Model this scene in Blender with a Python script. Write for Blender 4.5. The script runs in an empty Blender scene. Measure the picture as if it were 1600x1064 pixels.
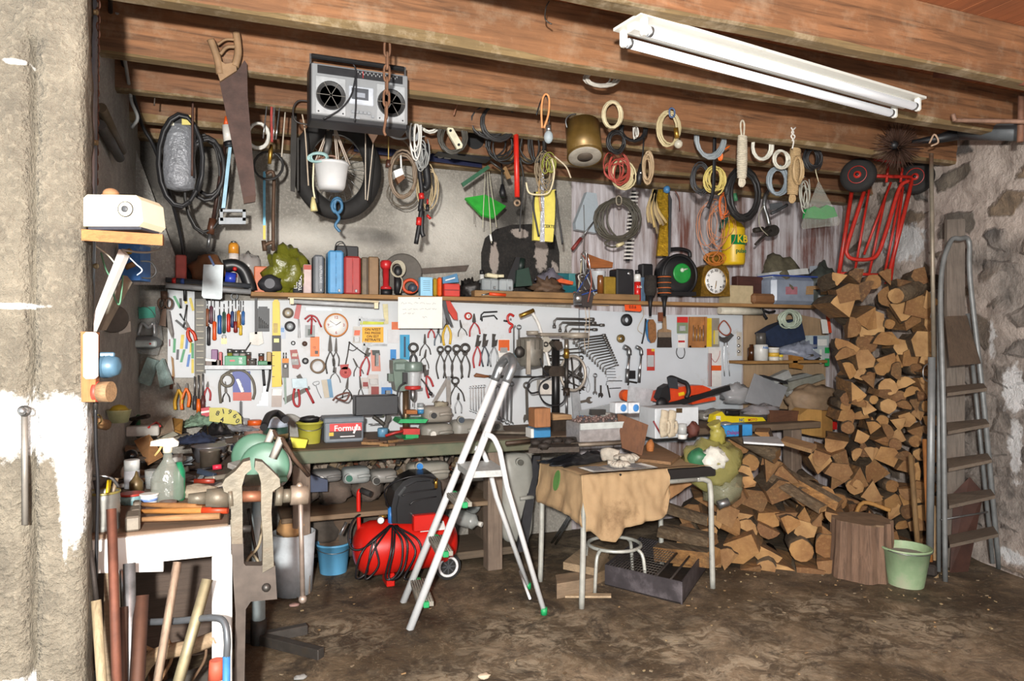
import bpy,math,random
from mathutils import Vector,Matrix,Euler,noise
from math import sin,cos,pi,radians,sqrt,atan2,hypot
random.seed(7)
rnd=random.Random(11)
C=bpy.context.scene.collection
F,CX,CY=1100.0,800.0,532.0
PH=radians(21.6);SP,CP=sin(PH),cos(PH)
CAM=Vector((0,-5.02,1.5))
VIEW,RIGHT,UP=Vector((SP,CP,0)),Vector((CP,-SP,0)),Vector((0,0,1))
def ray(px,py):
 return VIEW+RIGHT*((px-CX)/F)+UP*((CY-py)/F)
def at(px,py,Y):
 d=ray(px,py);return CAM+d*((Y-CAM.y)/d.y)
def atz(px,py,z):
 d=ray(px,py);return CAM+d*((z-CAM.z)/d.z)
def atd(px,py,t):
 return CAM+ray(px,py)*t
def mpp(px,Y):
 d=ray(px,CY);return((Y-CAM.y)/d.y)/F
def lin(c):
 c=c/255.0
 return c/12.92 if c<=.04045 else((c+.055)/1.055)**2.4
def rgb(h):
 if isinstance(h,str):
  h=(int(h[0:2],16),int(h[2:4],16),int(h[4:6],16))
 return(lin(h[0]),lin(h[1]),lin(h[2]),1)
def scl(c,k):return(min(c[0]*k,1),min(c[1]*k,1),min(c[2]*k,1),1)
# --------- materials
MATS={}
def nodes(name):
 m=bpy.data.materials.new(name);m.use_nodes=True
 nt=m.node_tree;b=nt.nodes['Principled BSDF']
 return m,nt,b,nt.nodes.new,nt.links.new
def ramp(nt,fac,stops,interp='LINEAR'):
 r=nt.nodes.new('ShaderNodeValToRGB');e=r.color_ramp;e.interpolation=interp
 while len(e.elements)<len(stops):e.elements.new(.5)
 for k,(p,c)in enumerate(stops):
  e.elements[k].position=p;e.elements[k].color=c if len(c)==4 else(*c,1)
 nt.links.new(fac,r.inputs[0]);return r.outputs[0]
def noise_tex(nt,vec,scale,detail=4,rough=.6,dist=0):
 n=nt.nodes.new('ShaderNodeTexNoise');n.inputs['Scale'].default_value=scale
 n.inputs['Detail'].default_value=detail;n.inputs['Roughness'].default_value=rough
 n.inputs['Distortion'].default_value=dist
 if vec is not None:nt.links.new(vec,n.inputs['Vector'])
 return n.outputs[0]
def coords(nt,scale=(1,1,1),kind='Object',rand=True):
 tc=nt.nodes.new('ShaderNodeTexCoord');mp=nt.nodes.new('ShaderNodeMapping')
 mp.inputs['Scale'].default_value=scale;nt.links.new(tc.outputs[kind],mp.inputs['Vector'])
 if rand:
  oi=nt.nodes.new('ShaderNodeObjectInfo');mu=nt.nodes.new('ShaderNodeMath');mu.operation='MULTIPLY'
  mu.inputs[1].default_value=17.0;nt.links.new(oi.outputs['Random'],mu.inputs[0])
  nt.links.new(mu.outputs[0],mp.inputs['Location'])
 return mp.outputs[0]
def mixc(nt,fac,a,b,mode='MIX'):
 m=nt.nodes.new('ShaderNodeMix');m.data_type='RGBA';m.blend_type=mode
 for s,x in((0,fac),(6,a),(7,b)):
  if isinstance(x,(int,float)):m.inputs[s].default_value=x
  elif isinstance(x,tuple):m.inputs[s].default_value=x
  else:nt.links.new(x,m.inputs[s])
 return m.outputs[2]
def bump(nt,b,h,strength,dist=.01):
 bp=nt.nodes.new('ShaderNodeBump');bp.inputs['Strength'].default_value=strength
 bp.inputs['Distance'].default_value=dist
 nt.links.new(h,bp.inputs['Height']);nt.links.new(bp.outputs[0],b.inputs['Normal'])
def mt(col,r=.55,m=0.0,var=.2,sc=22,bp=0.0,dirt=0.0,dcol='4a4034'):
 key=(col,r,m,var,sc,bp,dirt,dcol)
 if key in MATS:return MATS[key]
 M,nt,b,N,L=nodes('paint_'+str(col).lower())
 c=rgb(col);v=coords(nt);n=noise_tex(nt,v,sc,5)
 out=ramp(nt,n,[(.3,scl(c,1-var)),(.7,scl(c,1+var*.6))])
 if dirt:
  n2=noise_tex(nt,v,sc*.5,6,.7)
  f=ramp(nt,n2,[(.62-.3*dirt,(0,0,0)),(.72,(.85,.85,.85))])
  out=mixc(nt,f,out,rgb(dcol))
 L(out,b.inputs['Base Color'])
 b.inputs['Roughness'].default_value=r;b.inputs['Metallic'].default_value=m
 if bp:bump(nt,b,noise_tex(nt,v,sc*2.5,4),bp)
 MATS[key]=M;return M
def clear(col='d8dcdc',a=.35):
 key=('clear',col,a)
 if key in MATS:return MATS[key]
 M,nt,b,N,L=nodes('clear_plastic')
 b.inputs['Base Color'].default_value=rgb(col);b.inputs['Roughness'].default_value=.18
 b.inputs['Alpha'].default_value=a
 bump(nt,b,noise_tex(nt,coords(nt),30,3),.5,.01)
 MATS[key]=M;return M
def wood(col,axis=0,sc=1.0,var=.45,r=.75,dusty=0,knots=True):
 key=('wood',col,axis,sc,var,r,dusty)
 if key in MATS:return MATS[key]
 M,nt,b,N,L=nodes('wood')
 s=[22*sc]*3;s[axis]=1.3*sc
 v=coords(nt,tuple(s));n=noise_tex(nt,v,1.6,7,.65,.6)
 c=rgb(col)
 out=ramp(nt,n,[(.28,scl(c,1-var)),(.5,c),(.75,scl(c,1+var*.55))])
 v2=coords(nt,(1,1,1));n2=noise_tex(nt,v2,2.2*sc,5,.6)
 out=mixc(nt,ramp(nt,n2,[(.42,(0,0,0)),(.75,(.75,.75,.75))]),out,scl(c,.5))
 if dusty:
  n3=noise_tex(nt,v2,6,6,.7)
  out=mixc(nt,ramp(nt,n3,[(.5,(0,0,0)),(.75,(dusty,)*3)]),out,rgb('b5a58c'))
 L(out,b.inputs['Base Color']);b.inputs['Roughness'].default_value=r
 bump(nt,b,n,.35,.006)
 MATS[key]=M;return M
def added_glow(col,s):
 key=('added_glow',col,s)
 if key in MATS:return MATS[key]
 M,nt,b,N,L=nodes('lamp')  # serves only the strip tubes, which are off; their glow is added
 b.inputs['Base Color'].default_value=rgb(col);b.inputs['Emission Color'].default_value=rgb(col)
 b.inputs['Emission Strength'].default_value=s
 MATS[key]=M;return M
# --------- mesh builder
def cr(pts,n=6,closed=False):
 P=[Vector(p)for p in pts];out=[];k=len(P)
 for i in range(k if closed else k-1):
  p1,p2=P[i],P[(i+1)%k]
  p0=P[i-1]if(closed or i>0)else p1*2-p2
  p3=P[(i+2)%k]if(closed or i+2<k)else p2*2-p1
  for j in range(n):
   t=j/n
   out.append(.5*((2*p1)+(p2-p0)*t+(2*p0-5*p1+4*p2-p3)*t*t+(3*p1-p0-3*p2+p3)*t**3))
 if not closed:out.append(P[-1])
 return out
class MB:
 def __init__(s,mat=None):
  s.v=[];s.f=[];s.fm=[];s.fs=[];s.mats=[];s.M=None;s.cur=0
  if mat:s.use(mat)
 def use(s,m):
  if m not in s.mats:s.mats.append(m)
  s.cur=s.mats.index(m);return s
 def xf(s,M=None):s.M=M;return s
 def add(s,vs,fs,smooth=False):
  o=len(s.v)
  for p in vs:
   p=Vector(p);s.v.append(s.M@p if s.M else p)
  for q in fs:
   s.f.append([i+o for i in q]);s.fm.append(s.cur);s.fs.append(smooth)
  return s
 def box(s,c,size,R=None,b=0.0):
  hx,hy,hz=size[0]/2,size[1]/2,size[2]/2;c=Vector(c)
  b=min(b,hx*.95,hy*.95,hz*.95)
  def tr(p):
   p=Vector(p);return c+(R@p if R else p)
  if b<=0:
   vs=[tr((x,y,z))for x in(-hx,hx)for y in(-hy,hy)for z in(-hz,hz)]
   return s.add(vs,[(0,1,3,2),(4,6,7,5),(0,4,5,1),(2,3,7,6),(0,2,6,4),(1,5,7,3)])
  vs=[];idx={}
  for sx in(-1,1):
   for sy in(-1,1):
    for sz in(-1,1):
     for a in range(3):
      p=[sx*(hx-b),sy*(hy-b),sz*(hz-b)]
      p[a]=(sx*hx,sy*hy,sz*hz)[a]
      idx[(sx,sy,sz,a)]=len(vs);vs.append(tr(p))
  fs=[]
  for a in range(3):
   o1,o2=[(1,2),(2,0),(0,1)][a]
   for sg in(-1,1):
    q=[]
    for s1,s2 in((-1,-1),(1,-1),(1,1),(-1,1)):
     k=[0,0,0];k[a]=sg;k[o1]=s1;k[o2]=s2;q.append(idx[(*k,a)])
    fs.append(q if sg>0 else q[::-1])
   for s1 in(-1,1):
    for s2 in(-1,1):
     k0=[0,0,0];k0[a]=-1;k0[o1]=s1;k0[o2]=s2;k1=list(k0);k1[a]=1
     fs.append([idx[(*k0,o1)],idx[(*k1,o1)],idx[(*k1,o2)],idx[(*k0,o2)]])
  for sx in(-1,1):
   for sy in(-1,1):
    for sz in(-1,1):
     fs.append([idx[(sx,sy,sz,a)]for a in range(3)])
  return s.add(vs,fs)
 def hexa(s,p):
  return s.add(p,[(0,1,2,3),(7,6,5,4),(0,4,5,1),(1,5,6,2),(2,6,7,3),(3,7,4,0)])
 def tube(s,pts,r,n=6,closed=False,rs=None,flat=1.0,smooth=True):
  P=[Vector(p)for p in pts];k=len(P)
  if k<2:return s
  nr=None;vs=[]
  for i in range(k):
   t=(P[(i+1)%k]-P[i-1])if closed else(P[min(i+1,k-1)]-P[max(i-1,0)])
   if t.length<1e-9:t=Vector((0,0,1))
   t.normalize()
   if nr is None:
    nr=t.cross(Vector((0,1,0))if abs(t.y)<.9 else Vector((1,0,0)))
   nr=nr-t*nr.dot(t)
   if nr.length<1e-6:nr=t.orthogonal()
   nr.normalize();bn=t.cross(nr);rr=rs[i]if rs else r
   for j in range(n):
    a=2*pi*j/n;vs.append(P[i]+nr*(cos(a)*rr)+bn*(sin(a)*rr*flat))
  fs=[]
  for i in range(k if closed else k-1):
   a,b2=i*n,((i+1)%k)*n
   for j in range(n):
    fs.append((a+j,a+(j+1)%n,b2+(j+1)%n,b2+j))
  s.add(vs,fs,smooth)
  if not closed:
   o=len(s.v)-len(vs)
   s.f.append([o+j for j in range(n)][::-1]);s.f.append([o+(k-1)*n+j for j in range(n)])
   s.fm+=[s.cur,s.cur];s.fs+=[False,False]
  return s
 def cyl(s,a,b,r,r2=None,n=12):
  return s.tube([a,b],r,n,rs=[r,r if r2 is None else r2])
 def lathe(s,prof,n=16,M=None,cap=True,sy=1.0):
  vs=[];fs=[];k=len(prof)
  for r,z in prof:
   for j in range(n):
    a=2*pi*j/n;vs.append(Vector((r*cos(a),r*sin(a)*sy,z)))
  for i in range(k-1):
   for j in range(n):
    fs.append((i*n+j,i*n+(j+1)%n,(i+1)*n+(j+1)%n,(i+1)*n+j))
  if M:vs=[M@p for p in vs]
  s.add(vs,fs,True);o=len(s.v)-len(vs)
  if cap:
   s.f.append([o+j for j in range(n)][::-1]);s.f.append([o+(k-1)*n+j for j in range(n)])
   s.fm+=[s.cur,s.cur];s.fs+=[False,False]
  return s
 def prism(s,poly,y0,y1):
  k=len(poly);vs=[(x,y0,z)for x,z in poly]+[(x,y1,z)for x,z in poly]
  fs=[list(range(k)),list(range(2*k-1,k-1,-1))]+[(i,i+k,(i+1)%k+k,(i+1)%k)for i in range(k)]
  return s.add(vs,fs)
 def pp(s,pix,Y,th):
  poly=[(p.x,p.z)for p in(at(x,y,Y)for x,y in pix)]
  return s.prism(poly,Y,Y+th)
 def ph(s,pix,z,th):
  P=[atz(x,y,z)for x,y in pix];k=len(P)
  vs=P+[p-Vector((0,0,th))for p in P]
  return s.add(vs,[list(range(k)),list(range(2*k-1,k-1,-1))]+[(i,i+k,(i+1)%k+k,(i+1)%k)for i in range(k)])
 def pt(s,pix,Y,r,n=6,sm=0,closed=False,flat=1.0,rs=None):
  P=[at(q[0],q[1],q[2]if len(q)>2 else Y)for q in pix]
  if sm:P=cr(P,sm,closed)
  return s.tube(P,r,n,closed,flat=flat,rs=rs)
 def ball(s,c,r,nu=12,nv=8,amp=0,sc=3,seed=0):
  c=Vector(c);r=r if isinstance(r,(tuple,list))else(r,r,r);vs=[];fs=[]
  for i in range(nv+1):
   th=pi*i/nv
   for j in range(nu):
    a=2*pi*j/nu;d=Vector((sin(th)*cos(a),sin(th)*sin(a),cos(th)))
    k=1+(amp*noise.noise(d*sc+Vector((seed*3.7,seed,0)))if amp else 0)
    vs.append(c+Vector((d.x*r[0],d.y*r[1],d.z*r[2]))*k)
  for i in range(nv):
   for j in range(nu):
    fs.append((i*nu+j,(i+1)*nu+j,(i+1)*nu+(j+1)%nu,i*nu+(j+1)%nu))
  return s.add(vs,fs,True)
 def sheet(s,fn,nu,nv,th=.002,smooth=True):
  A=[[Vector(fn(i/nu,j/nv))for j in range(nv+1)]for i in range(nu+1)]
  vs=[];w=nv+1
  for i in range(nu+1):
   for j in range(nv+1):
    du=A[min(i+1,nu)][j]-A[max(i-1,0)][j];dv=A[i][min(j+1,nv)]-A[i][max(j-1,0)]
    nn=du.cross(dv);nn=nn.normalized()if nn.length>1e-9 else Vector((0,0,1))
    vs+=[A[i][j]+nn*th/2,A[i][j]-nn*th/2]
  I=lambda i,j,q:(i*w+j)*2+q
  fs=[]
  for i in range(nu):
   for j in range(nv):
    fs.append((I(i,j,0),I(i+1,j,0),I(i+1,j+1,0),I(i,j+1,0)))
    fs.append((I(i,j,1),I(i,j+1,1),I(i+1,j+1,1),I(i+1,j,1)))
  for i in range(nu):
   for j in(0,nv):fs.append((I(i,j,0),I(i+1,j,0),I(i+1,j,1),I(i,j,1)))
  for j in range(nv):
   for i in(0,nu):fs.append((I(i,j,0),I(i,j+1,0),I(i,j+1,1),I(i,j,1)))
  return s.add(vs,fs,smooth)
 def text(s,txt,M,size,th=.0006):
  cu=bpy.data.curves.new('t','FONT');cu.body=txt;cu.size=size;cu.align_x='CENTER';cu.align_y='CENTER'
  cu.extrude=th;cu.resolution_u=2;cu.offset=size*.02
  ob=bpy.data.objects.new('t',cu);C.objects.link(ob)
  dg=bpy.context.evaluated_depsgraph_get();me=ob.evaluated_get(dg).to_mesh()
  vs=[M@v.co for v in me.vertices];fs=[list(p.vertices)for p in me.polygons]
  ob.evaluated_get(dg).to_mesh_clear();bpy.data.objects.remove(ob);bpy.data.curves.remove(cu)
  return s.add(vs,fs)
FRONT=Matrix(((1,0,0,0),(0,0,-1,0),(0,1,0,0),(0,0,0,1)))
def front_at(px,py,Y,roll=0):
 return Matrix.Translation(at(px,py,Y))@Matrix.Rotation(roll,4,'Y')@FRONT
# --------- things
THINGS=[]
class T:
 def __init__(s,name,label,cat,group=None,kind=None,origin=None):
  s.name,s.label,s.cat,s.group,s.kind,s.parts,s.origin=name,label,cat,group,kind,[],origin
  THINGS.append(s)
 def p(s,name=None,mat=None,parent=None,label=None,kind=None):
  mb=MB(mat);s.parts.append((name,mb,parent,label,kind));return mb
 def build(s):
  parts=[q for q in s.parts if q[1].f]
  if not parts:return
  allv=[v for q in parts for v in q[1].v]
  lo=[min(v[i]for v in allv)for i in range(3)];hi=[max(v[i]for v in allv)for i in range(3)]
  base=Vector(s.origin)if s.origin else Vector(((lo[0]+hi[0])/2,(lo[1]+hi[1])/2,lo[2]))
  single=len(parts)==1 and parts[0][0]is None
  def tag(o):
   if s.label:o['label']=s.label
   if s.cat:o['category']=s.cat
   if s.group:o['group']=s.group
   if s.kind:o['kind']=s.kind
  root=None;made={}
  own=[q for q in parts if q[0]is None]
  if not own:
   root=bpy.data.objects.new(s.name,None);C.objects.link(root);root.location=base
   root.empty_display_size=.05;tag(root)
  for name,mb,parent,label,kind in sorted(parts,key=lambda q:0 if q[0]is None else(1 if q[2]is None else 2)):
   pm=made.get(id(parent))if parent is not None else None
   org=base
   if pm is not None:org=pm[1]
   me=bpy.data.meshes.new(name or s.name)
   me.from_pydata([v-base for v in mb.v],[],mb.f)
   for m in mb.mats:me.materials.append(m)
   me.polygons.foreach_set('material_index',mb.fm)
   me.polygons.foreach_set('use_smooth',mb.fs)
   me.update()
   o=bpy.data.objects.new(name or s.name,me);C.objects.link(o)
   if root is None:
    root=o;o.location=base;tag(o)
   else:
    o.parent=pm[0]if pm else root
    if label:o['label']=label
    if kind:o['kind']=kind
   made[id(mb)]=(o,base)
def one(name,label,cat,mat,group=None,kind=None):
 t=T(name,label,cat,group,kind);return t.p(None,mat)
def struct(name,mat=None):
 t=T(name,None,None,None,'structure',(0,0,0));return t.p(None,mat)
STEEL=mt('8d8f90',.38,.85,.25,30);DSTEEL=mt('4a4744',.5,.7,.3,30);CHROME=mt('b9bbbd',.22,.9,.12,20)
RUST=mt('5b3a28',.85,.2,.4,35,.3);IRON=mt('3a3430',.7,.5,.35,30,.2);ALU=mt('c9cccf',.42,.55,.1,14)
BLACK=mt('17171a',.5);RUBBER=mt('1e1c1b',.8,0,.3);WHITE=mt('dcdcd8',.5,0,.06);CREAM=mt('d9cfae',.6,0,.12)
RED=mt('b3201c',.42,0,.15);ORANGE=mt('dd5a1e',.45);YELLOW=mt('dcc02a',.45);GREEN=mt('1f8f4e',.5);BLUE=mt('2f62a6',.5)
BRASS=mt('a8823a',.35,.8,.3,25);PAPER=mt('dedad0',.8,0,.08);CARD=mt('a97c4f',.85,0,.16);KRAFT=mt('b98f60',.85,0,.15)
GREY=mt('7d8082',.55);DGREY=mt('3e4043',.55);CLEAR=clear();DUSTY=mt('8a8172',.8,0,.3,14,.2)
WOODL=wood('b5834c',0,3);WOODH=wood('9a6a3c',2,4);WOODD=wood('5b3f2a',0,2);WOODG=wood('83725c',0,2.5)
# --------- the setting
def spot_mask(nt,spots,nsc=9,namp=.5,edge=.08):
 """1 inside irregular blots: spots = [(centre, radii)] in metres"""
 tc=nt.nodes.new('ShaderNodeTexCoord');v=tc.outputs['Object']
 n=noise_tex(nt,v,nsc,6,.65);tot=None
 for c,r in spots:
  mp=nt.nodes.new('ShaderNodeMapping');mp.vector_type='TEXTURE'
  mp.inputs['Location'].default_value=c;mp.inputs['Scale'].default_value=r
  nt.links.new(v,mp.inputs['Vector'])
  ln=nt.nodes.new('ShaderNodeVectorMath');ln.operation='LENGTH';nt.links.new(mp.outputs[0],ln.inputs[0])
  ma=nt.nodes.new('ShaderNodeMath');ma.operation='MULTIPLY_ADD'
  nt.links.new(n,ma.inputs[0]);ma.inputs[1].default_value=namp*2;nt.links.new(ln.outputs['Value'],ma.inputs[2])
  f=ramp(nt,ma.outputs[0],[(min(.97,1/2-edge/2+.0),(1,1,1)),(min(1,1/2+edge/2),(0,0,0))])
  ma2=nt.nodes.new('ShaderNodeMath');ma2.operation='MULTIPLY';ma2.inputs[1].default_value=.5/(1+namp*.5)
  nt.links.new(ma.outputs[0],ma2.inputs[0]);nt.links.new(ma2.outputs[0],f.node.inputs[0])
  if tot is None:tot=f
  else:tot=mixc(nt,1.0,tot,f,'LIGHTEN')
 return tot
def concrete(name,a,b_,c_,sc=3.0,bs=.5,spots=(),scol='e8e8e6',spots2=(),scol2='2a2725',nsc=9,grain=60,edge=.06):
 M,nt,b,N,L=nodes(name);tc=N('ShaderNodeTexCoord');v=tc.outputs['Object']
 n1=noise_tex(nt,v,sc,8,.68);n2=noise_tex(nt,v,sc*5,6,.7);n3=noise_tex(nt,v,grain,3,.6)
 out=ramp(nt,n1,[(.3,rgb(a)),(.5,rgb(b_)),(.7,rgb(c_))])
 out=mixc(nt,ramp(nt,n2,[(.35,(0,0,0)),(.7,(.6,.6,.6))]),out,scl(rgb(b_),.55))
 out=mixc(nt,ramp(nt,n3,[(.5,(0,0,0)),(.75,(.5,.5,.5))]),out,scl(rgb(c_),1.25))
 if spots2:out=mixc(nt,spot_mask(nt,spots2,nsc,.6,.25),out,rgb(scol2))
 if spots:out=mixc(nt,spot_mask(nt,spots,nsc,.5,edge),out,rgb(scol))
 L(out,b.inputs['Base Color']);b.inputs['Roughness'].default_value=.9
 ad=N('ShaderNodeMath');ad.operation='ADD';L(n2,ad.inputs[0]);L(n3,ad.inputs[1])
 bump(nt,b,ad.outputs[0],bs,.02);return M
XR0,XR1=Vector((5.365,0,0)),Vector((3.3,-6.05,0))
M,nt,b,N,L=nodes('earth_floor');tc=N('ShaderNodeTexCoord');v=tc.outputs['Object']
n1=noise_tex(nt,v,1.1,9,.7,.4);n2=noise_tex(nt,v,5,8,.75,.5);n3=noise_tex(nt,v,45,4,.7)
o=ramp(nt,n1,[(.36,rgb('3a2f21')),(.5,rgb('60513c')),(.62,rgb('82715a')),(.72,rgb('9b8a72'))])
o=mixc(nt,ramp(nt,n2,[(.4,(.75,.75,.75)),(.58,(0,0,0))]),o,rgb('352b1f'))
o=mixc(nt,ramp(nt,n2,[(.6,(0,0,0)),(.66,(.5,.5,.5))]),o,rgb('a08f77'))
o=mixc(nt,ramp(nt,n3,[(.58,(0,0,0)),(.7,(.45,.45,.45))]),o,rgb('a3937b'))
pale=spot_mask(nt,[(tuple(atz(1170,1040,0)),(.7,.3,.3)),(tuple(atz(840,985,0)),(.5,.4,.3)),(tuple(atz(1420,985,0)),(.7,.4,.3)),(tuple(atz(780,1060,0)),(.7,.35,.3)),(tuple(atz(1260,955,0)),(.6,.25,.3)),(tuple(atz(520,990,0)),(.4,.3,.3)),(tuple(atz(1050,1000,0)),(.5,.3,.3))],6,1.1,.4)
crust=mixc(nt,1.0,mixc(nt,1.0,pale,(.75,.75,.75,1),'MULTIPLY'),ramp(nt,noise_tex(nt,v,9,8,.72,1.2),[(.46,(.06,.06,.06)),(.56,(1,1,1))]),'MULTIPLY')
o=mixc(nt,crust,o,rgb('b3a68e'))
o=mixc(nt,ramp(nt,noise_tex(nt,v,2.6,8,.75,1.5),[(.55,(0,0,0)),(.62,(.7,.7,.7))]),o,rgb('2e251a'))
L(o,b.inputs['Base Color']);L(ramp(nt,n1,[(.35,(.55,.55,.55)),(.6,(.95,.95,.95))]),b.inputs['Roughness'])
bump(nt,b,n2,.6,.025)
struct('floor',M).sheet(lambda u,q:(-3.2+9.5*u,-6.6+6.7*q,-.01+.012*noise.noise(Vector((u*14,q*12,0)))),60,50,.02)
PX=lambda px:at(px,532,0).x
wm=concrete('old_render','6d6963','9a958c','b6b0a6',1.7,.5,[((PX(700),0,2.35),(.35,.3,.3)),((PX(470),0,2.2),(.5,.3,.12))],'c6c1b8',[(tuple(at(300,430,0)),(.35,.3,.6)),(tuple(at(790,330,0)),(.28,.3,.26)),(tuple(at(560,370,0)),(.4,.3,.08)),(tuple(at(260,250,0)),(.5,.3,.5))],'45423e',edge=.45)
struct('wall_back',wm).box(((-.9+PX(893))/2,.06,1.52),(PX(893)+.9,.12,3.05))
M,nt,b,N,L=nodes('limewashed_boards');v=coords(nt,(9,9,.7),rand=False);n=noise_tex(nt,v,1.3,7,.7,.3)
tc=N('ShaderNodeTexCoord');n2=noise_tex(nt,tc.outputs['Object'],2.3,6,.65)
o=ramp(nt,n,[(.34,rgb('7d6a62')),(.5,rgb('b5aeb0')),(.62,rgb('cfcace'))])
red=mixc(nt,1.0,ramp(nt,n,[(.38,(1,1,1)),(.58,(0,0,0))]),ramp(nt,n2,[(.38,(.1,.1,.1)),(.58,(1,1,1))]),'MULTIPLY')
red=mixc(nt,1.0,red,mixc(nt,1.0,spot_mask(nt,[(tuple(at(1260,370,0)),(.62,.5,.8)),(tuple(at(1060,360,0)),(.3,.5,.4)),(tuple(at(1200,400,0)),(.5,.5,.5))],4,.5,.5),(.25,.25,.25,1),'LIGHTEN'),'MULTIPLY')
o=mixc(nt,red,o,rgb('6b3527'))
L(o,b.inputs['Base Color']);b.inputs['Roughness'].default_value=.85;bump(nt,b,n,.4,.01)
w=struct('wall_back_boards',M);x=PX(893);k=0
while x<5.5:
 wd_=.17+.05*rnd.random();w.box((x+wd_/2,.05+.008*(k%2),1.52),(wd_-.004,.08,3.05));x+=wd_;k+=1
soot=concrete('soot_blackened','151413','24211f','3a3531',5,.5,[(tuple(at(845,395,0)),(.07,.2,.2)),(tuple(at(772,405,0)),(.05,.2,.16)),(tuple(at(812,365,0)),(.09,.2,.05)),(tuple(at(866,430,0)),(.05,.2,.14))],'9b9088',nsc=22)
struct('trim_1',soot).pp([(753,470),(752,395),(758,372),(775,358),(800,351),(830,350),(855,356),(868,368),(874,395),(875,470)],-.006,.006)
lw=concrete('grey_block_wall','7f7c77','a3a09a','bdb9b2',2.2,.7)
struct('wall_left',lw).box((-.63,-1.25,1.52),(.16,2.62,3.05))
bt=struct('trim_2',lw)
q=[at(252,446,-.3),at(291,446,-.14),at(291,446,0),at(252,446,0),at(150,105,-.45),at(203,105,-.2),at(207,105,0),at(170,105,0)]
q=[Vector((min(v.x,v.x),v.y,v.z))for v in q]
for k in(0,3,4,7):q[k].x=-.57
for k in(4,5,6,7):q[k].z=2.76
bt.hexa(q)
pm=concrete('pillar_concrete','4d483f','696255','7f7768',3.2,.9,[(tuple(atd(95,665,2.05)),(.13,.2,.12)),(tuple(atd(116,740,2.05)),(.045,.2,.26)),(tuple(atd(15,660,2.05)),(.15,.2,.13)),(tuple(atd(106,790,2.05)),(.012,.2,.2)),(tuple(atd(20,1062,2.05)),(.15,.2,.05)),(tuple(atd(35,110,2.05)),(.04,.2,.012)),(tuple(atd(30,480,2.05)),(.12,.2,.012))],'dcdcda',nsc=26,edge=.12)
yf=-2.655;X=lambda px:at(px,532,yf).x
sec=[(-1.6,yf),(X(43),yf),(X(45),yf+.045),(X(58),yf+.045),(X(62),yf-.012),(X(126),yf-.012),(X(131),yf+.004),(X(131),-2.54),(-.60,-2.54)]
pts=[]
for i in range(len(sec)-1):
 a,c2=Vector((*sec[i],0)),Vector((*sec[i+1],0));k=max(1,int((c2-a).length/.025))
 pts+=[a.lerp(c2,j/k)for j in range(k)]
pts.append(Vector((*sec[-1],0)))
def pil(u,q):
 p=pts[min(int(round(u*(len(pts)-1))),len(pts)-1)].copy();z=-.02+3.06*q
 if z>2.36+.015*noise.noise(Vector((p.x*9,0,1)))and X(43)-.001<=p.x<=X(126):p.y=min(p.y,yf-.014)
 dv=noise.noise(Vector((p.x*11,p.y*11,z*9)))*.008+noise.noise(Vector((p.x*40,p.y*40,z*40)))*.0025
 p.y+=dv;p.x+=dv*.6;p.z=z;return p
struct('pillar',pm).sheet(pil,len(pts)-1,150,.01)
M,nt,b,N,L=nodes('rubble_stone');tc=N('ShaderNodeTexCoord');v=tc.outputs['Object']
mp=N('ShaderNodeMapping');mp.inputs['Scale'].default_value=(2.5,2.5,5.0);L(v,mp.inputs['Vector'])
nz=N('ShaderNodeTexNoise');nz.inputs['Scale'].default_value=2.2;L(v,nz.inputs['Vector'])
dm=mixc(nt,.5,mp.outputs[0],nz.outputs[1],'ADD')
vo=N('ShaderNodeTexVoronoi');vo.feature='DISTANCE_TO_EDGE';vo.inputs['Scale'].default_value=1.0;L(dm,vo.inputs['Vector'])
vc=N('ShaderNodeTexVoronoi');vc.inputs['Scale'].default_value=1.0;L(dm,vc.inputs['Vector'])
n1=noise_tex(nt,v,9,8,.7);n2=noise_tex(nt,v,1.4,5,.6)
sp=N('ShaderNodeSeparateColor');L(vc.outputs['Color'],sp.inputs[0])
st=ramp(nt,sp.outputs[0],[(.0,rgb('65615f')),(.3,rgb('7d7974')),(.55,rgb('8d7f6c')),(.8,rgb('a58d74')),(1,rgb('766c62'))])
st=mixc(nt,ramp(nt,n1,[(.35,(.7,.7,.7)),(.65,(0,0,0))]),st,rgb('45403b'))
mo=ramp(nt,n1,[(.3,rgb('9f9187')),(.6,rgb('c8bab0'))])
th=N('ShaderNodeMath');th.operation='MULTIPLY_ADD';L(n1,th.inputs[0]);th.inputs[1].default_value=-.3;L(vo.outputs['Distance'],th.inputs[2])
em=ramp(nt,th.outputs[0],[(.0,(1,1,1)),(.07,(0,0,0))])
o=mixc(nt,em,st,mo)
def onr(px,py):
 d=ray(px,py);dr=(XR1-XR0);a=Vector((d.x,d.y));k=XR0-CAM
 t=(k.x*dr.y-k.y*dr.x)/(a.x*dr.y-a.y*dr.x);return CAM+d*t
ren=spot_mask(nt,[(tuple(onr(1580,700)),(.8,1.0,.95)),(tuple(onr(1560,400)),(.3,.4,.16)),(tuple(onr(1590,450)),(.2,.3,.35))],3,.5,.3)
o=mixc(nt,ren,o,ramp(nt,n1,[(.32,rgb('5d5752')),(.5,rgb('8b837c')),(.68,rgb('a9a098'))]))
wp=spot_mask(nt,[(tuple(onr(1592,610)),(.12,.16,.22)),(tuple(onr(1596,700)),(.08,.1,.32)),(tuple(onr(1560,530)),(.05,.09,.26)),(tuple(onr(1590,870)),(.12,.16,.07)),(tuple(onr(1420,380)),(.2,.6,.2))],16,.6,.08)
o=mixc(nt,wp,o,rgb('d9d9d9'))
L(o,b.inputs['Base Color']);b.inputs['Roughness'].default_value=.9
hh=N('ShaderNodeMath');hh.operation='MULTIPLY_ADD';L(em,hh.inputs[0]);hh.inputs[1].default_value=-.7;L(n1,hh.inputs[2])
bump(nt,b,hh.outputs[0],.9,.04)
STONE=M
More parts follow.
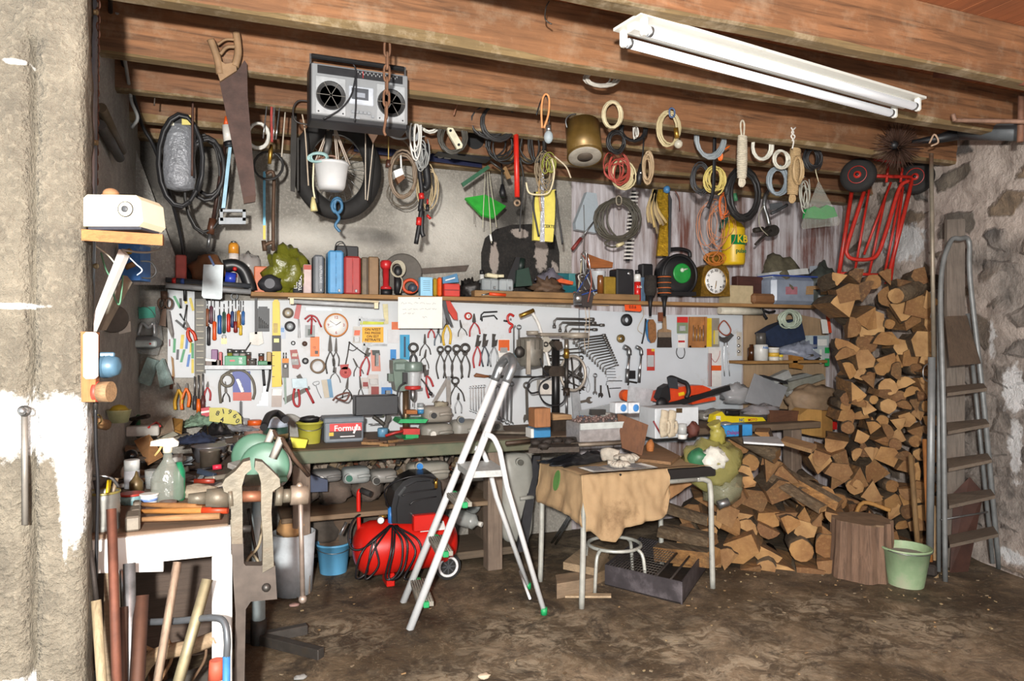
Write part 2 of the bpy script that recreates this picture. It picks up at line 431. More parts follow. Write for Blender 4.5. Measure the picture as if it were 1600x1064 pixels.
nrm=(XR1-XR0).cross(Vector((0,0,1))).normalized()
if nrm.x>0:nrm=-nrm
struct('wall_right',STONE).sheet(lambda u,q:XR0.lerp(XR1,u)+Vector((0,0,-.02+3.1*q))+nrm*(.03*noise.noise(Vector((u*30,q*22,3)))+.012*noise.noise(Vector((u*70,q*55,9)))),140,90,.06)
BEAMF=wood('805738',0,1.1,.75,.8,.3);BEAMD=wood('765035',0,1.1,.7,.8,.2);DUSTB=wood('75603f',0,1.2,.5,.9,.75)
CEIL=wood('9a5a34',1,1.0,.4,.8)
cl=struct('ceiling',CEIL);x=-.6
while x<5.6:
 wd_=.11+.03*rnd.random();cl.box((x+wd_/2,-3.2,3.05+.004*rnd.random()),(wd_-.006,6.8,.03));x+=wd_
def beam(n,y0,y1,zb,zt,x0,x1,seed):
 BF=BEAMF if n<4 else BEAMD
 m=struct('ceiling_beam_%d'%n,BF);ns=60
 for(q0,q1,mat)in(((y0,zb+.022),(y0,zt),BF),((y0+.012,zb),(y0,zb+.022),DUSTB),((y1,zb),(y0+.012,zb),DUSTB),((y1,zt),(y1,zb),BF),((y0,zt),(y1,zt),BF)):
  m.use(mat);vs=[];fs=[]
  for i in range(ns+1):
   xx=x0+(x1-x0)*i/ns
   wv=.012*noise.noise(Vector((xx*1.1,seed,0)));wr=-.014+.06*max(0,noise.noise(Vector((xx*.7,seed,5))))+.006*noise.noise(Vector((xx*6,seed,8)))
   for y,z in(q0,q1):
    low=z<zt-.1
    vs.append((xx,y+(wv*.5 if y==y0 else 0),z+(wv if low else 0)+(wr if abs(z-zb-.022)<1e-6 else 0)))
  for i in range(ns):fs.append((2*i,2*i+1,2*i+3,2*i+2))
  m.add(vs,fs)
 m.use(BEAMF).box((x0+.005,(y0+y1)/2,(zb+zt)/2),(.01,abs(y1-y0)*.9,zt-zb-.05))
ZB,ZT=2.762,3.035
for n,(y,th_)in enumerate([(-2.74,.075),(-2.13,.08),(-1.5,.075),(-1.02,.07),(-.5,.065),(-.12,.1)]):
 beam(n+1,y,y+th_,ZB,ZT,-.56,XR0.lerp(XR1,-y/6.05).x+.35,n*3.1)
wd=bpy.data.worlds.new('daylight');bpy.context.scene.world=wd;wd.use_nodes=True
bg=wd.node_tree.nodes['Background'];bg.inputs[0].default_value=(.93,.97,1,1);bg.inputs[1].default_value=2.2
fl=bpy.data.lights.new('flash','POINT');fl.energy=1250;fl.color=(1,.97,.92);fl.shadow_soft_size=.05
fo=bpy.data.objects.new('flash',fl);C.objects.link(fo);fo.location=CAM-RIGHT*.1+UP*.22-VIEW*.55
cam=bpy.data.cameras.new('camera');co=bpy.data.objects.new('camera',cam);C.objects.link(co)
co.location=CAM;co.rotation_euler=(pi/2,0,-PH);cam.sensor_width=36;cam.lens=36*F/1600;cam.clip_start=.05
sc=bpy.context.scene;sc.camera=co
sc.view_settings.view_transform='Standard';sc.view_settings.look='None';sc.view_settings.exposure=0;sc.view_settings.gamma=1
# --------- benches
def leg_box(m,x,y,zt,s=.07):m.box((x,y,zt/2),(s,s,zt),b=.004)
t=T('workbench','white painted workbench end with brown top carrying the leg vice','workbench')
m=t.p('bench_top',wood('6e5a48',0,2,.4));m.box((-.28,-2.05,.845),(.53,.64,.03),b=.004)
m=t.p('apron',mt('e4e3df',.5,0,.08,8,dirt=.25,dcol='9a8f80'));P=[(138,846),(360,823),(361,866),(255,877),(255,893),(138,896)]
m.pp(P,-2.39,.03)
m=t.p('leg',mt('e4e3df',.5,0,.08,8,dirt=.2,dcol='9a8f80'));p=at(347,868,-2.385);m.box((p.x,-2.355,p.z/2),(.065,.06,p.z),b=.004)
m=t.p('leg',WOODG);m.box((-.37,-2.35,.41),(.05,.05,.82))
m=t.p('back_board',wood('4b3d33',0,2,.4));m.box((-.27,-1.8,.5),(.5,.02,.62))
t=T('workbench','cluttered dark bench running along the grey wall behind the vice','workbench')
m=t.p('bench_top',wood('5a4c3f',1,2,.4));m.box((-.17,-1.16,.84),(.74,1.1,.035),b=.004)
for y in(-1.66,-.68):leg_box(t.p('leg',WOODD),-.3,y,.82)
t=T('workbench','long wooden workbench with worn green edge under the tool board','workbench')
m=t.p('bench_top',wood('6b5a48',0,2,.4,.8));a,b2=PX(436),4.35;m.box(((.2+b2)/2,-.36,.83),(b2-.2,.72,.05),b=.006)
m=t.p('front_edge',mt('5d6a55',.7,0,.5,7,dirt=.75,dcol='5f503f'));xl=at(440,705,-.74).x;xr=at(832,690,-.74).x;m.box(((xl+xr)/2,-.735,.815),(xr-xl,.03,.075),b=.005)
for px in(470,770,1238):leg_box(t.p('leg',wood('7a6a5c',2,2)),at(px,700,-.66).x,-.66,.8,.1)
m=t.p('lower_shelf',wood('75614b',0,2));m.box(((xl+xr)/2,-.4,.44),(xr-xl,.6,.03),b=.004)
m=t.p('bottom_rail',wood('5e5142',0,2));xm_=at(700,700,-.5).x;m.box(((xm_+xr)/2,-.42,.09),(xr-xm_,.4,.05),b=.004)
m=t.p('side_panel',wood('6b5b4c',2,2));q=at(775,700,-.62);m.box((q.x,-.35,.42),(.03,.56,.8))
# --------- aluminium step ladder
A0,A1=atz(640,984,.0),atz(630,941,.0);B0,B1=atd(800,574,3.87),atd(782,572,4.0)
LALU=mt('dcdfe0',.4,.12,.08,9);LGR=mt('1f9a5a',.5)
t=T('step_ladder','open aluminium step ladder standing on the earth floor','ladder')
for a,b2 in((A0,B0),(A1,B1)):t.p('rail',LALU).tube([a,a.lerp(b2,.5),b2],.021,10)
m=t.p('top_hoop',mt('8f9396',.3,.7,.2));pk=(B0+B1)/2+Vector((.02,0,.055));m.tube(cr([B0.lerp(A0,.06),B0+Vector((.004,0,.012)),pk,B1+Vector((.004,0,.012)),B1.lerp(A1,.06)],5),.026,10)
for pth,ft in([(757,678,3.79),(771,684,3.8),(781,704,3.81),(792,760,3.82),(850,955,3.855)],(850,960)),([(742,700,4.02),(754,706,4.03),(764,730,4.06),(775,775,4.1),(825,916,4.25)],(825,920)):
 m=t.p('rear_leg',LALU);pp_=[atd(*q)for q in pth];m.tube(cr(pp_[:3],4)[:-1]+pp_[2:],.015,8)
 f=t.p('foot_cap',LGR,m);e=pp_[-1];f.cyl(e+Vector((0,0,.02)),Vector((e.x,e.y,.0)),.019,n=8)
m=t.p('brace',LALU);m.tube([atd(828,935,3.87),atd(812,893,4.2)],.008,6)
m=t.p('platform',mt('aeb0ae',.5,.3,.2,40));q=[atd(733,737,3.79),atd(712,722,4.03),atd(767,719,4.08),atd(790,734,3.83)]
m.hexa(q+[v-Vector((0,0,.035))for v in q])
for k,tt in enumerate((.46,.275,.09)):
 L_,R_=A1.lerp(B1,tt),A0.lerp(B0,tt);dr=(R_-L_).normalized();side=Vector((dr.y,-dr.x,0));side=side if side.x>0 else-side
 m=t.p('tread',mt('8f8b80',.6,.2,.25,40));q=[L_-side*.01,R_-side*.01,R_+side*.075,L_+side*.075]
 m.hexa([v+Vector((0,0,.012))for v in q]+[v-Vector((0,0,.012))for v in q])
 for j in range(6):
  c=side*(.0+.013*j);m.tube([L_+c+Vector((0,0,.013)),R_+c+Vector((0,0,.013))],.003,4)
 for e in(L_,R_):t.p('tread_cap',LGR,m).box(e+side*.035,(.03,.03,.03),Matrix.Rotation(atan2(dr.y,dr.x),3,'Z'),.003)
# --------- tubular table and what lies on it
FL,FR,BL=atz(913,950,0),atz(1110,920,0),atz(848,908,0);BR=FR+BL-FL
ex,ey=(FR-FL),(BL-FL);TZ=.745
def tb(u,v,z=TZ):return FL+ex*u+ey*v+Vector((0,0,z))
t=T('tubular_table','old table with grey tube legs and black edge under a kraft paper cover','table')
m=t.p('table_top',wood('7d6a54',0,2));q=[tb(-.02,-.03),tb(1.02,-.03),tb(1.02,1.03),tb(-.02,1.03)];m.hexa([v-Vector((0,0,.02))for v in q]+q)
m=t.p('edge_frame',mt('1d1c1c',.35));
for(u0,v0),(u1,v1)in(((-.02,-.035),(1.02,-.035)),((1.025,-.03),(1.025,1.03))):
 a,b2=tb(u0,v0,TZ-.03),tb(u1,v1,TZ-.03);m.box((a+b2)/2,((b2-a).length,.02,.06),Matrix.Rotation(atan2(b2.y-a.y,b2.x-a.x),3,'Z'),.004)
TUB=mt('b3b4ac',.4,.25,.2,20,dirt=.15)
for u,v,e in((0,0,-.01),(0,1,-.01),(1,0,.01),(1,1,.01)):
 t.p('leg',TUB).tube(cr([tb(u+(.12 if u==0 else-.12),v,TZ-.075),tb(u+(.04 if u==0 else-.04),v,TZ-.085),tb(u,v,TZ-.14),tb(u+e,v,.3),tb(u+e*2,v,0)],5),.0165,10)
t.p('cross_rail',TUB).tube([tb(.1,0,TZ-.075),tb(.9,0,TZ-.075)],.0165,8)
KP=mt('9c8260',.85,0,.14,9,.25,dirt=.22,dcol='6b5338')
t=T('paper_cover','torn brown kraft paper draped over the front of the tubular table','paper cover')
m=t.p('front_drape',KP)
bot=[(0,.30),(.08,.36),(.17,.37),(.25,.31),(.38,.29),(.5,.27),(.57,.25),(.62,.14),(.64,.05)]
def lerp_tab(tab,u):
 for i in range(len(tab)-1):
  if u<=tab[i+1][0]:k=(u-tab[i][0])/(tab[i+1][0]-tab[i][0]);return tab[i][1]+(tab[i+1][1]-tab[i][1])*k
 return tab[-1][1]
nrf=Vector((ex.y,-ex.x,0)).normalized()
def fd(u,v):
 uu=-.04+.66*u;h=lerp_tab(bot,max(0,uu));z=TZ+.006-h*v
 o=.03+.05*v*(1+noise.noise(Vector((uu*9,v*2,0))))+.012*noise.noise(Vector((uu*22,v*5,4)));
 return tb(uu+.03*v*noise.noise(Vector((u*6,3,1))),0,z)+nrf*o
m.sheet(fd,50,16,.002)
m=t.p('side_drape',KP);lf=-ex.normalized()
def sd(u,v):
 h=.24+.1*max(0,.35-u);z=TZ+.006-h*v;o=.025+.03*v*(1+noise.noise(Vector((u*6,v*2,9))))+.01*noise.noise(Vector((u*20,v*5,14)))
 return tb(0,-.06+1.02*u,z)+lf*o+nrf*(.05*v*(1-u))
m.sheet(sd,24,12,.002)
m=t.p('printed_leaf',mt('4e7a3c',.8));c0=sd(.52,.3)+lf*.014;up=(sd(.52,.2)-sd(.52,.45)).normalized();rt=(sd(.4,.3)-sd(.65,.3)).normalized();vs=[]
for i in range(14):a=2*pi*i/14;vs.append(c0+rt*(.035*sin(a))+up*(.06*cos(a)))
m.add(vs+[v-lf*.004 for v in vs],[list(range(14)),list(range(27,13,-1))]+[(i,i+14,(i+1)%14+14,(i+1)%14)for i in range(14)])
m=t.p('top_sheet',KP);m.sheet(lambda u,v:tb(-.04+1.08*u,-.06+1.1*v,TZ+.008+.006*noise.noise(Vector((u*8,v*8,2)))),24,14,.002)
t=T('paper_cover','hanging flap of pale brown paper off the far end of the table','paper cover');m=t.p(None,mt('c08f62',.85,0,.12,9,.2))
m.sheet(lambda u,v:tb(1.0+.07*v+.03*u,.35+.75*u,TZ+.005-(.14+.22*u)*v)+Vector((.02*noise.noise(Vector((u*5,v*4,0))),.03*v,0)),16,10,.002)
t=T('newspaper','sheet of newspaper lying near the front corner of the table','newspaper');m=t.p(None,mt('c3c1bb',.8,0,.1))
m.sheet(lambda u,v:tb(.05+.5*u,-.04+.34*v,TZ+.017+.006*noise.noise(Vector((u*4,v*4,5)))),10,8,.0015)
m.use(mt('5a5a5c',.8));
for j in range(9):
 for i in range(3):m.box(tb(.12+.15*i,.0+.03*j,TZ+.023),(.09,.005,.0015),Matrix.Rotation(atan2(ex.y,ex.x),3,'Z'))
def rag(name,label,cat,mat,c,sx,sy,h,seed,amp=.5,rz=0,col2=None):
 m=one(name,label,cat,mat);c=Vector(c)
 def f(u,v):
  a,b2=(u-.5)*2,(v-.5)*2;k=max(0,1-max(abs(a),abs(b2))**2)
  w=noise.noise(Vector((a*2.3+seed,b2*2.3,seed)));w2=noise.noise(Vector((a*6+seed,b2*6,seed*2)))
  rr=1+.25*noise.noise(Vector((a*2,b2*2,seed+9)))
  x,y=a*sx*rr,b2*sy*rr
  return c+Vector((x*cos(rz)-y*sin(rz),x*sin(rz)+y*cos(rz),.004+h*k*(.5+amp*w+.25*w2)+.004*(1+w2)))
 m.sheet(f,26,20,.004);return m
rag('cloth','black crumpled plastic sheet on the back of the table','cloth',mt('1d1d20',.45,0,.3),tb(.22,.72,TZ+.012),.26,.12,.06,3,.7,.3)
rag('cloth','bright orange cloth beside the black sheet on the table','cloth',mt('d8571c',.7),tb(.42,.62,TZ+.03),.09,.03,.05,8,.5,.9)
t=T('work_glove','dirty white cotton glove lying on newspaper on the table','glove');m=t.p(None,mt('b9b2a5',.9,0,.25,25,.3));c=tb(.35,.18,TZ+.03);Rz=Matrix.Rotation(.5,3,'Z')
def glove(m,c,R,s=1.0):
 m.ball(c,(.055*s,.045*s,.02),12,8,.3,3,2)
 for k in range(4):
  d=R@Vector((-.075-.015*(k in(1,2)),-.035+.022*k,.0))*s;m.tube(cr([c+R@Vector((-.03,-.03+.02*k,0))*s,c+d*.7+Vector((0,0,.012)),c+d+Vector((0,0,-.004))],4),.0125*s,8)
 m.tube([c+R@Vector((.0,.04,0))*s,c+R@Vector((-.035,.075,.006))*s],.012*s,8)
 m.tube(cr([c+R@Vector((.03,0,0))*s,c+R@Vector((.09,.005,.012))*s,c+R@Vector((.13,.0,.0))*s],4),.038*s,10,flat=.45)
glove(m,c,Rz)
m=one('work_glove','dirty white glove on top of the other glove on the table','glove',mt('b0a99c',.9,0,.28,25,.3));glove(m,tb(.42,.34,TZ+.055),Matrix.Rotation(2.2,3,'Z'),1.05)
m=one('plywood_board','upright brown board leaning at the back of the table','board',wood('6b4428',2,2,.45));P=[atd(964,645,4.55),atd(1013,664,4.5),atd(1003,712,4.45),atd(972,700,4.5)];d=VIEW*.022;m.hexa(P+[v+d for v in P])
m=one('plywood_board','thin board lying flat behind the upright brown board','board',wood('8a6a4a',0,2));m.ph([(985,715),(1016,688),(1062,712),(1048,722)],TZ+.03,.018)
m=one('wood_block','small orange wood offcut beside the upright board on the table','offcut',wood('b5713a',0,3));m.ball(atd(1016,697,4.62),(.03,.03,.045),10,6,.3,2)
# --------- under the table
def plank(name,label,pix,z,th,mat,cat='plank'):
 m=one(name,label,cat,mat);m.ph(pix,z,th);return m
plank('timber_offcut','thick grey timber offcut closest to the ladder, flat on the floor',[(868,898),(925,890),(932,902),(870,912)],.09,.088,wood('8b7760',0,3),'timber')
plank('timber_offcut','wide board resting across the timber offcuts under the table',[(880,878),(918,848),(952,858),(930,888)],.14,.045,wood('9a8468',1,3),'timber')
plank('timber_offcut','short timber block behind the wide board under the table',[(920,888),(950,872),(958,885),(928,898)],.07,.068,wood('8b7458',0,3),'timber')
plank('wood_lath','thin pale lath on the floor before the timber offcuts',[(883,926),(955,927),(955,931),(883,931)],.015,.012,wood('b09a7c',0,3),'lath')
t=T('metal_tray','dark sheet metal fire box with mesh grill lying under the table','fire box')
TM=mt('4a4548',.55,.3,.35,8,dirt=.3,dcol='7a7478');q=[atz(945,915,0),atz(1066,945,0),atz(1103,890,0),atz(1000,868,0)];h=Vector((0,0,.13))
m=t.p('wall',TM)
for i in range(4):
 a,b2=q[i],q[(i+1)%4];n_=(b2-a).cross(h).normalized()*.008;m.hexa([a,b2,b2+h,a+h]+[a-n_,b2-n_,b2+h-n_,a+h-n_])
m=t.p('bottom',IRON);m.hexa([v+Vector((0,0,.01))for v in q]+q)
m=t.p('grill',mt('5c5650',.5,.6));
for i in range(17):
 k=.06+.6*i/16;m.tube([q[0].lerp(q[1],k)+h*1.02,q[3].lerp(q[2],k)+h*1.02],.0018,4)
for i in range(15):
 k=.05+.9*i/14;m.tube([q[0].lerp(q[3],k).lerp(q[1].lerp(q[2],k),.06)+h*1.03,q[0].lerp(q[3],k).lerp(q[1].lerp(q[2],k),.66)+h*1.03],.0018,4)
m=t.p('rim',IRON);
for k in(.68,.86):a,b2=q[0].lerp(q[1],k)+h,q[3].lerp(q[2],k)+h;m.tube([a,b2],.008,4)
t=T('stool','upturned round tube stool frame behind the timber offcuts','stool');cc=atz(960,850,.25)
m=t.p('ring',TUB);m.tube([cc+Vector((.16*cos(a),.16*sin(a),0))for a in[2*pi*i/24 for i in range(24)]],.011,8,True)
for k in range(4):
 a=.5+k*pi/2;t.p('leg',TUB).tube(cr([cc+Vector((.16*cos(a),.16*sin(a),0)),cc+Vector((.2*cos(a),.2*sin(a),-.05)),cc+Vector((.22*cos(a),.22*sin(a),-.245))],4),.011,8)
for k,(p0,p1)in enumerate((((862,848),(888,808)),((868,850),(892,806)))):
 m=one('metal_strut',['grey metal strut leaning by the back table leg, outer one','grey metal strut leaning by the back table leg, inner one'][k],'strut',STEEL);m.tube([atz(*p0,.02),atd(*p1,4.75)],.008,6)
# --------- red compressor
t=T('air_compressor','red air compressor with black hose on a wheel under the bench','compressor')
CR_=mt('c01d14',.32,0,.1,6);c=atd(634,862,4.42);c.z=.225;RX=Matrix.Translation(c)@Matrix.Rotation(.05,4,'Z')@Matrix.Rotation(pi/2,4,'Y')
m=t.p('tank',CR_);hl,rr=.33,.165;m.lathe([(0.001,-hl),(.07,-hl+.008),(.12,-hl+.03),(.15,-hl+.06),(rr,-hl+.11),(rr,hl-.11),(.15,hl-.06),(.12,hl-.03),(.07,hl-.008),(.001,hl)],28,RX)
m2=t.p('label_sticker',WHITE,m)
def on_tank(u,a,e=.002):return c+Vector((u,-sin(a)*(rr+e),cos(a)*(rr+e)))
m2.sheet(lambda u,v:on_tank(.06+.16*u,.55+.38*v),2,6,.001);m2.use(mt('e5d94a')).sheet(lambda u,v:on_tank(.13+.03*u,.6+.12*v,.004),2,2,.001);m2.use(BLACK).sheet(lambda u,v:on_tank(.075+.04*u,.62+.1*v,.004),2,2,.001)
m=t.p('motor_cover',mt('1b1b1d',.35,0,.2));P=[(613,818),(612,790),(617,768),(630,752),(650,742),(676,740),(688,752),(692,790),(690,818)]
yk=c.y;poly=[(p.x,p.z)for p in(at(x,y,yk-.1)for x,y in P)];m.prism(poly,yk-.1,yk+.1)
pc=[((x-poly[4][0])*.82+poly[4][0],(z-.47)*.85+.46)for x,z in poly];m.prism(pc,yk-.125,yk+.12)
for k in range(2):m.tube(cr([at(628+12*k,775+14*k,yk-.128),at(640+10*k,770+12*k,yk-.128),at(682,764+12*k,yk-.128)],4),.004,5)
m=t.p('control_box',CR_);a=at(642,802,yk-.1);b2=at(678,823,yk-.1);m.box(((a.x+b2.x)/2,yk-.15,(a.z+b2.z)/2),(b2.x-a.x,.05,a.z-b2.z),None,.004)
m=t.p('handle',CR_);m.tube(cr([at(561,832,yk),at(560,780,yk),at(561,768,yk),at(566,765,yk)],5),.013,10);m3=t.p('grip',RUBBER,m);m3.tube([at(564,766,yk),at(579,772,yk-.05)],.019,10)
m=t.p('air_filter',mt('2f74b8',.4));p=at(611,822,yk-.05);m.cyl(p,p+Vector((0,0,.12)),.02,n=12)
m=t.p('valve',BRASS);p=at(681,780,yk-.12);m.cyl(p,p+Vector((0,0,.07)),.005,n=8);m.cyl(p+Vector((0,0,.07)),p+Vector((0,0,.13)),.012,n=8);m.tube([at(592,808,yk-.05),at(604,806,yk-.05)],.01,8)
m=t.p('pressure_gauge',CHROME);p=at(594,812,yk-.12);m.cyl(p,p+Vector((0,-.02,0)),.022,n=14);m.use(WHITE).cyl(p+Vector((0,-.0201,0)),p+Vector((0,-.022,0)),.018,n=14)
for dz in(0,1):t.p('regulator_stem',RED if dz else BLACK).cyl(at(590+9*dz,835,yk),at(590+9*dz,812,yk),.008,n=8)
m=t.p('wheel',mt('151515',.6));w=atz(699,905,0);w.z=.085;m.cyl(w+Vector((0,.03,0)),w-Vector((0,.02,0)),.082,n=28);m4=t.p('wheel_rim',mt('e6e6e6',.4),m)
m4.tube([w+Vector((.058*cos(a),-.022,.058*sin(a)))for a in[2*pi*i/28 for i in range(28)]],.009,6,True)
m5=t.p('hub',DGREY,m);m5.cyl(w-Vector((0,.018,0)),w-Vector((0,.03,0)),.014,n=10)
for k in range(8):a=k*pi/4;m5.box(w+Vector((.03*cos(a),-.02,.03*sin(a))),(.045,.006,.008),Matrix.Rotation(-a,3,'Y'))
m=t.p('foot',CR_);p=at(607,898,yk-.03);m.box((p.x,yk-.03,.04),(.05,.14,.08),None,.005)
hz=t.p('air_hose',mt('17171a',.4));rg=random.Random(3)
for k in(0,1,2,4,5):
 x0=586+13*k+rg.uniform(-12,12);top=at(608+2*k,822,yk-.12);bt_=at(x0-8,905-abs(k-3)*3,yk-.19-.01*k)
 hz.tube(cr([top,at(x0+rg.uniform(-2,10),845,yk-.175-.01*k),at(x0+rg.uniform(-10,6),880,yk-.2-.008*k),bt_,at(x0-rg.uniform(14,30),902,yk-.2),at(x0-rg.uniform(0,20),860,yk-.21),top+Vector((.01,.02,0))],6),.0065,6)
hz.tube(cr([at(575,800,yk),at(556,808,yk-.05),at(545,830,yk-.1),at(548,855,yk-.15),at(565,858,yk-.18),at(590,840,yk-.2),at(606,824,yk-.12)],6),.0065,6)
hz.tube(cr([at(610,800,yk-.05),at(602,765,yk-.1),at(640,745,yk-.16),at(680,748,yk-.14),at(672,760,yk-.1)],6),.005,6)
hz.use(STEEL).tube([at(531,836,yk-.14),at(541,816,yk-.12)],.009,8)
t=T('bucket','light blue plastic bucket on the floor beside the red compressor','bucket')
def bucket(t,c,rt,rb,h,mat,bailmat=STEEL,bail=None,inner=None,n=28,wall=.006):
 m=t.p('body',mat);m.lathe([(rb,0),(rt,h),(rt+.006,h),(rt+.006,h-.012),(rt-.001,h-.014)],n,Matrix.Translation(c),cap=False)
 m.lathe([(.001,0.002),(rb,0.0)],n,Matrix.Translation(c),cap=False);m.lathe([(rt-wall,h),(rb-wall,.01),(.001,.01)],n,Matrix.Translation(c),cap=False);m.lathe([(rt+.002,h),(rt-wall,h)],n,Matrix.Translation(c),cap=False)
 if inner:t.p('content',inner).lathe([(.001,h*.82),(rt-.012,h*.8)],n,Matrix.Translation(c),cap=False)
 b=t.p('bail',bailmat);R=rt+.008;dz=bail if bail is not None else-.35
 b.tube([c+Vector((R*cos(a),-R*sin(a)*cos(dz)*.98,h-.01+R*sin(a)*sin(dz)))for a in[pi*i/16 for i in range(17)]],.003,5)
bl=mt('5fa3cc',.4,0,.1,8);c=atz(521,893,0);bucket(t,c,.11,.085,.195,bl)
t=T('bucket','dusty green plastic bucket standing beside the chopping block','bucket');c=atz(1415,913,0);bucket(t,c,.14,.10,.235,mt('8fa882',.6,0,.25,9,dirt=.3,dcol='a39a8a'),bail=-.05,inner=mt('8f8c84',.9))
m=one('plastic_tub','tall white plastic tub with papers behind the vice screw bar','tub',mt('c3cbd0',.5,0,.15));m.lathe([(.11,0),(.13,.36),(.122,.36),(.105,.01)],20,Matrix.Translation(atz(458,925,0)))
m=one('paper_scrap','crumpled brown paper sticking out of the white tub','paper',KRAFT);m.ball(atz(458,925,0)+Vector((0,0,.38)),(.09,.09,.07),12,8,.6,2.5,3)
t=T('crate','brown wooden crate with scrap on top behind the blue bucket','crate');wc=wood('5b4838',0,3);p=atz(525,880,0);m=t.p('box',wc);m.box((p.x,p.y,.2),(.26,.22,.24),None,.005);t.p('lid',wood('6b5744',0,3)).box((p.x,p.y,.33),(.28,.24,.02),None,.003)
for k in range(0):p=atz(522+9*k,862,0);p.y=-.45;one('bench_offcut',['dark offcut stacked lowest under the crate','dark offcut stacked second under the crate','dark offcut stacked third under the crate'][k],'offcut',WOODD).box((p.x,p.y+.02*k,.015+.025*k),(.3-.03*k,.2,.02))
# --------- leg vice at the bench corner
VI=mt('6f685a',.5,.35,.35,14,.2,dirt=.35,dcol='5a4a3c');VD=mt('4f463f',.6,.3,.3,18)
t=T('leg_vice','heavy cast iron leg vice bolted to the white bench corner','vice');Y=-2.47
m=t.p('rear_jaw',VI);m.pp([(347,757),(352,748),(368,736),(380,722),(391,719),(393,733),(383,742),(378,760),(379,800),(379,850),(362,850),(361,800),(360,772),(350,768)],Y,.07)
m=t.p('front_jaw',VI);m.pp([(398,733),(399,720),(410,722),(424,735),(437,748),(438,760),(426,768),(424,800),(426,840),(428,885),(410,895),(411,840),(408,800),(408,755),(404,740)],Y-.01,.06)
m=t.p('leg',VD);m.pp([(361,840),(380,840),(381,880),(384,884),(408,884),(414,880),(430,884),(433,936),(392,940),(384,952),(382,1064),(381,1300),(366,1300),(367,1064),(368,960),(364,900)],Y+.005,.05)
m=t.p('screw',VI);X2=lambda px,py,y=Y+.03:at(px,py,y)
for p0,p1,r,r2,mm in(((294,779),(322,778),.016,.022,VI),((322,778),(357,777),.03,.034,VI),((357,777),(364,776),.04,.04,VI),((376,776),(412,775),.019,.019,mt('8a5a42',.5,.4,.3)),((430,775),(441,775),.034,.034,VI),((441,775),(456,774),.024,.024,VI)):m.use(mm).cyl(X2(*p0),X2(*p1),r,r2,18)
m=t.p('screw_head',mt('9a8a7a',.4,.5,.3,20));m.cyl(X2(454,774),X2(481,773),.034,n=20);m.ball(X2(468,759),.012,10,6)
m=t.p('tommy_bar',mt('8a7c72',.45,.5,.3,20));m.cyl(X2(469,758),X2(473,936),.0085,n=10);m.ball(X2(473,936),.015,10,8)
m=t.p('bolt',DSTEEL);m.ball(X2(416,918,Y),.015,8,6);m=t.p('clamp_bolt',DSTEEL);m.cyl(X2(362,826),X2(392,826),.012,n=8);m.box(X2(366,828),(.02,.05,.05))
m=t.p('bench_bracket',VI);m.pp([(360,812),(378,812),(378,838),(360,838)],Y+.07,.04)
# --------- bench grinder on its stand
t=T('bench_grinder','green bench grinder with two round guards on a pale steel post','grinder');GG=mt('5f8a74',.42,0,.12,9)
p0=atz(404,1005,0);bx=p0+Vector((0,0,.78))
m=t.p('post',mt('b4c0c2',.45,.1,.15));m.cyl(p0+Vector((0,0,.03)),bx,.032,n=16)
m=t.p('foot_plate',mt('3c3b39',.6,.4,.3,20,dirt=.3));m.cyl(p0+Vector((0,0,.0)),p0+Vector((0,0,.12)),.038,n=8)
for e in((502,1030),(480,990),(372,1000)):
 q=atz(*e,0);d=(q-p0);a=atan2(d.y,d.x);mm=t.p('foot',mt('4a4642',.55,.5,.3,20,dirt=.3));mm.box((p0+q)/2+Vector((0,0,.025)),(d.length,.045,.05),Matrix.Rotation(a,3,'Z'),.004)
def disc(m,c,ax,r,th,n=30,dome=.2):
 ax=ax.normalized();q=ax.to_track_quat('Z','Y').to_matrix().to_4x4();M_=Matrix.Translation(c)@q
 m.lathe([(.001,th*(.5+dome)),(r*.55,th*(.5+dome*.8)),(r*.9,th*.55),(r,th*.35),(r,-th*.35),(r*.9,-th*.5),(.001,-th*.5)],n,M_)
cA,cB=atd(399,712,3.62),atd(414,728,3.42);ax=(cB-cA)
axv=(-VIEW+RIGHT*.25+UP*.1)
m=t.p('motor',GG);m.cyl(cA,cB,.05,n=18);m.box((cA+cB)/2-Vector((0,0,.05)),(.07,.1,.08),None,.006)
for c in(cA,cB):
 g=t.p('wheel_guard',GG);disc(g,c,axv,.115,.05);s=t.p('grinding_wheel',mt('8a7f78',.9),g);disc(s,c+axv.normalized()*-.028+RIGHT*.014-UP*.012,axv,.112,.024,dome=0)
m=t.p('tool_rest',GG);m.box(atd(440,748,3.4),(.05,.05,.025),None,.004)
for a,b2,d in(((427,672),(413,704),3.55),((440,684),(426,716),3.36)):
 m=t.p('eye_shield',mt('d8d4ca',.5));P0,P1=atd(*a,d),atd(*b2,d);m.tube([P0,P1],.019,4,flat=.4);m2=t.p('shield_arm',wood('5b4434',2,3),m);m2.tube([P0,P0+RIGHT*.06-UP*.1,P0+RIGHT*.1-UP*.2+VIEW*.1],.01,6)
m=one('cable','grey lead hanging in loops between the vice jaws','cable',mt('8a7f68',.6));m.tube(cr([atd(412,800,2.9),atd(405,850,2.85),atd(388,872,2.8),atd(384,888,2.8),atd(398,893,2.82),atd(404,880,2.85),atd(392,862,2.86)],6),.006,6)
m=one('steel_bar','dark thin bar leaning against the grinder post','bar',DSTEEL);m.cyl(atd(388,795,3.2),atd(407,905,3.1),.007,n=6)
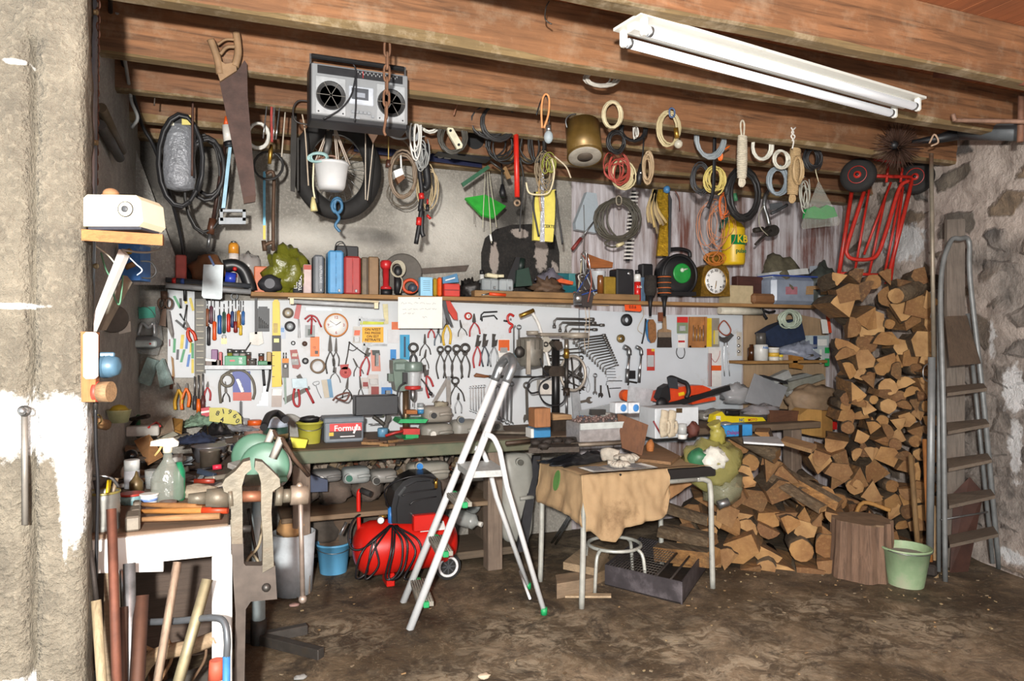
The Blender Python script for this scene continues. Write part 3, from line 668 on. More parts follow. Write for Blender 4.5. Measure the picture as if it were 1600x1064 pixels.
# --------- firewood
def ring_end():
 M,nt,b,N,L=nodes('log_end');v=coords(nt);n1=noise_tex(nt,v,5,5,.6,.3);n2=noise_tex(nt,v,60,3,.6);oi=N('ShaderNodeObjectInfo')
 c=ramp(nt,oi.outputs['Random'],[(0,rgb('4a3723')),(.25,rgb('7c5b35')),(.5,rgb('9c7544')),(.75,rgb('b38e5e')),(1,rgb('6a4b30'))])
 c=mixc(nt,ramp(nt,n1,[(.35,(.75,.75,.75)),(.65,(0,0,0))]),c,rgb('6b4526'));c=mixc(nt,ramp(nt,n2,[(.5,(0,0,0)),(.75,(.3,.3,.3))]),c,rgb('b08a58'))
 L(c,b.inputs['Base Color']);b.inputs['Roughness'].default_value=.85;bump(nt,b,n2,.4,.006);return M
LEND=ring_end()
def bark(name,a,b_,c_):
 M,nt,b,N,L=nodes(name);v=coords(nt,(30,4,30));n=noise_tex(nt,v,1.4,6,.7);n2=noise_tex(nt,coords(nt),9,5,.6)
 c=ramp(nt,n,[(.3,rgb(a)),(.52,rgb(b_)),(.72,rgb(c_))]);c=mixc(nt,ramp(nt,n2,[(.45,(0,0,0)),(.7,(.6,.6,.6))]),c,rgb('574c3c'))
 L(c,b.inputs['Base Color']);b.inputs['Roughness'].default_value=.9;bump(nt,b,n,.8,.012);return M
BARK=bark('log_bark','2e241b','54432f','7a6a55');SPLIT=bark('log_split','5a3f25','8a6339','b08650')
ORD=['first','second','third','fourth','fifth','sixth','seventh','eighth','ninth','tenth','eleventh','twelfth','thirteenth','fourteenth','fifteenth','sixteenth','seventeenth','eighteenth']
def log_mesh(m,M_,kind,r,ln,rg):
 """along local y, the cut end at y = 0"""
 if kind=='round':pr=[(2*pi*i/12,1+.08*rg.uniform(-1,1),1)for i in range(12)]
 elif kind=='half':pr=[(pi*i/8,1+.08*rg.uniform(-1,1),1)for i in range(9)]+[(-pi/2,.12*rg.uniform(.2,1.5),0)]
 elif kind=='wedge':
  w=rg.uniform(.3,.62)*pi;pr=[(pi/2-w/2+w*i/6,1.35+.1*rg.uniform(-1,1),1)for i in range(7)]+[(-pi/2,.55,0)]
 else:
  k=rg.uniform(.5,.8);pr=[(atan2(sy*k,sx),hypot(1,k)*rg.uniform(.85,1.1),sy>0)for sx,sy in((1,-1),(1,1),(.2,1.2),(-1,1),(-1,-1))]
 k=len(pr);vs=[];ny=3
 for j in range(ny+1):
  y=ln*j/ny;tp=1+.05*rg.uniform(-1,1);ox,oz=rg.uniform(-1,1)*.06*r,rg.uniform(-1,1)*.06*r
  for a,q,_ in pr:vs.append(M_@Vector((r*q*tp*cos(a)+ox,y+(rg.uniform(-.008,.012)if j==0 else 0),r*q*tp*sin(a)+oz)))
 o=0
 m.use(LEND);m.add(vs,[list(range(k)),[ny*k+i for i in range(k)][::-1]])
 base=len(m.v)-len(vs)
 for j in range(ny):
  for i in range(k):
   q=(base+j*k+i,base+(j+1)*k+i,base+(j+1)*k+(i+1)%k,base+j*k+(i+1)%k)
   m.use(BARK if pr[i][2]and pr[(i+1)%k][2]else SPLIT);m.f.append(list(q));m.fm.append(m.cur);m.fs.append(kind=='round')
KN={'round':'round branch log','half':'half-round split log','wedge':'wedge-split log','slab':'squarish split log'}
def stack(edge_l,edge_r,y0,y1,depth,where,grp,rg,size,axis,side,jit=.05,rot_z=0.0):
 py=y0;row=0
 while py>y1:
  h=rg.uniform(*size);xl,xr=lerp_tab(edge_l,py),lerp_tab(edge_r,py);px=xl+rg.uniform(0,12);col=0
  while px<xr-8:
   w=h*rg.uniform(.85,1.5);kind=rg.choices(['round','half','wedge','slab'],[.2,.25,.35,.2])[0]
   if px+w>xr+14:w=max(16,xr-px)
   d=depth(px+w/2,py)+rg.uniform(-jit,jit);ln_=rg.uniform(.3,.42)*(1-.4*(px>1370));c=atd(px+w/2,py-h/2+rg.uniform(-5,5),d);r=(w*.5+h*.5)*.55*d/F
   if kind=='round':r*=rg.uniform(.5,.95)
   M_=Matrix.Translation(c)@Matrix.Rotation(rot_z-PH+rg.uniform(-.22,.22),4,'Z')@Matrix.Rotation(rg.uniform(-.1,.1),4,'X')@Matrix.Rotation(rg.choice([0,pi,pi/2,-pi/2,0,pi])+rg.uniform(-.5,.5),4,'Y')
   lb='%s, %s from %s in %s row up of %s'%(KN[kind],ORD[min(col,17)],side,ORD[min(row,17)],where)
   t=T('firewood_log',lb,'log',grp,origin=c);log_mesh(t.p(None,LEND),M_,kind,r,ln_,rg)
   px+=w*.93;col+=1
  py-=h*.88;row+=1
rg=random.Random(21)
stack([(430,1302),(560,1300),(590,1306),(695,1308),(710,1290),(740,1258),(800,1238),(875,1236)],[(430,1432),(460,1455),(870,1470)],875,444,lambda x,y:5.2-.0022*max(0,x-1385),'tall stack','logs in the tall firewood stack',rg,(19,30),None,'bench',.05,-.26)
stack([(690,1130),(720,1122),(760,1105),(800,1060),(905,1040)],[(690,1190),(730,1215),(760,1240),(790,1290),(830,1325),(905,1300)],903,700,lambda x,y:4.62-.0004*(x-1100)+(905-y)*.0012,'low heap','logs in the low firewood heap',rg,(25,38),None,'table',.07,-.25)
def long_log(label,p0,p1,d0,d1,r,kind='slab',seed=1):
 a,b2=atd(*p0,d0),atd(*p1,d1);ln=(b2-a).length;q=(b2-a).to_track_quat('Y','Z').to_matrix().to_4x4()
 t=T('firewood_log',label,'log',None,origin=a);log_mesh(t.p(None,LEND),Matrix.Translation(a)@q,kind,r,ln,random.Random(seed))
long_log('bark-covered log lying sideways on top of the tall stack',(1400,462),(1460,440),5.0,5.25,.06,'round',4)
long_log('long split log slanting down on top of the low heap',(1285,800),(1205,750),4.5,4.75,.05,'half',5)
long_log('long squared split log beside the slanting one on the low heap',(1312,790),(1215,735),4.62,4.9,.042,'slab',6)
long_log('dark barky log rising behind the yellow bag',(1215,712),(1140,672),4.7,4.9,.06,'round',7)
long_log('short split log with rough end above the low heap',(1165,760),(1135,748),4.45,4.75,.07,'half',8)
long_log('long grey log lying crosswise under the table, lower one',(1115,852),(1035,835),4.45,4.7,.075,'half',9)
long_log('long brown log lying crosswise under the table, lowest one',(1118,872),(1030,862),4.42,4.7,.065,'slab',10)
long_log('long reddish log lying crosswise under the table, topmost one',(1108,818),(1030,795),4.55,4.75,.06,'half',11)
t=T('chopping_block','wide upright tree stump used as chopping block beside the green bucket','chopping block');c=atz(1346,898,0)
CHB=wood('755c4a',2,1.6,.7,.9);n=30;rgc=random.Random(5);rad=[.175*(1+.09*rgc.uniform(-1,1))for _ in range(n)]
m=t.p('side',CHB);vs=[];fs=[]
for j in range(7):
 z=.36*j/6
 for i in range(n):k=1+(.12*(1-j/6)**2);a=2*pi*i/n;rr=rad[i]*k*(1+.03*noise.noise(Vector((i*.8,j*.5,3))));vs.append(c+Vector((rr*cos(a),rr*sin(a),z)))
for j in range(6):
 for i in range(n):fs.append((j*n+i,j*n+(i+1)%n,(j+1)*n+(i+1)%n,(j+1)*n+i))
m.add(vs,fs);m=t.p('cut_face',mt('75604a',.9,0,.35,12,.3));m.add([v+Vector((0,0,.001))for v in vs[6*n:]]+[v-Vector((0,0,.01))for v in vs[6*n:]],[list(range(n)),list(range(2*n-1,n-1,-1))]+[(i,i+n,(i+1)%n+n,(i+1)%n)for i in range(n)])
t=T('axe','axe stuck in the chopping block with its handle leaning on the logs','axe');hb=atd(1336,820,4.72);m=t.p('blade',mt('2a2624',.5,.6));m.box(hb,(.04,.08,.16),Matrix.Rotation(.1,3,'Y'),.012)
m=t.p('handle',wood('9a7038',0,3));m.tube(cr([hb+Vector((0,0,.06)),atd(1350,785,4.7),atd(1392,798,4.6)],4),.014,8)
# --------- hand truck upside down on the logs
RT=mt('b0291e',.42,0,.3,18,dirt=.12,dcol='4a2a20');t=T('hand_truck','red tube hand truck standing upside down on the firewood stack','hand truck')
D=5.35;Z2=lambda px,py,d=D:atd(px,py,d)
for a,b2 in(((1331,298),(1308,445)),((1427,275),(1385,445))):t.p('side_rail',RT).tube([Z2(*a),Z2(*b2)],.0155,8)
m=t.p('inner_loop',RT);m.tube(cr([Z2(1350,300,5.28),Z2(1325,380,5.26),Z2(1324,398,5.26),Z2(1335,405,5.26),Z2(1358,405,5.26),Z2(1372,396,5.26),Z2(1385,360,5.26),Z2(1405,295,5.28),Z2(1420,282,5.28)],5),.0145,8)
for a,b2 in(((1358,297),(1335,428)),((1383,310),(1358,428)),((1392,285),(1350,398)),((1407,300),(1382,430)),((1411,292),(1392,440))):t.p('bar',RT).tube([Z2(*a),Z2(*b2)],.0095,8)
t.p('cross_bar',RT).tube([Z2(1312,427),Z2(1388,430)],.012,8);t.p('axle',RT).tube([Z2(1340,274),Z2(1432,277)],.014,8);t.p('toe_plate',RT).tube([Z2(1365,249),Z2(1408,254)],.012,6)
for a in((1388,255),(1410,262)):t.p('bracket',RT).tube([Z2(*a),Z2(a[0]-3,285)],.01,6)
def wheel(t,c,ax,r,w,rim,hubr=.5):
 ax=ax.normalized();q=Matrix.Translation(c)@ax.to_track_quat('Z','Y').to_matrix().to_4x4();m=t.p('wheel',RUBBER)
 m.lathe([(r*.5,w*.42),(r*.8,w*.5),(r*.95,w*.36),(r,w*.15),(r,-w*.15),(r*.95,-w*.36),(r*.8,-w*.5),(r*.5,-w*.42)],26,q)
 h=t.p('hub',rim,m);h.lathe([(.001,w*.5),(r*.2,w*.52),(r*.22,w*.36),(r*.45,w*.38),(r*.52,w*.46),(r*.52,-w*.46),(.001,-w*.46)],20,q);h.use(BLACK).lathe([(.001,w*.6),(r*.1,w*.6),(r*.1,w*.4)],10,q)
wheel(t,Z2(1341,274,5.22),-VIEW*.8-RIGHT*.6,.125,.08,RT);wheel(t,Z2(1432,277,5.35),-VIEW*.7-RIGHT*.75,.125,.08,RT)
t=T('chimney_brush','round rusty wire chimney sweeping brush hanging under the joist','brush');cb=atd(1402,230,4.62);m=t.p('bristle',mt('4a3226',.7,.3),kind='stuff');rg=random.Random(8)
for k in range(380):
 d=Vector((rg.gauss(0,1),rg.gauss(0,1)*.5,rg.gauss(0,1))).normalized();m.tube([cb+d*.02,cb+d*rg.uniform(.12,.165)],.0018,3)
t.p('hub',BLACK).ball(cb-VIEW*.05+RIGHT*-.05,.028,12,8)
t=T('pvc_pipe','thick grey plastic drain pipe under the joists by the stone wall','pipe');m=t.p('tube',mt('55595c',.5,0,.15));m.tube([atd(1505,206,4.5),atd(1610,207,4.1)],.05,18);m=t.p('rolled_liner',BLACK);m.tube([atd(1425,222,4.6),atd(1470,216,4.55),atd(1505,206,4.51)],.03,10,rs=[.012,.03,.048])
m=t.p('cord_loop',mt('b0947c'));m.tube(cr([atd(1452,224,4.5),atd(1460,210,4.46),atd(1466,222,4.46),atd(1455,228,4.46)],5),.006,6)
m=one('rusty_pipe','thick rusty tube fixed high beside the end of the strip light','pipe',mt('7a4a38',.7,.2,.35,20));m.tube([atd(1460,114,3.7),atd(1610,127,3.45)],.024,12)
m=one('rusty_pipe','thin rusty tube running under the joist above the grey drain pipe','pipe',mt('8a6a58',.7,.2,.35,20));m.tube(cr([atd(1489,178,4.0),atd(1492,187,4.0),atd(1500,188,3.99),atd(1605,190,3.75)],3),.012,8)
m=one('rusty_pipe','vertical rusty bracket bar beside the grey drain pipe','pipe',mt('7a5644',.7,.2,.35,20));m.tube([atd(1596,148,3.85),atd(1594,222,3.85)],.016,8)
# --------- poles, ladder and boards by the stone wall
t=T('step_ladder','old grey tube step ladder with wooden treads leaning on the stone wall','ladder');OT=mt('777a7a',.5,.35,.25,16)
f0,f1=atz(1477,908,0),atz(1561,888,0);
m=t.p('front_frame',OT);m.tube(cr([f0,atd(1474,640,4.36),atd(1470,445,4.5),atd(1484,380,4.55),atd(1500,373,4.56),atd(1514,378,4.58),atd(1516,440,4.56),atd(1538,640,4.5),f1],6),.0155,10)
for a,b2 in(((1467,492,4.55),(1467,893,4.42)),((1512,490,4.62),(1551,880,4.55))):t.p('rear_leg',OT).tube([atd(*a),atd(*b2)],.013,8)
TW=wood('5e5347',0,3,.4)
for pl in([(1477,604),(1536,598),(1542,606),(1480,614)],[(1478,660),(1540,654),(1546,662),(1481,674)],[(1479,716),(1543,708),(1550,718),(1482,732)],[(1480,772),(1548,764),(1555,774),(1483,790)],[(1481,836),(1552,822),(1560,834),(1484,851)]):
 m=t.p('tread',TW);P=[atd(x,y,4.5 if i in(0,1)else 4.34)for i,(x,y)in enumerate(pl)];m.hexa(P+[v-Vector((0,0,.02))for v in P])
t.p('platform',wood('4a3c2f',2,3)).hexa([atd(1476,494,4.5),atd(1510,493,4.52),atd(1532,568,4.42),atd(1484,572,4.38)]+[atd(1477,494,4.53),atd(1511,493,4.55),atd(1533,568,4.45),atd(1485,572,4.41)])
t.p('strut',STEEL).tube([atd(1470,812,4.4),atd(1543,800,4.5)],.006,6)
m=one('wooden_plank','tall grey plank standing behind the old step ladder','plank',wood('6f655c',2,2));P=[atd(1478,900,4.66),atd(1507,895,4.66),atd(1508,342,4.8),atd(1480,343,4.8)];m.hexa(P+[v+VIEW*.03 for v in P])
t=T('steel_pole','tall rusted steel pole with a wide lower sleeve beside the old ladder','pole');t.p('upper_tube',mt('8a8172',.5,.4,.35,12,dirt=.3,dcol='6b4630')).tube([atd(1455,240,4.5),atd(1459,560,4.5)],.013,10)
t.p('sleeve',mt('8a8e8f',.5,.4,.2,12)).tube([atd(1456,558,4.5),atd(1453,860,4.5)],.022,12);t.p('hook',STEEL).tube(cr([atd(1450,568,4.48),atd(1443,575,4.46),atd(1443,590,4.46),atd(1449,596,4.48)],4),.004,5)
t=T('sledge_handle','shorter worn wooden tool handle leaning behind the green bucket','handle');t.p(None,wood('7a5f3c',2,3)).tube([atd(1423,711,4.7),atd(1436,880,4.6)],.017,10)
t=T('sledgehammer','sledgehammer with orange-brown handle standing head down beside the green bucket','sledgehammer');t.p('handle',wood('96602f',2,3)).tube([atd(1445,686,4.6),atd(1454,885,4.5)],.016,10);p=atz(1455,900,0);t.p('head',IRON).box((p.x,p.y,.05),(.13,.08,.075),Matrix.Rotation(.5,3,'Z'),.012)
m=one('rusty_sheet','dark rusty iron sheet standing behind the lower ladder treads','metal sheet',mt('3f241a',.7,.3,.4,12));m.hexa([atd(1484,895,4.55),atd(1513,893,4.55),atd(1537,770,4.62),atd(1515,745,4.66)]+[atd(1484,895,4.57),atd(1513,893,4.57),atd(1537,770,4.64),atd(1490,770,4.68)])
m=one('spade_blade','curved pale wooden board edge behind the sledgehammer head','board',wood('9a7f5c',2,2));m.tube(cr([atd(1463,790,4.62),atd(1461,850,4.6),atd(1463,905,4.45)],3),.02,6,flat=.5)
# --------- tool boards on the wall
BW=mt('c6cacd',.55,0,.05,5,dirt=.1,dcol='a9a59c')
m=one('tool_board','large white painted board covered with hand tools under the shelf','tool board',BW);m.pp([(318,470),(620,468),(904,482),(904,695),(318,700)],-.02,.02)
m=one('tool_board','white painted board with ratchets and brushes beside the drill press','tool board',mt('c2c8ce',.55,0,.05,5,dirt=.08,dcol='a9a59c'));m.pp([(906,484),(1004,489),(1004,492),(1160,492),(1158,690),(906,692)],-.02,.02)
m=one('tool_board','narrow white board with coloured plastic strips by the corner','tool board',BW);m.pp([(262,452),(304,455),(304,590),(262,590)],-.03,.03)
m=one('plywood_sheet','beige plywood sheet on the wall behind the small paint shelf','panel',wood('a98e6f',2,1.5,.2));m.pp([(1163,492),(1242,490),(1290,500),(1290,640),(1163,640)],-.015,.015)
YT=-.032
def rim_px(m,x,y,r,Y,rad,sq=1.0,n=20):m.pt([(x+r*cos(2*pi*i/n),y+r*sq*sin(2*pi*i/n))for i in range(n)],Y,rad,6,closed=True)
def disk_px(m,x,y,r,Y,th,n=20,sq=1.0):m.pp([(x+r*cos(2*pi*i/n),y+r*sq*sin(2*pi*i/n))for i in range(n)],Y,th)
def rect(x0,y0,x1,y1,k=0):
 return[(x0+k,y0),(x1+k,y0),(x1,y1),(x0,y1)]
PK={'green':'2e8a55','dark':'35333a','yellow':'cbb637','maroon':'6a2c42','blue':'3a6fb5'}
for col,lab,q in(('green','green strip pinned highest on the narrow board',[(270,463),(274,462),(284,481),(280,482)]),('dark','dark strip beside the highest green strip on the narrow board',rect(281,466,285,482,-1)),('yellow','yellow strip pinned beside the dark strip near the board top',[(286,462),(290,461),(293,474),(289,475)]),('yellow','long yellow strip slanting beside the drawer rack top',[(295,466),(299,465),(304,485),(300,486)]),('maroon','small maroon strip at the narrow board edge',rect(264,530,266,541)),('green','upright green strip beside the small maroon one',rect(270,529,274,551,1)),('yellow','slanting yellow strip beside the tall blue one',rect(281,523,286,545,2)),('blue','tall blue strip beside the slanting yellow one',rect(289,523,293,545,2)),('yellow','narrow yellow strip next to the drawer rack middle',rect(296,531,299,551,1)),('dark','black strip pinned under the upright green one',rect(275,546,279,562,1)),('green','leaning green strip between black and lower blue strips',rect(281,546,285,566,5)),('blue','lower blue strip above the trowel hook',rect(291,554,295,573,3)),('green','green strip tight against the drawer rack',rect(299,536,303,560,0)),('yellow','lowest yellow strip against the drawer rack',rect(299,561,303,583,0))):
 one('plastic_packer',lab,'packer',mt(PK[col],.5),'coloured packers on the narrow board').pp(q,-.036,.005)
t=T('drawer_rack','dark steel rack of small drawers at the edge of the tool board','drawer rack');m=t.p('case',mt('4c4a45',.5,.3,.2));m.pp(rect(304,467,321,583,1),-.05,.05)
for k in range(11):
 y=470+k*10.2;d=t.p('drawer',mt('57544c',.5,.2,.25));d.pp(rect(306,y,319,y+8.6),-.056,.007);t.p('label_strip',mt('b9b4a2',.7),d).pp(rect(307,y+6.6,318,y+8),-.0585,.003)
HC={'brown':'7a4327','plum':'5a3440','orange':'d9541c','blue':'1f5a9c','dark green':'24483a','red':'c22a1c','navy':'263a66','maroon':'7a1f1c','amber':'b9791f','yellow':'cfae2a','black':'222226'}
for k,(x,yb,y0,y1,col,w)in enumerate(((324,470,482,510,'brown',2.6),(330,458,478,506,'plum',2.8),(335,462,502,532,'orange',3.2),(343,470,492,522,'blue',3.3),(350,475,487,521,'dark green',2.6),(357,470,490,519,'red',3),(363,466,486,512,'navy',2.6),(368,466,502,520,'maroon',3.2),(373,468,485,512,'amber',3.2),(376,470,508,524,'yellow',2.6),(380,470,486,508,'blue',2.4),(326,500,510,540,'black',2.8))):
 t=T('screwdriver','%s-handled screwdriver hanging in the rack, %s along from the drawer rack'%(col,ORD[k])if k<11 else 'long black-handled screwdriver hanging lowest by the drawer rack','screwdriver','screwdrivers in the magnetic rack')
 Y=YT-.012-.006*(k%2);s=mpp(x,Y);h=t.p('handle',mt(HC[col],.35,0,.1));h.pt([(x,y0),(x,y0+2),(x,(y0+y1)/2),(x,y1-2),(x,y1)],Y,1,8,rs=[w*.55*s,w*s,w*.85*s,w*s,w*.6*s]);t.p('blade',CHROME).pt([(x,yb),(x,y0)],Y,.8*s,6)
for x,y,l in((333,460,'grey magnet ring holding screwdrivers under the white plate'),(366,463,'grey magnet ring holding screwdrivers beside the steel hook')):
 m=one('magnet_ring',l,'magnet',GREY);rim_px(m,x,y,5,YT-.012,.006)
t=T('metal_plate','white enamelled plate hung by a blue clip over the screwdrivers','plate');Y=-.3;m=t.p('plate',mt('c3ced2',.5,0,.12));m.pp([(318,413),(349,414),(347,466),(344,468),(318,466),(315,462)],Y,.004);t.p('clip',mt('2c4f86',.5)).pp([(325,400),(328,399),(336,414),(333,416)],Y-.01,.012)
t=T('masonry_trowel','trowel with grey square blade hanging from a black bar','trowel');m=t.p('blade',mt('8d8a84',.45,.4,.2));m.pp([(390,520),(409,518),(412,536),(404,540),(390,538)],YT-.02,.004);t.p('handle',BLACK).pp(rect(398,462,402,522),YT-.02,.012);t.p('shaft',DSTEEL).pt([(392,535),(382,550),(374,553)],YT-.02,.004)
t=T('drill_bit_case','open dark plastic case of drill bits beside the yellow level','case');m=t.p('case',mt('33373a',.5));m.pp(rect(402,482,421,518),YT-.004,.012);m.pp(rect(404,479,418,482),YT-.004,.01)
for k in range(6):t.p('drill_bit',DSTEEL).pt([(405+2.7*k,513),(405+2.7*k,495+2.4*k)],YT-.01,.0022)
t=T('spirit_level','yellow spirit level hanging upright on the white board','spirit level');m=t.p('body',mt('d8b81e',.45,0,.08));m.pp([(426,472),(429,468),(434,468),(437,473),(440,604),(425,605)],YT-.012,.018);m.use(BLACK).pp(rect(425,524,439,549),YT-.013,.002);v=t.p('vial',mt('d3d36a',.2));v.pp(rect(428,529,436,535),YT-.016,.004);m.use(mt('b5a05a')).pp(rect(427,505,434,520),YT-.0135,.002)
m.use(BLACK)
for y in(555,571,588):m.pp(rect(425,y,429,y+1),YT-.0135,.002)
def washer(name,label,cat,x,y,r,mat,hole=.35,th=.008,mat2=None):
 t=T(name,label,cat);m=t.p('disc' if mat2 else None,mat);s=mpp(x,YT);c=at(x,y,YT);M_=Matrix.Translation(c)@FRONT
 m.lathe([(r*hole*s,0),(r*s,0),(r*s,th),(r*hole*s,th)],20,M_,cap=False);m.lathe([(r*hole*s,th),(r*hole*s,0)],20,M_,cap=False)
 if mat2:t.p('hub',mat2).lathe([(r*hole*s,-.001),(r*.6*s,0),(r*.6*s,th+.003),(r*hole*s,th+.004)],16,M_,cap=False)
washer('abrasive_disc','tan grinding disc, upper of two beside the yellow level','disc',450,489,8.4,mt('6b6154',.9),.25,.006,mt('b5aa94'))
washer('abrasive_disc','dark grinding disc, lower of two beside the yellow level','disc',453,510,8.2,mt('3d3d3f',.9),.25,.006,mt('9aa0a3'))
washer('abrasive_disc','small brown disc pinned left of the orange card'.replace('left of','beside'),'disc',476,537,4,mt('4d382d',.9),.15,.006)
washer('rubber_ring','small black rubber ring under the grinding discs','ring',458,536,3.3,RUBBER,.6)
washer('abrasive_disc','small black disc under the orange card','disc',477,564,5,mt('29282a',.9),.3,.006,GREY)
washer('tape_roll','roll of brown packing tape hanging beside the black shears','tape',496,572,11.5,mt('7d6b58',.5),.74,.03)
washer('tape_roll','roll of black tape hanging under the orange number tag','tape',978,500,9.5,mt('232426',.5),.45,.02,mt('3a3b3e'))
washer('ring_gear','small brass coupling hanging over the ratchets','coupling',969,529,6.5,mt('86754f',.5,.5),.4,.02,BRASS)
washer('tape_measure_roll','small red and white tape roll by the needle-nose pliers','tape',731,494,6,mt('b5342c',.5),.2,.015,WHITE)
def plier(name,label,cat,tip,piv,h1,h2,hcol,jw=2.6,hr=1.4,bow=.12,jaw='long',Y=YT-.006,steel=None,group='pliers and pincers on the board'):
 t=T(name,label,cat,group);st=steel or DSTEEL;tip,piv,h1,h2=[Vector((*q,0))for q in(tip,piv,h1,h2)];s=mpp(piv.x,Y)
 d=(tip-piv);ln=d.length;d.normalize();nn=Vector((-d.y,d.x,0))
 m=t.p('jaw',st)
 if jaw=='long':
  for sg in(-1,1):m.pp([tuple(v)[:2]for v in((piv-d*jw,piv+nn*sg*jw,piv+d*ln*.4+nn*sg*jw*.8,tip+nn*sg*.7,tip+nn*sg*.1,piv+nn*sg*.05))][::sg],Y,.008)
 elif jaw=='pincer':
  R=ln*.42;c=piv+d*(ln-R);m.pt([tuple(c+d*(-R*cos(a))+nn*(R*1.05*sin(a)))[:2]for a in[2*pi*i/16 for i in range(17)]],Y,jw*.55*s,6,flat=.8);m.pp([tuple(piv+d*jw*cos(a)+nn*jw*sin(a))[:2]for a in[2*pi*i/10 for i in range(10)]],Y-.003,.01)
 else:
  m.pp([tuple(v)[:2]for v in(piv-nn*jw-d*jw,piv-nn*jw*1.2+d*ln*.5,tip-nn*jw*1.5,tip+nn*jw*.4,piv+d*ln*.7+nn*0,piv+d*ln*.45+nn*jw*.3,piv+d*ln*.55+nn*jw*1.6,piv+nn*jw*1.3)],Y,.009)
 m.pp([tuple(piv+d*jw*.5*cos(a)+nn*jw*.5*sin(a))[:2]for a in[2*pi*i/8 for i in range(8)]],Y-.004,.012)
 for sg,h in((1,h1),(-1,h2)):
  mid=(piv+h)/2;out=(h1-h2);out=out.normalized()if out.length else nn;mid=mid+out*sg*(h-piv).length*bow
  hm=t.p('handle',hcol or st);P=cr([at(v.x,v.y,Y+.003)for v in(piv,mid,h)],5);hm.tube(P,hr*s,7,rs=[hr*s*(.75 if i<3 else 1)for i in range(len(P))])
RH=mt('a3262a',.45,0,.12);YH=mt('c9a224',.45);BH=mt('2a2a2e',.5)
for lab,tip,piv,h1,h2,col,kw in(('black-bladed tin shears hanging under the round clock',(516,522),(516,548),(511,584),(521,582),None,dict(jw=3.4,hr=1.2)),('thin round-nose pliers hanging beside the shears',(525.5,528),(525,549),(521,572),(529,572),None,dict(jw=2.2,hr=1)),('tiny spread pliers under the tape roll',(525,574),(524,582),(516,592),(532,598),None,dict(jw=1.4,hr=.7)),('slim pliers under the red wheel tool',(544,590),(542,606),(535,622),(550,624),None,dict(jw=2.2,hr=1)),('long red-handled cutters beside the pink card',(577,544),(573,556),(563,588),(574,586),RH,dict(jw=3,hr=1.5,jaw='grip')),('thin-nosed pliers crossing over the red wheel tool',(552,560),(558,572),(553,588),(568,584),None,dict(jw=1.6,hr=.8)),('long bare pliers hanging under the silver bags',(562,588),(564,606),(560,622),(570,634),None,dict(jw=1.8,hr=.9)),('black crimping pliers beside the blue saw blade pack',(646,537),(646,552),(641,566),(651,566),BH,dict(jw=3.6,hr=2,jaw='pincer')),('bare steel pliers under the note paper corner',(664,522),(664,536),(656,556),(673,554),None,dict(jw=2,hr=1)),('small bare pliers below the bare steel ones',(666,546),(664,558),(657,566),(670,576),None,dict(jw=1.8,hr=.9)),('short red-handled nippers under the note paper',(673,506),(674,514),(669,528),(679,528),RH,dict(jw=2,hr=1.3)),('grey-handled pliers beside the short red nippers',(686,512),(685,520),(679,540),(689,536),mt('5c6872',.5),dict(jw=2,hr=1.2)),('wire stripper with yellow handle ends below the red snips',(698,490),(698,506),(694,540),(703,538),YH,dict(jw=4,hr=2)),('fine needle-nose pliers beside the red tape roll',(719,500),(721,511),(716,526),(730,524),None,dict(jw=1.6,hr=.8)),('red-handled pliers hanging under the hex keys',(741,490),(741,503),(734,526),(750,522),RH,dict(jw=2.8,hr=1.4)),('black carpenter pincers, first of four in a row',(688,542),(688,552),(685,592),(693,591),None,dict(jaw='pincer',jw=3,hr=1.2)),('black carpenter pincers, second of four in a row',(700,541),(700,551),(697,591),(705,591),None,dict(jaw='pincer',jw=3,hr=1.2)),('black carpenter pincers, third of four in a row',(714,540),(713,552),(708,592),(721,592),None,dict(jaw='pincer',jw=3.6,hr=1.3)),('widest black carpenter pincers, last of four in a row',(727,538),(727,552),(723,590),(732,590),None,dict(jaw='pincer',jw=4,hr=1.4)),('red-handled water pump pliers beside the pincers',(750,524),(746,540),(741,575),(749,572),RH,dict(jaw='grip',jw=2.8,hr=1.5)),('dark water pump pliers, middle of the three',(760,522),(757,540),(755,573),(762,572),mt('454a52',.4,.5),dict(jaw='grip',jw=3,hr=1.4)),('shiny water pump pliers beside the orange card',(774,522),(772,540),(767,573),(776,572),STEEL,dict(jaw='grip',jw=3,hr=1.3)),('large open pincers beside the grey folding square',(711,590),(712,602),(704,632),(726,627),None,dict(jaw='pincer',jw=3,hr=1.2)),('light steel pliers hanging low under the open pincers',(717,614),(716,624),(712,646),(721,646),STEEL,dict(jw=2,hr=1)),('red locking pliers hanging behind the small drill press',(665,570),(666,586),(670,622),(677,604),RH,dict(jaw='grip',jw=3,hr=1.8)),('red-grip pliers low on the board by the corner',(325,596),(324,604),(320,628),(328,626),RH,dict(jw=2.6,hr=1.6)),('hose clamp pliers hanging beside the puncture kit card',(352,596),(353,612),(348,628),(359,628),None,dict(jw=2.4,hr=1.1))):
 nm='pincers' if 'pincer' in lab else 'shears' if 'shears' in lab else 'pliers'
 plier(nm,lab,nm,tip,piv,h1,h2,col,**kw)
t=T('tin_snips','red-handled snips hanging from the shelf edge beside the note','snips');m=t.p('handle',mt('b3311f',.45));Y=-.2
m.pp([(696,467),(702,468),(714,488),(715,500),(709,499),(700,485)],Y,.02);m2=t.p('handle',DGREY);m2.pp([(690,470),(696,468),(701,490),(708,510),(705,511),(696,494)],Y-.01,.015);t.p('blade',STEEL).pp([(690,476),(694,478),(697,505),(692,512)],Y,.006)
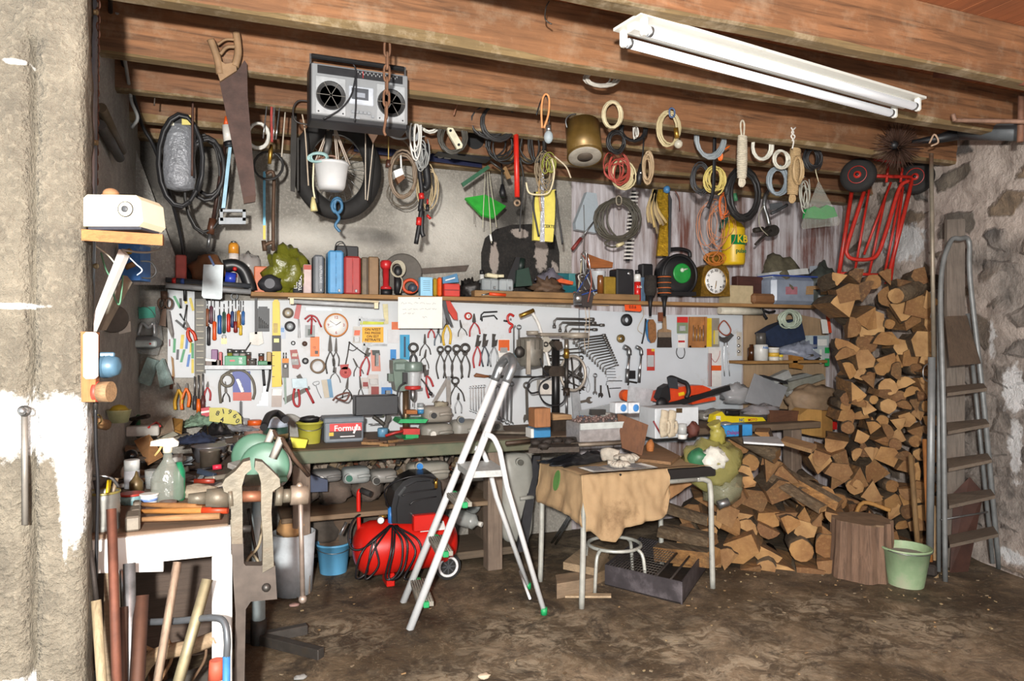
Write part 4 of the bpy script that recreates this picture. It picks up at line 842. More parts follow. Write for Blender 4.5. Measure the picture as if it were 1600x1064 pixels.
def spanner(label,p0,p1,w,e0='r',e1='o',mat=None,Y=YT-.004,name='spanner',grp='spanners on the board'):
 m=one(name,label,'spanner',mat or STEEL,grp);a,b2=Vector((*p0,0)),Vector((*p1,0));d=(b2-a).normalized();n=Vector((-d.y,d.x,0));s=mpp(a.x,Y)
 m.pp([tuple(v)[:2]for v in(a+n*w*.5,b2+n*w*.5,b2-n*w*.5,a-n*w*.5)],Y,.005)
 for p,e,sg in((a,e0,-1),(b2,e1,1)):
  if e=='r':rim_px(m,*tuple(p+d*sg*w*.9)[:2],w*1.0,Y+.003,w*.42*s,n=14)
  elif e=='o':
   c=p+d*sg*w*.9;R=w*1.35;P=[c+d*sg*(-R*cos(q))+n*(R*sin(q))for q in[-pi*.8+1.6*pi*i/12 for i in range(13)]]+[c+n*R*.35*1+d*sg*R*.1,c-n*R*.35+d*sg*R*.1]
   m.pp([tuple(v)[:2]for v in P],Y-.001,.007)
  elif e=='a':
   c=p;m.pp([tuple(v)[:2]for v in(c-n*w,c+n*w,c+n*w*1.4+d*sg*w*1.4,c+n*w*1.2+d*sg*w*3,c+n*.4*w+d*sg*w*2,c-n*.2*w+d*sg*w*2,c-n*w*.6+d*sg*w*3.2,c-n*w*1.6+d*sg*w*1.6)],Y-.002,.012)
 return m
for k in range(6):spanner('small ring spanner, %s of the graded row under the file'%ORD[k],(735+4.3*k,607-.3*k),(735.5+4.3*k,640+1.4*k),1.6+.08*k,'r','r',CHROME)
for k in range(5):spanner('long ring spanner, %s of the big ones behind the ladder'%ORD[k],(775+6.2*k,606-.8*k),(774+6.2*k,648+3*k),2.2+.2*k,'r','r',STEEL)
spanner('combination spanner hanging beside the drill press motor',(811,514),(811,545),3,'r','o',STEEL);spanner('thin flat spanner hanging next to the combination spanner',(803,512),(803,560),2.2,'o','o',STEEL)
spanner('large adjustable wrench hanging head down over the bench',(823,606),(824,648),4.2,'r','a',mt('66625c',.45,.6,.2),name='adjustable_wrench')
for k,(x,y,a)in enumerate(((872,556,0),(876,562,.02),(874,570,.04),(900,590,.5),(903,603,.4),(896,610,.2),(900,545,-.1),(903,551,-.05))):
 spanner('open-end spanner half hidden by the drill press wheel, %s from the top'%ORD[(2,3,4,5,6,7,0,1)[k]],(x-14*cos(a),y-14*sin(a)),(x+8*cos(a),y+8*sin(a)),2.4,'o','o',DSTEEL)
spanner('small adjustable wrench beside the wire outline',(908,562),(907,582),3,'r','a',DSTEEL,name='adjustable_wrench')
spanner('short spanner hanging beside the wire outline',(930,589),(930,612),2.6,'r','o',STEEL);spanner('smallest adjustable wrench near the T-handle key',(939,602),(939,614),2.4,None,'a',DSTEEL,name='adjustable_wrench')
spanner('big open-end spanner lying level low on the board',(903,629),(918,626),4,None,'o',mt('6d665e',.5,.5))
m=one('wire_outline','thin bent wire hanging between the small spanners','wire',DSTEEL);m.pt([(917,573),(915,582),(919,595),(916,608),(919,613),(922,604),(919,590),(921,578),(918,572)],YT,.0015,5,3)
k=0
for x0,y0,x1,r in((866,500,923,3.1),(875,506,926,2.9),(884,509,939,2.6),(890,516,928,2.5)):
 lab='thick angled socket wrench, %s from the top of the graded set'%ORD[k];m=one('socket_wrench',lab,'socket wrench',mt('6f6d6a',.4,.6,.25),'graded angled socket wrenches');Y=YT-.02-.004*(k%2);s=mpp(x0,Y)
 m.pt([(x0,y0+10),(x0,y0+2),(x0+4,y0-2),(x1,y0-1)],Y,r*.62*s,8);m.pt([(x0,y0+8),(x0,y0+13)],Y,r*.95*s,8);m.pt([(x1-2,y0-1),(x1+5,y0-1)],Y,r*.95*s,8);k+=1
for j in range(13):
 x0,y0,x1=897+4.1*j,531+3.9*j,943+1.7*j;r=2.5-.09*j;lab='angled socket wrench, %s from the top of the graded set'%ORD[k]if k<18 else 'angled socket wrench near the bottom of the graded set'
 m=one('socket_wrench',lab,'socket wrench',mt('6f6d6a',.4,.6,.25),'graded angled socket wrenches');Y=YT-.008;s=mpp(x0,Y)
 m.pt([(x0,y0+6),(x0,y0+1),(x0+3,y0-2),(x1,y0-7)],Y,r*.6*s,7);m.pt([(x0,y0+3),(x0,y0+7)],Y,r*.9*s,7);m.pt([(x1-2,y0-7),(x1+3,y0-7.4)],Y,r*.95*s,7);k+=1
for j in range(4):
 y=576+4.6*j;m=one('socket_wrench','tiny angled key, %s of the four under the graded set'%ORD[j],'socket wrench',STEEL,'graded angled socket wrenches');m.pt([(943+2*j,y+4),(943+2*j,y),(961+.6*j,y)],YT-.004,.0026,6)
m=one('hex_key','bent steel key hanging below the tiny keys','hex key',STEEL);m.pt([(947,602),(948,596),(952,595),(972,595)],YT,.004,6);m=one('hex_key','T-handle key with a square head near the hex key','hex key',DSTEEL);m.pt([(952,607),(970,606)],YT,.0035,6);m.pt([(949,602),(953,621)],YT,.007,4)
for q,l in(([(751,500),(752,492),(756,488),(777,487)],'big black hex key, upper one under the shelf'),([(753,502),(754,495),(772,493),(777,499)],'bent black hex key, lower one under the shelf')):one('hex_key',l,'hex key',BLACK).pt(q,YT,.006,6)
t=T('pipe_cutter','red pipe cutter hanging beside the water pump pliers','pipe cutter');m=t.p('frame',mt('b82a26',.4));m.pt([(803,494),(797,491),(793,496),(795,504),(801,508),(797,514),(797,520)],YT-.01,.01,8,3,flat=.7);t.p('knob',BLACK).pt([(787,501),(793,502)],YT-.01,.007,8);t.p('roller',STEEL).ball(at(798,499,YT-.018),.008,8,6)
t=T('hand_file','long file with a brown wooden handle lying across the board','file');t.p('handle',mt('7a4c2c',.5)).pt([(741,588),(744,586),(757,588),(764,588)],YT-.01,.011,8,rs=[.008,.016,.012,.008]);t.p('blade',DSTEEL).pp([(764,586),(850,588),(852,590),(764,591)],YT-.01,.006)
t=T('folding_square','grey folding carpenter square open like an inverted V','square');t.p('arm',mt('8b8680',.6)).pp([(699,588),(705,590),(681,630),(675,629)],YT,.006);t.p('arm',mt('8b8680',.6)).pp([(697,588),(704,588),(705,636),(698,636)],YT-.007,.006);t.p('hinge',STEEL).pp([(699,588),(704,588),(704,594),(699,594)],YT-.01,.004)
for x,l,s_ in((979,'long ratchet handle with black knob under the coupling',1.2),(998,'slim chrome ratchet handle beside the long one',.9)):
 t=T('ratchet',l,'ratchet');Y=YT-.012;s=mpp(x,Y);t.p('shaft',CHROME).pt([(x+4,552),(x+2,575),(x+1,592)],Y,2.2*s_*s,8);t.p('grip',STEEL).pt([(x+1.5,576),(x+.5,598)],Y,2.9*s_*s,8);h=t.p('head',STEEL);h.pt([(x-4,542),(x+3,546),(x+4,555)],Y-.004,3.6*s_*s,8,3)
m=one('socket_adapter','black square socket adapter beside the long ratchet','adapter',BLACK);m.pp(rect(984,579,993,592),YT-.01,.02);m=one('socket_adapter','short black bar with a steel joint under the ratchets','adapter',DSTEEL);m.pt([(981,602),(983,596),(995,598)],YT,.008,8)
def card(label,q,col,col2=None,q2=None,bulge=None,bcol=None,name='blister_pack',cat='pack',txt=None,Y=YT):
 t=T(name,label,cat);multi=col2 or bulge;m=t.p('card' if multi else None,mt(col,.45,0,.1));m.pp(q,Y,.003)
 if col2:m.use(mt(col2,.45,0,.1)).pp(q2,Y-.001,.002)
 if bulge:b=t.p('contents',mt(bcol or 'b9bcbe',.3,.2));b.pp(bulge,Y-.012,.012);t.p('blister',CLEAR).pp([(x+(1.2 if x>q[0][0]+5 else-1.2),y)for x,y in bulge],Y-.015,.015)
 if txt:m.use(mt(txt[3]if len(txt)>3 else '222222')).text(txt[0],front_at(txt[1][0],txt[1][1],Y-.0015),txt[2],.0003)
card('grey card with green and black sticker under the red clips',rect(477,508,492,527),'8a8f90','3d4a42',rect(481,514,488,524))
card('orange card pack pinned on the board beside the small discs',rect(485,526,499,557),'d9702a','3a2f2a',rect(492,548,497,553),txt=('12',(491,543),.02,'7a3510'))
card('dark red rounded pack hanging beside the multimeter',[(453,547),(464,546),(470,572),(466,577),(457,575)],'8f2f25','b8b0a0',rect(456,552,464,557,1),rect(457,561,466,570,-1),'3e3a33')
card('small blue-grey packet half behind the yellow level',rect(438,509,446,529),'a9b4c4','5a86b8',rect(439,512,444,519))
card('white and orange blister beside the yellow sign',rect(551,510,563,536,1),'b9b6b0','d1603a',rect(553,516,562,524,1),rect(554,526,561,534),'c9c9c9')
card('silver packet with orange label beside the note paper',rect(606,515,624,536),'c6c6c8','d06a3e',rect(612,503,625,515))
card('long bright blue saw blade pack hanging upright',rect(625,523,640,562),'2a8fb8','1f3a52',rect(631,526,634,558))
card('short blue pack beside the long saw blade pack',rect(610,546,619,582),'2a7fc0','16181c',rect(612,560,617,576))
card('pink card with black tool hanging under the vernier',rect(581,547,595,580,-2),'c88372','3a3f3c',rect(582,547,594,555,-1),rect(586,552,591,572),'26302c')
card('small clear bag of red plugs under the cutters',rect(564,590,576,607,-2),'b9b2ae','8a2f2c',rect(567,597,575,604),name='plastic_bag',cat='bag')
card('larger clear bag of red plugs beside the blue pack',rect(576,585,593,622,-2),'bdb6b2','8a3a35',rect(580,604,592,618),rect(579,592,590,601,-1),'c9c2bc',name='plastic_bag',cat='bag')
card('blue card with a black connector beside the plug bags',rect(596,597,613,624),'3a78b8','c9cdd2',rect(596,595,612,605),rect(602,610,609,619),'1f1f22')
card('yellow label sheet pinned low beside the torch vice',rect(587,624,600,640),'d2c22c','b7cfae',rect(595,627,600,652))
card('orange and white poster card beside the water pump pliers',rect(778,530,797,558),'e3e0da','d5622c',rect(779,531,796,548),rect(783,543,792,551),'8f8a86')
card('grey and white speckled card leaning on the long battery box',[(502,594),(517,592),(521,621),(507,622)],'5a87a8','b5ab98',[(502,594),(511,593),(515,621),(507,622)])
card('puncture kit card in red and blue with glue tubes',[(363,580),(391,580),(393,626),(364,626)],'2f3f8f','b8462f',[(364,613),(393,613),(393,626),(364,626)],[(369,593),(373,592),(381,612),(377,613)],'d9d3cc')
card('faded drill pack with wood print low beside the level',rect(424,608,440,636,1),'a79a92','d8d8d8',rect(425,608,440,618,1))
card('red and clear plumbing pack beside the brush handles',rect(1011,545,1023,579),'b5382f','cfae3a',rect(1018,545,1023,549),rect(1013,555,1021,573),'b9bcc0')
card('red-headed blister pack beside the big paint brush',rect(1058,495,1075,521),'7a8a6c','c8302c',rect(1058,495,1075,504),rect(1063,509,1070,517),'a9acb0')
card('white price tag hanging over the horseshoe ring',rect(1059,523,1071,543),'dcdcda','b3262a',rect(1060,532,1070,535))
card('yellow and black card of plug caps beside the wooden case',rect(1104,497,1124,542),'8a8478','d8b922',rect(1104,497,1112,542),rect(1116,516,1122,538),'d9c23a')
card('white tester card with red wires under the plug caps',rect(1107,543,1127,604),'d5d3d0','d9581f',rect(1106,571,1127,579),rect(1108,552,1112,604),'8f2b28')
m=one('test_lead','thin red wire looping on the white tester card','wire',RED);m.pt([(1112,560),(1118,566),(1124,556),(1125,548)],YT-.01,.002,5,4)
m=one('horseshoe_ring','dark open steel ring hanging under the price tag','ring',DSTEEL);m.pt([(1058,544),(1057,552),(1061,559),(1067,559),(1070,552),(1069,544)],YT,.004,6,4)
t=T('drill_bit_case','shallow wooden case of brass drill bits pinned to the board','case');m=t.p('case',wood('a8713f',2,4,.2));m.pp(rect(1077,495,1103,543,1),YT-.002,.008);m.pp(rect(1077,495,1080,543,1),YT-.02,.02);m.pp(rect(1101,495,1104,543,1),YT-.02,.02);m.pp(rect(1077,540,1103,543),YT-.02,.02);m.pp(rect(1080,533,1101,540),YT-.015,.013)
for j in range(7):t.p('drill_bit',BRASS if j%2 else STEEL).pt([(1083+2.6*j,538),(1083.5+2.6*j,508+3*(j%3))],YT-.012,.003)
t=T('wall_clock','round white wall clock with orange-brown rim on the tool board','clock');c=at(525,508,YT-.012);s=mpp(525,YT);R=16*s
t.p('face',mt('e9e9e6',.4,0,.02)).lathe([(.001,.008),(R,.008),(R,-.012),(.001,-.012)],32,Matrix.Translation(c)@FRONT)
m=t.p('rim',mt('b9702a',.35,0,.1));m.tube([c+Vector((R*1.06*cos(a),-.002,R*1.06*sin(a)))for a in[2*pi*i/36 for i in range(36)]],R*.11,8,True)
m=t.p('numeral',mt('9a3a3c',.5));
for tx,a in(('12',90),('3',0),('6',-90),('9',180)):m.text(tx,Matrix.Translation(c+Vector((R*.74*cos(radians(a)),-.009,R*.74*sin(radians(a)))))@FRONT,R*.38,.0004)
for a,l,w in((35,.55,2.2),(145,.72,1.6),(197,.8,.8)):t.p('hand',mt('3a3530')).tube([c+Vector((0,-.011,0)),c+Vector((R*l*cos(radians(a)),-.011,R*l*sin(radians(a))))],w*.0009,4)
t=T('wall_sign','yellow sign with black capital lettering under the vernier gauge','sign');t.p('plate',mt('e0a21c',.5,0,.05)).pp(rect(566,511,599,535),YT-.004,.005);m=t.p('lettering',mt('1f0f0a',.7))
for i,tx in enumerate(("ON N'EST",'PAS PRESSE','ON EST','RETRAITE')):m.text(tx,front_at(582.5,515+5.4*i,YT-.005),.0255 if i!=1 else .0225,.0004)
t=T('paper_note','white handwritten paper note pinned under the shelf edge','note');Yn=-.262;t.p('sheet',mt('dcdcd6',.7,0,.04)).pp([(622,464),(691,464),(691,513),(622,513)],Yn,.003);m=t.p('handwriting',mt('6a6f80',.8));rg=random.Random(2)
for(x0,x1,y)in((627,676,474),(629,682,483),(630,650,490),(660,666,496)):
 x=x0
 while x<x1:
  w=rg.uniform(4,9);n=int(w/1.1);m.pt([(x+i*w/n,y+rg.uniform(-1.5,1.3))for i in range(n+1)],Yn-.001,.0009,3,2);x+=w+2
t.p('pin',DSTEEL).ball(at(655,466,Yn-.003),.004,8,6)
t=T('strip_lamp','grey fluorescent tube lamp mounted under the shelf','lamp');m=t.p('tube',mt('b5b8ba',.35));m.pt([(458,471),(585,478)],-.2,.014,12);t.p('tray',mt('b9ab8c',.5)).pp([(450,462),(592,470),(592,473),(450,466)],-.215,.05)
for x,y in((456,471),(588,478)):t.p('end_cap',CREAM).pp(rect(x-3,y-5,x+3,y+4),-.22,.04)
m=one('steel_ruler','wide steel rule hanging level above the round clock','ruler',mt('9ea2a4',.4,.5));m.pp([(478,480),(535,482),(535,486),(478,485)],YT,.002)
def vernier(label,x0,x1,y,mat=STEEL):
 t=T('vernier_caliper',label,'caliper');t.p('beam',mat).pp([(x0,y-2),(x1,y-1.5),(x1,y+1.5),(x0,y+1)],YT-.006,.004);t.p('jaw',mat).pp([(x0,y-7),(x0+2,y-4),(x0+3,y+2),(x0+1,y+9),(x0-1,y+9)],YT-.006,.005);t.p('slider',mat).pp([(x0+4,y-6),(x0+6,y-3),(x0+13,y-3),(x0+13,y+2),(x0+6,y+2),(x0+4,y+9)],YT-.008,.005)
vernier('steel vernier caliper above its yellow case',561,601,500);vernier('steel vernier caliper under the yellow sign',568,605,539)
m=one('ruler_case','yellow-green plastic caliper case under the upper vernier','case',mt('b9bf2a',.4));m.pp([(563,502),(600,503),(599,507),(563,507)],YT,.006)
m=one('plastic_square','cream plastic angle piece hanging beside the note','square',mt('cfc69c',.5));m.pp([(598,475),(606,475),(607,506),(600,507),(600,503),(602,500),(600,496)],YT-.003,.008)
t=T('voltage_tester','red-handled tester with two steel prongs beside the discs','tester');t.p('handle',mt('a82a22',.4)).pp([(464,474),(471,476),(467,499),(459,497)],YT-.01,.014);
for dx in(0,3):t.p('prong',STEEL).pt([(466+dx*.5,499),(466+dx,528)],YT-.005,.0016,5)
t=T('cable_clip','bunch of red plastic clips hanging over the grey card','clip');m=t.p(None,mt('a5242c',.4));m.pt([(487,492),(487,504),(486,522)],YT-.01,.006,6);m.pt([(476,499),(482,494),(487,493),(495,497),(502,511)],YT-.012,.006,6,3);m.pt([(480,503),(487,497),(494,503)],YT-.014,.005,6,3)
t=T('multimeter','orange and grey pocket multimeter hanging beside the level','multimeter');m=t.p('body',mt('5f5d58',.5));m.pp(rect(441,560,451,590),YT-.016,.018);m.use(mt('d9822a')).pp(rect(441,560,451,567),YT-.018,.004);d=t.p('dial',BLACK);disk_px(d,446,572,4.4,YT-.02,.005);t.p('knob',WHITE).pp(rect(444.5,570,447.5,574),YT-.024,.005)
for x in(443,447):t.p('probe',STEEL).pt([(x,560),(x,551)],YT-.008,.004,6)
m=one('wooden_stick','thin brown wooden handle hanging against the yellow level','stick',wood('8a5a30',2,4));m.pt([(437,561),(438,585),(440,601)],YT,.007,7)
m=one('green_rule','narrow grey-green folding rule hanging beside the riveter','ruler',mt('7f9488',.5));m.pp([(443,589),(447,589),(448,630),(445,632)],YT,.006)
t=T('saw_blade','dark rectangular saw blade slanting behind the red riveter','blade');t.p(None,mt('55534e',.5,.5,.3)).pp([(442,622),(483,603),(485,608),(446,631)],YT+.002,.004)
t=T('rivet_gun','hand riveter with grey head and red grips on the board','riveter');t.p('head',mt('8a979c',.4,.4,.2)).pp([(456,592),(479,591),(481,606),(457,606)],YT-.016,.02);t.p('nose',DSTEEL).pp([(463,588),(469,584),(473,591),(465,592)],YT-.012,.012);t.p('grip',RH).pt([(460,607),(458,622),(461,633),(467,634),(468,622),(466,608)],YT-.012,.008,7,4);t.p('grip',RH).pt([(478,607),(484,618),(490,630)],YT-.012,.009,7,3)
m=one('gimlet','small steel hook-handled gimlet beside the riveter','gimlet',STEEL);m.pt([(493,603),(489,600),(491,597),(498,596),(498,600),(494,602),(497,612),(502,622)],YT,.0025,5,3)
t=T('marking_wheel','red cast wheel tool hanging from a black divider','tool');m=t.p('wheel',mt('a8322f',.5,0,.25));disk_px(m,540,582,9,YT-.012,.014);m.pp([(531,570),(545,569),(543,577),(533,577)],YT-.012,.012);w=t.p('hub',mt('c9675f',.5));rim_px(w,540,582,4,YT-.014,.004);t.p('hub_cap',mt('7a2624',.5)).ball(at(540,582,YT-.015),.007,8,6)
t=T('divider','black steel wing divider hanging open on the board','divider');t.p('leg',DSTEEL).pt([(546,535),(543,555),(540,569)],YT-.006,.004,6);t.p('leg',DSTEEL).pt([(546,535),(560,546),(574,556)],YT-.006,.004,6);t.p('wing',DSTEEL).pt([(545,546),(552,548),(559,543)],YT-.006,.003,6,3);t.p('pivot',DSTEEL).ball(at(546,535,YT-.008),.007,8,6)
t=T('hand_saw','pruning saw with black grips and notched steel blade on the board','saw');t.p('blade',mt('a5a9ab',.35,.6,.15)).pp([(412,602),(418,603),(419,634),(401,634),(401,632),(405,631),(405,627),(408,626),(408,621),(409,620),(409,615),(411,614)],YT-.004,.004);t.p('grip',BLACK).pt([(411,577),(412,590),(413,603)],YT-.008,.009,7,3);t.p('grip',BLACK).pt([(422,577),(421,590),(419,602),(417,612)],YT-.008,.008,7,3)
t=T('inner_tube_hose','grey rubber hose coiled around the puncture kit card','hose');m=t.p(None,mt('6f6a5e',.7));m.pt([(345,630),(343,605),(346,592),(356,582),(372,578),(385,582),(395,595),(398,612),(395,624)],YT-.008,.009,7,4);rim_px(m,355,594,9.5,YT-.016,.009)
m=one('padlock','small brass padlock hanging under the screwdrivers','padlock',BRASS);m.pp(rect(346,529,354,537),YT-.006,.014);m.use(STEEL).pt([(347.5,529),(347.5,525),(350,523),(352.5,525),(352.5,529)],YT,.0035,6,3)
m=one('coil_spring','black corrugated strip hanging behind the number plate','strip',BLACK)
for k in range(14):m.pp(rect(374,628+2*k,379,629.2+2*k),YT-.003,.008)
m.pp(rect(375.5,626,377,656),YT-.002,.005)
t=T('wire_brush','oval brush with blue back and tan bristles on the board','brush');m=t.p('bristle',mt('8a5f3a',.9,0,.3,60,.5));m.pp([(1013,504),(1016,499),(1021,499),(1025,506),(1026,528),(1023,535),(1018,536),(1014,528)],YT-.022,.024);t.p('back',mt('2f6ea0',.5)).pp([(1009,503),(1013,499),(1014,520),(1017,536),(1013,532),(1010,520)],YT-.01,.012)
t=T('hand_brush','slim black handled brush hanging beside the blue brush','brush');t.p('handle',BLACK).pt([(1009,498),(1007,518),(1003,537)],YT-.006,.007,7,3,rs=None);t.p('cord',mt('b9a88a')).pt([(1004,480),(1006,492),(998,508),(997,516),(1004,522)],YT-.01,.0025,5,4)
t=T('paint_brush','wide flat paint brush with dark bristles on the board','brush');t.p('handle',wood('9a7c5c',2,4)).pp([(1036,494),(1041,494),(1042,514),(1049,516),(1049,522),(1029,522),(1029,516),(1036,513)],YT-.012,.014);t.p('ferrule',mt('8a7c6c',.5,.3)).pp(rect(1028.5,519,1049,527),YT-.014,.018);t.p('bristle',mt('2f2620',.9,0,.3,60,.4)).pp([(1029,526),(1049,526),(1050,543),(1028,543)],YT-.013,.016)
t=T('pipe_clamp','chrome tongs with a rusty red strap handle on the end board','clamp');m=t.p('strap',mt('8f4630',.6));m.pt([(1131,523),(1123,515),(1125,507),(1131,501),(1137,506),(1142,516),(1138,523)],YT-.01,.006,7,4,True);t.p('head',CHROME).pp([(1122,523),(1128,527),(1134,527),(1142,520),(1147,524),(1138,534),(1132,536),(1126,533)],YT-.012,.016)
for q in([(1132,533),(1131,560),(1132,588)],[(1136,533),(1138,560),(1140,588)]):t.p('leg',CHROME).pt(q,YT-.01,.004,7,3)
t=T('spotlight_bar','small rail with three chrome bulbs at the board edge','spotlight');t.p('rail',mt('b9b2a6',.5)).pp(rect(1153,519,1159,556),YT-.004,.02)
for y in(528,540,549):t.p('bulb',CHROME).ball(at(1154,y,YT-.025),.014,10,8)
t=T('number_tag','orange tag with dots and 006 digits hanging under the shelf','tag');t.p('plate',mt('e0511c',.45,0,.05)).pp([(976,474),(1001,475),(1003,484),(1000,487),(977,485)],-.2,.006);t.p('lettering',mt('4a1a10')).text('0.0.6',front_at(988.5,480,-.2012),.034,.0004)
m=one('wooden_strip','pale thin wooden slat along the top of the big tool board','slat',wood('b99a74',0,3,.2));m.pp([(862,468),(952,474),(952,478),(862,474)],-.05,.03)
m=one('gas_burner_lance','white lance with brass valve hanging in front of the drill press','lance',mt('d3d1cb',.5));m.pt([(832,489),(842,508),(852,545),(862,585)],-.3,.012,8,4);m.use(BRASS).pt([(812,494),(834,485)],-.3,.016,8)
t=T('belt_pulley','round cream pulley wheel hanging over the white lance','pulley')
m=t.p('wheel',mt('b3ada0',.5,.2));disk_px(m,853,538,9.5,-.32,.02,sq=1.3);rim_px(t.p('hub',DSTEEL),853,538,3,-.325,.006)
# --------- what hangs from the joists
def coil(label,cx,cy,rx,ry,Y,n,col,rad,seed=0,name='cable_coil',cat='cable',spread=.18,tie=None,tail=None,r=.5,tq=0.0,dep=.03):
 t=T(name,label,cat,'coils and leads hanging from the joists');rg=random.Random(seed*13+5);m=t.p('coil' if tie else None,mt(col,r,0,.15));P=[]
 NS=16;a0=rg.uniform(0,6);ox=oy=0;kx=ky=1
 for k in range(n):
  spread_=spread*1.5;nx,ny=rg.uniform(-1,1)*rx*spread_,rg.uniform(-.4,1)*ry*spread*.8;qx,qy=1-rg.uniform(0,spread*1.6),1-rg.uniform(0,spread*1.4);yy=rg.uniform(-dep,dep)
  for j in range(NS):
   f=j/NS;a=a0+2*pi*(f if k%2==0 else f);X_,Y_=ox+(nx-ox)*f,oy+(ny-oy)*f;QX,QY=kx+(qx-kx)*f,ky+(qy-ky)*f
   ex_,ey_=rx*QX*cos(a),ry*QY*sin(a);P.append(at(cx+X_+ex_*cos(tq)-ey_*sin(tq),cy+Y_+ex_*sin(tq)+ey_*cos(tq),Y+yy*sin(pi*f)+.004*rg.uniform(-1,1)))
  ox,oy,kx,ky=nx,ny,qx,qy
 m.tube(P,rad,6)
 if tail:m.tube(cr([P[-1]]+[at(x,y,Y-.01)for x,y in tail],6),rad,6)
 if tie:k=t.p('tie',mt(tie[0],.5));k.pt([(tie[1]-4,tie[2]-5),(tie[1],tie[2]-8),(tie[1]+4,tie[2]-4),(tie[1]+3,tie[2]+5),(tie[1]-3,tie[2]+5)],Y-.02,.006,5,3,True)
 return t
def wire(label,pts,Y,rad,col,name='wire',cat='wire',sm=5,r=.5,m=0):one(name,label,cat,mt(col,r,m)).pt(pts,Y,rad,6,sm)
GB='232325'
t=T('portable_stereo','silver two-speaker cassette radio hanging under the joist behind the rusty chain','stereo');Y=-1.68
a,b2=at(484,104,Y),at(638,200,Y);W,xm=b2.x-a.x,(a.x+b2.x)/2;zt,zb=at(560,107,Y).z,at(560,195,Y).z;H=zt-zb;zc=(zt+zb)/2
SIL=mt('86888a',.4,.3,.06,20);m=t.p('case',BLACK);m.box((xm,Y+.07,zc),(W,.13,H),None,.008);m=t.p('front_panel',SIL);m.box((xm,Y-.0,zc+.008),(W-.012,.03,H-.03),None,.004)
def fx(u,v,d=0):return Vector((xm+(u-.5)*W,Y-.016-d,zb+v*H))
m=t.p('tuning_scale',mt('2a2a2c',.3));m.box(fx(.5,.87),(W*.86,.008,H*.14));m.use(mt('8d8d8d',.4))
for k in range(22):m.box(fx(.45+.02*k,.88+.03*(k%2),.004),(W*.008,.002,H*.03))
m.use(RED).box(fx(.52,.87,.005),(.002,.002,H*.12))
for u in(.2,.81):
 s=t.p('speaker',mt('9c9ea0',.4,.2));s.box(fx(u,.43),(W*.3,.006,H*.66),None,.01);s2=t.p('speaker_cone',mt('201f1f',.6,0,.3),s);c=fx(u,.43,.003);s2.lathe([(.001,-.006),(.025,-.004),(.06,.002),(.066,.008),(.066,0)],28,Matrix.Translation(c)@FRONT,sy=1.0)
 s3=t.p('grille_spoke',mt('57534d',.5),s)
 for k in range(6):a=k*pi/3;s3.box(c+Vector((.035*cos(a),-.01,.035*sin(a))),(.06,.002,.003),Matrix.Rotation(-a,3,'Y'))
 s4=t.p('screw',BLACK,s)
 for dx in(-1,1):s4.ball(fx(u+dx*.12,.14,.005),.004,6,4)
m=t.p('cassette_door',mt('b5bac2',.3,.2));m.box(fx(.505,.5),(W*.25,.01,H*.32),None,.004);m.use(mt('4a4c50',.25)).box(fx(.49,.52,.005),(W*.17,.004,H*.2));m.use(mt('7c8088')).box(fx(.49,.5,.007),(W*.1,.003,H*.08))
m=t.p('control_button',mt('7d8084',.4))
for k in range(5):m.box(fx(.42+.04*k,.2,.004),(W*.034,.008,H*.05),None,.001)
m.box(fx(.44,.1,.003),(W*.1,.006,H*.05));m.box(fx(.62,.15,.003),(.012,.01,.012))
m=t.p('handle',mt('1b1b1c',.35));m.box(fx(.5,1.17,-.06),(W*.97,.02,.022),None,.006)
for u in(.015,.985):k=t.p('handle_arm',CHROME,m);k.box(fx(u,1.06,-.06),(.008,.014,H*.28))
m=t.p('mains_lead',BLACK);m.pt([(552,100),(556,112),(556,160),(554,190)],Y-.04,.004,5,5);m.pt([(556,118),(548,150),(530,172),(505,186)],Y-.035,.004,5,5)
t=T('iron_chain','heavy rusty chain hanging in front of the silver radio','chain');Y=-2.03;x=605;y=62;CH=mt('6d4d38',.8,.3,.35,30);k=0
while y<172:
 m=t.p('link',CH);s=mpp(x,Y);L_,w=13.5,4.4;xx=x-(y-62)*.015
 if k%2==0:m.pt([(xx+w*cos(q),y+L_-(L_ if True else 0)*sin(q)*0+(L_*.95)*(1 if sin(q)>0 else-1)*(abs(sin(q))**.6))for q in[2*pi*i/18 for i in range(18)]],Y,.0055,6,closed=True)
 else:m.tube([at(xx,y+L_+L_*.95*(1 if sin(q)>0 else-1)*(abs(sin(q))**.6),Y)+Vector((0,w*s*cos(q),0))for q in[2*pi*i/18 for i in range(18)]],.0055,6,True)
 y+=19.5;k+=1
m=t.p('end_ring',CH);m.pt([(603,178),(602,192),(600,205),(603,212)],Y,.006,6,3)
t=T('hand_saw','long rusty handsaw with a worn wooden handle hanging from the joist','saw');Y=-1.56;t.p('blade',mt('43302a',.75,.2,.35,20,.2)).pp([(343,128),(358,116),(372,109),(382,94),(386,100),(387,150),(400,306),(380,312),(372,270)],Y,.003)
WS=mt('83674a',.7,0,.3,18,.2);m=t.p('handle',WS);m.pt([(329,62),(334,74),(340,92),(344,116)],Y-.01,.017,8,4,flat=.8);m.pt([(369,51),(371,64),(372,84),(367,104)],Y-.01,.017,8,4,flat=.8);m.pp([(341,92),(352,100),(368,97),(370,110),(356,119),(344,127),(338,108)],Y-.018,.025);m.pt([(340,70),(352,62),(366,62)],Y-.01,.006,6,4);m.pt([(344,85),(354,74),(368,73)],Y-.01,.008,6,4)
t.p('end_clip',mt('3f2a20',.7,.3)).pp([(380,308),(400,304),(399,315),(381,318)],Y-.01,.02)
t=T('wrapped_parcel','long parcel wrapped in shiny grey plastic hanging by the corner','parcel');Y=-.62;m=t.p('wrap',mt('7d7f84',.22,.1,.3,20,.8))
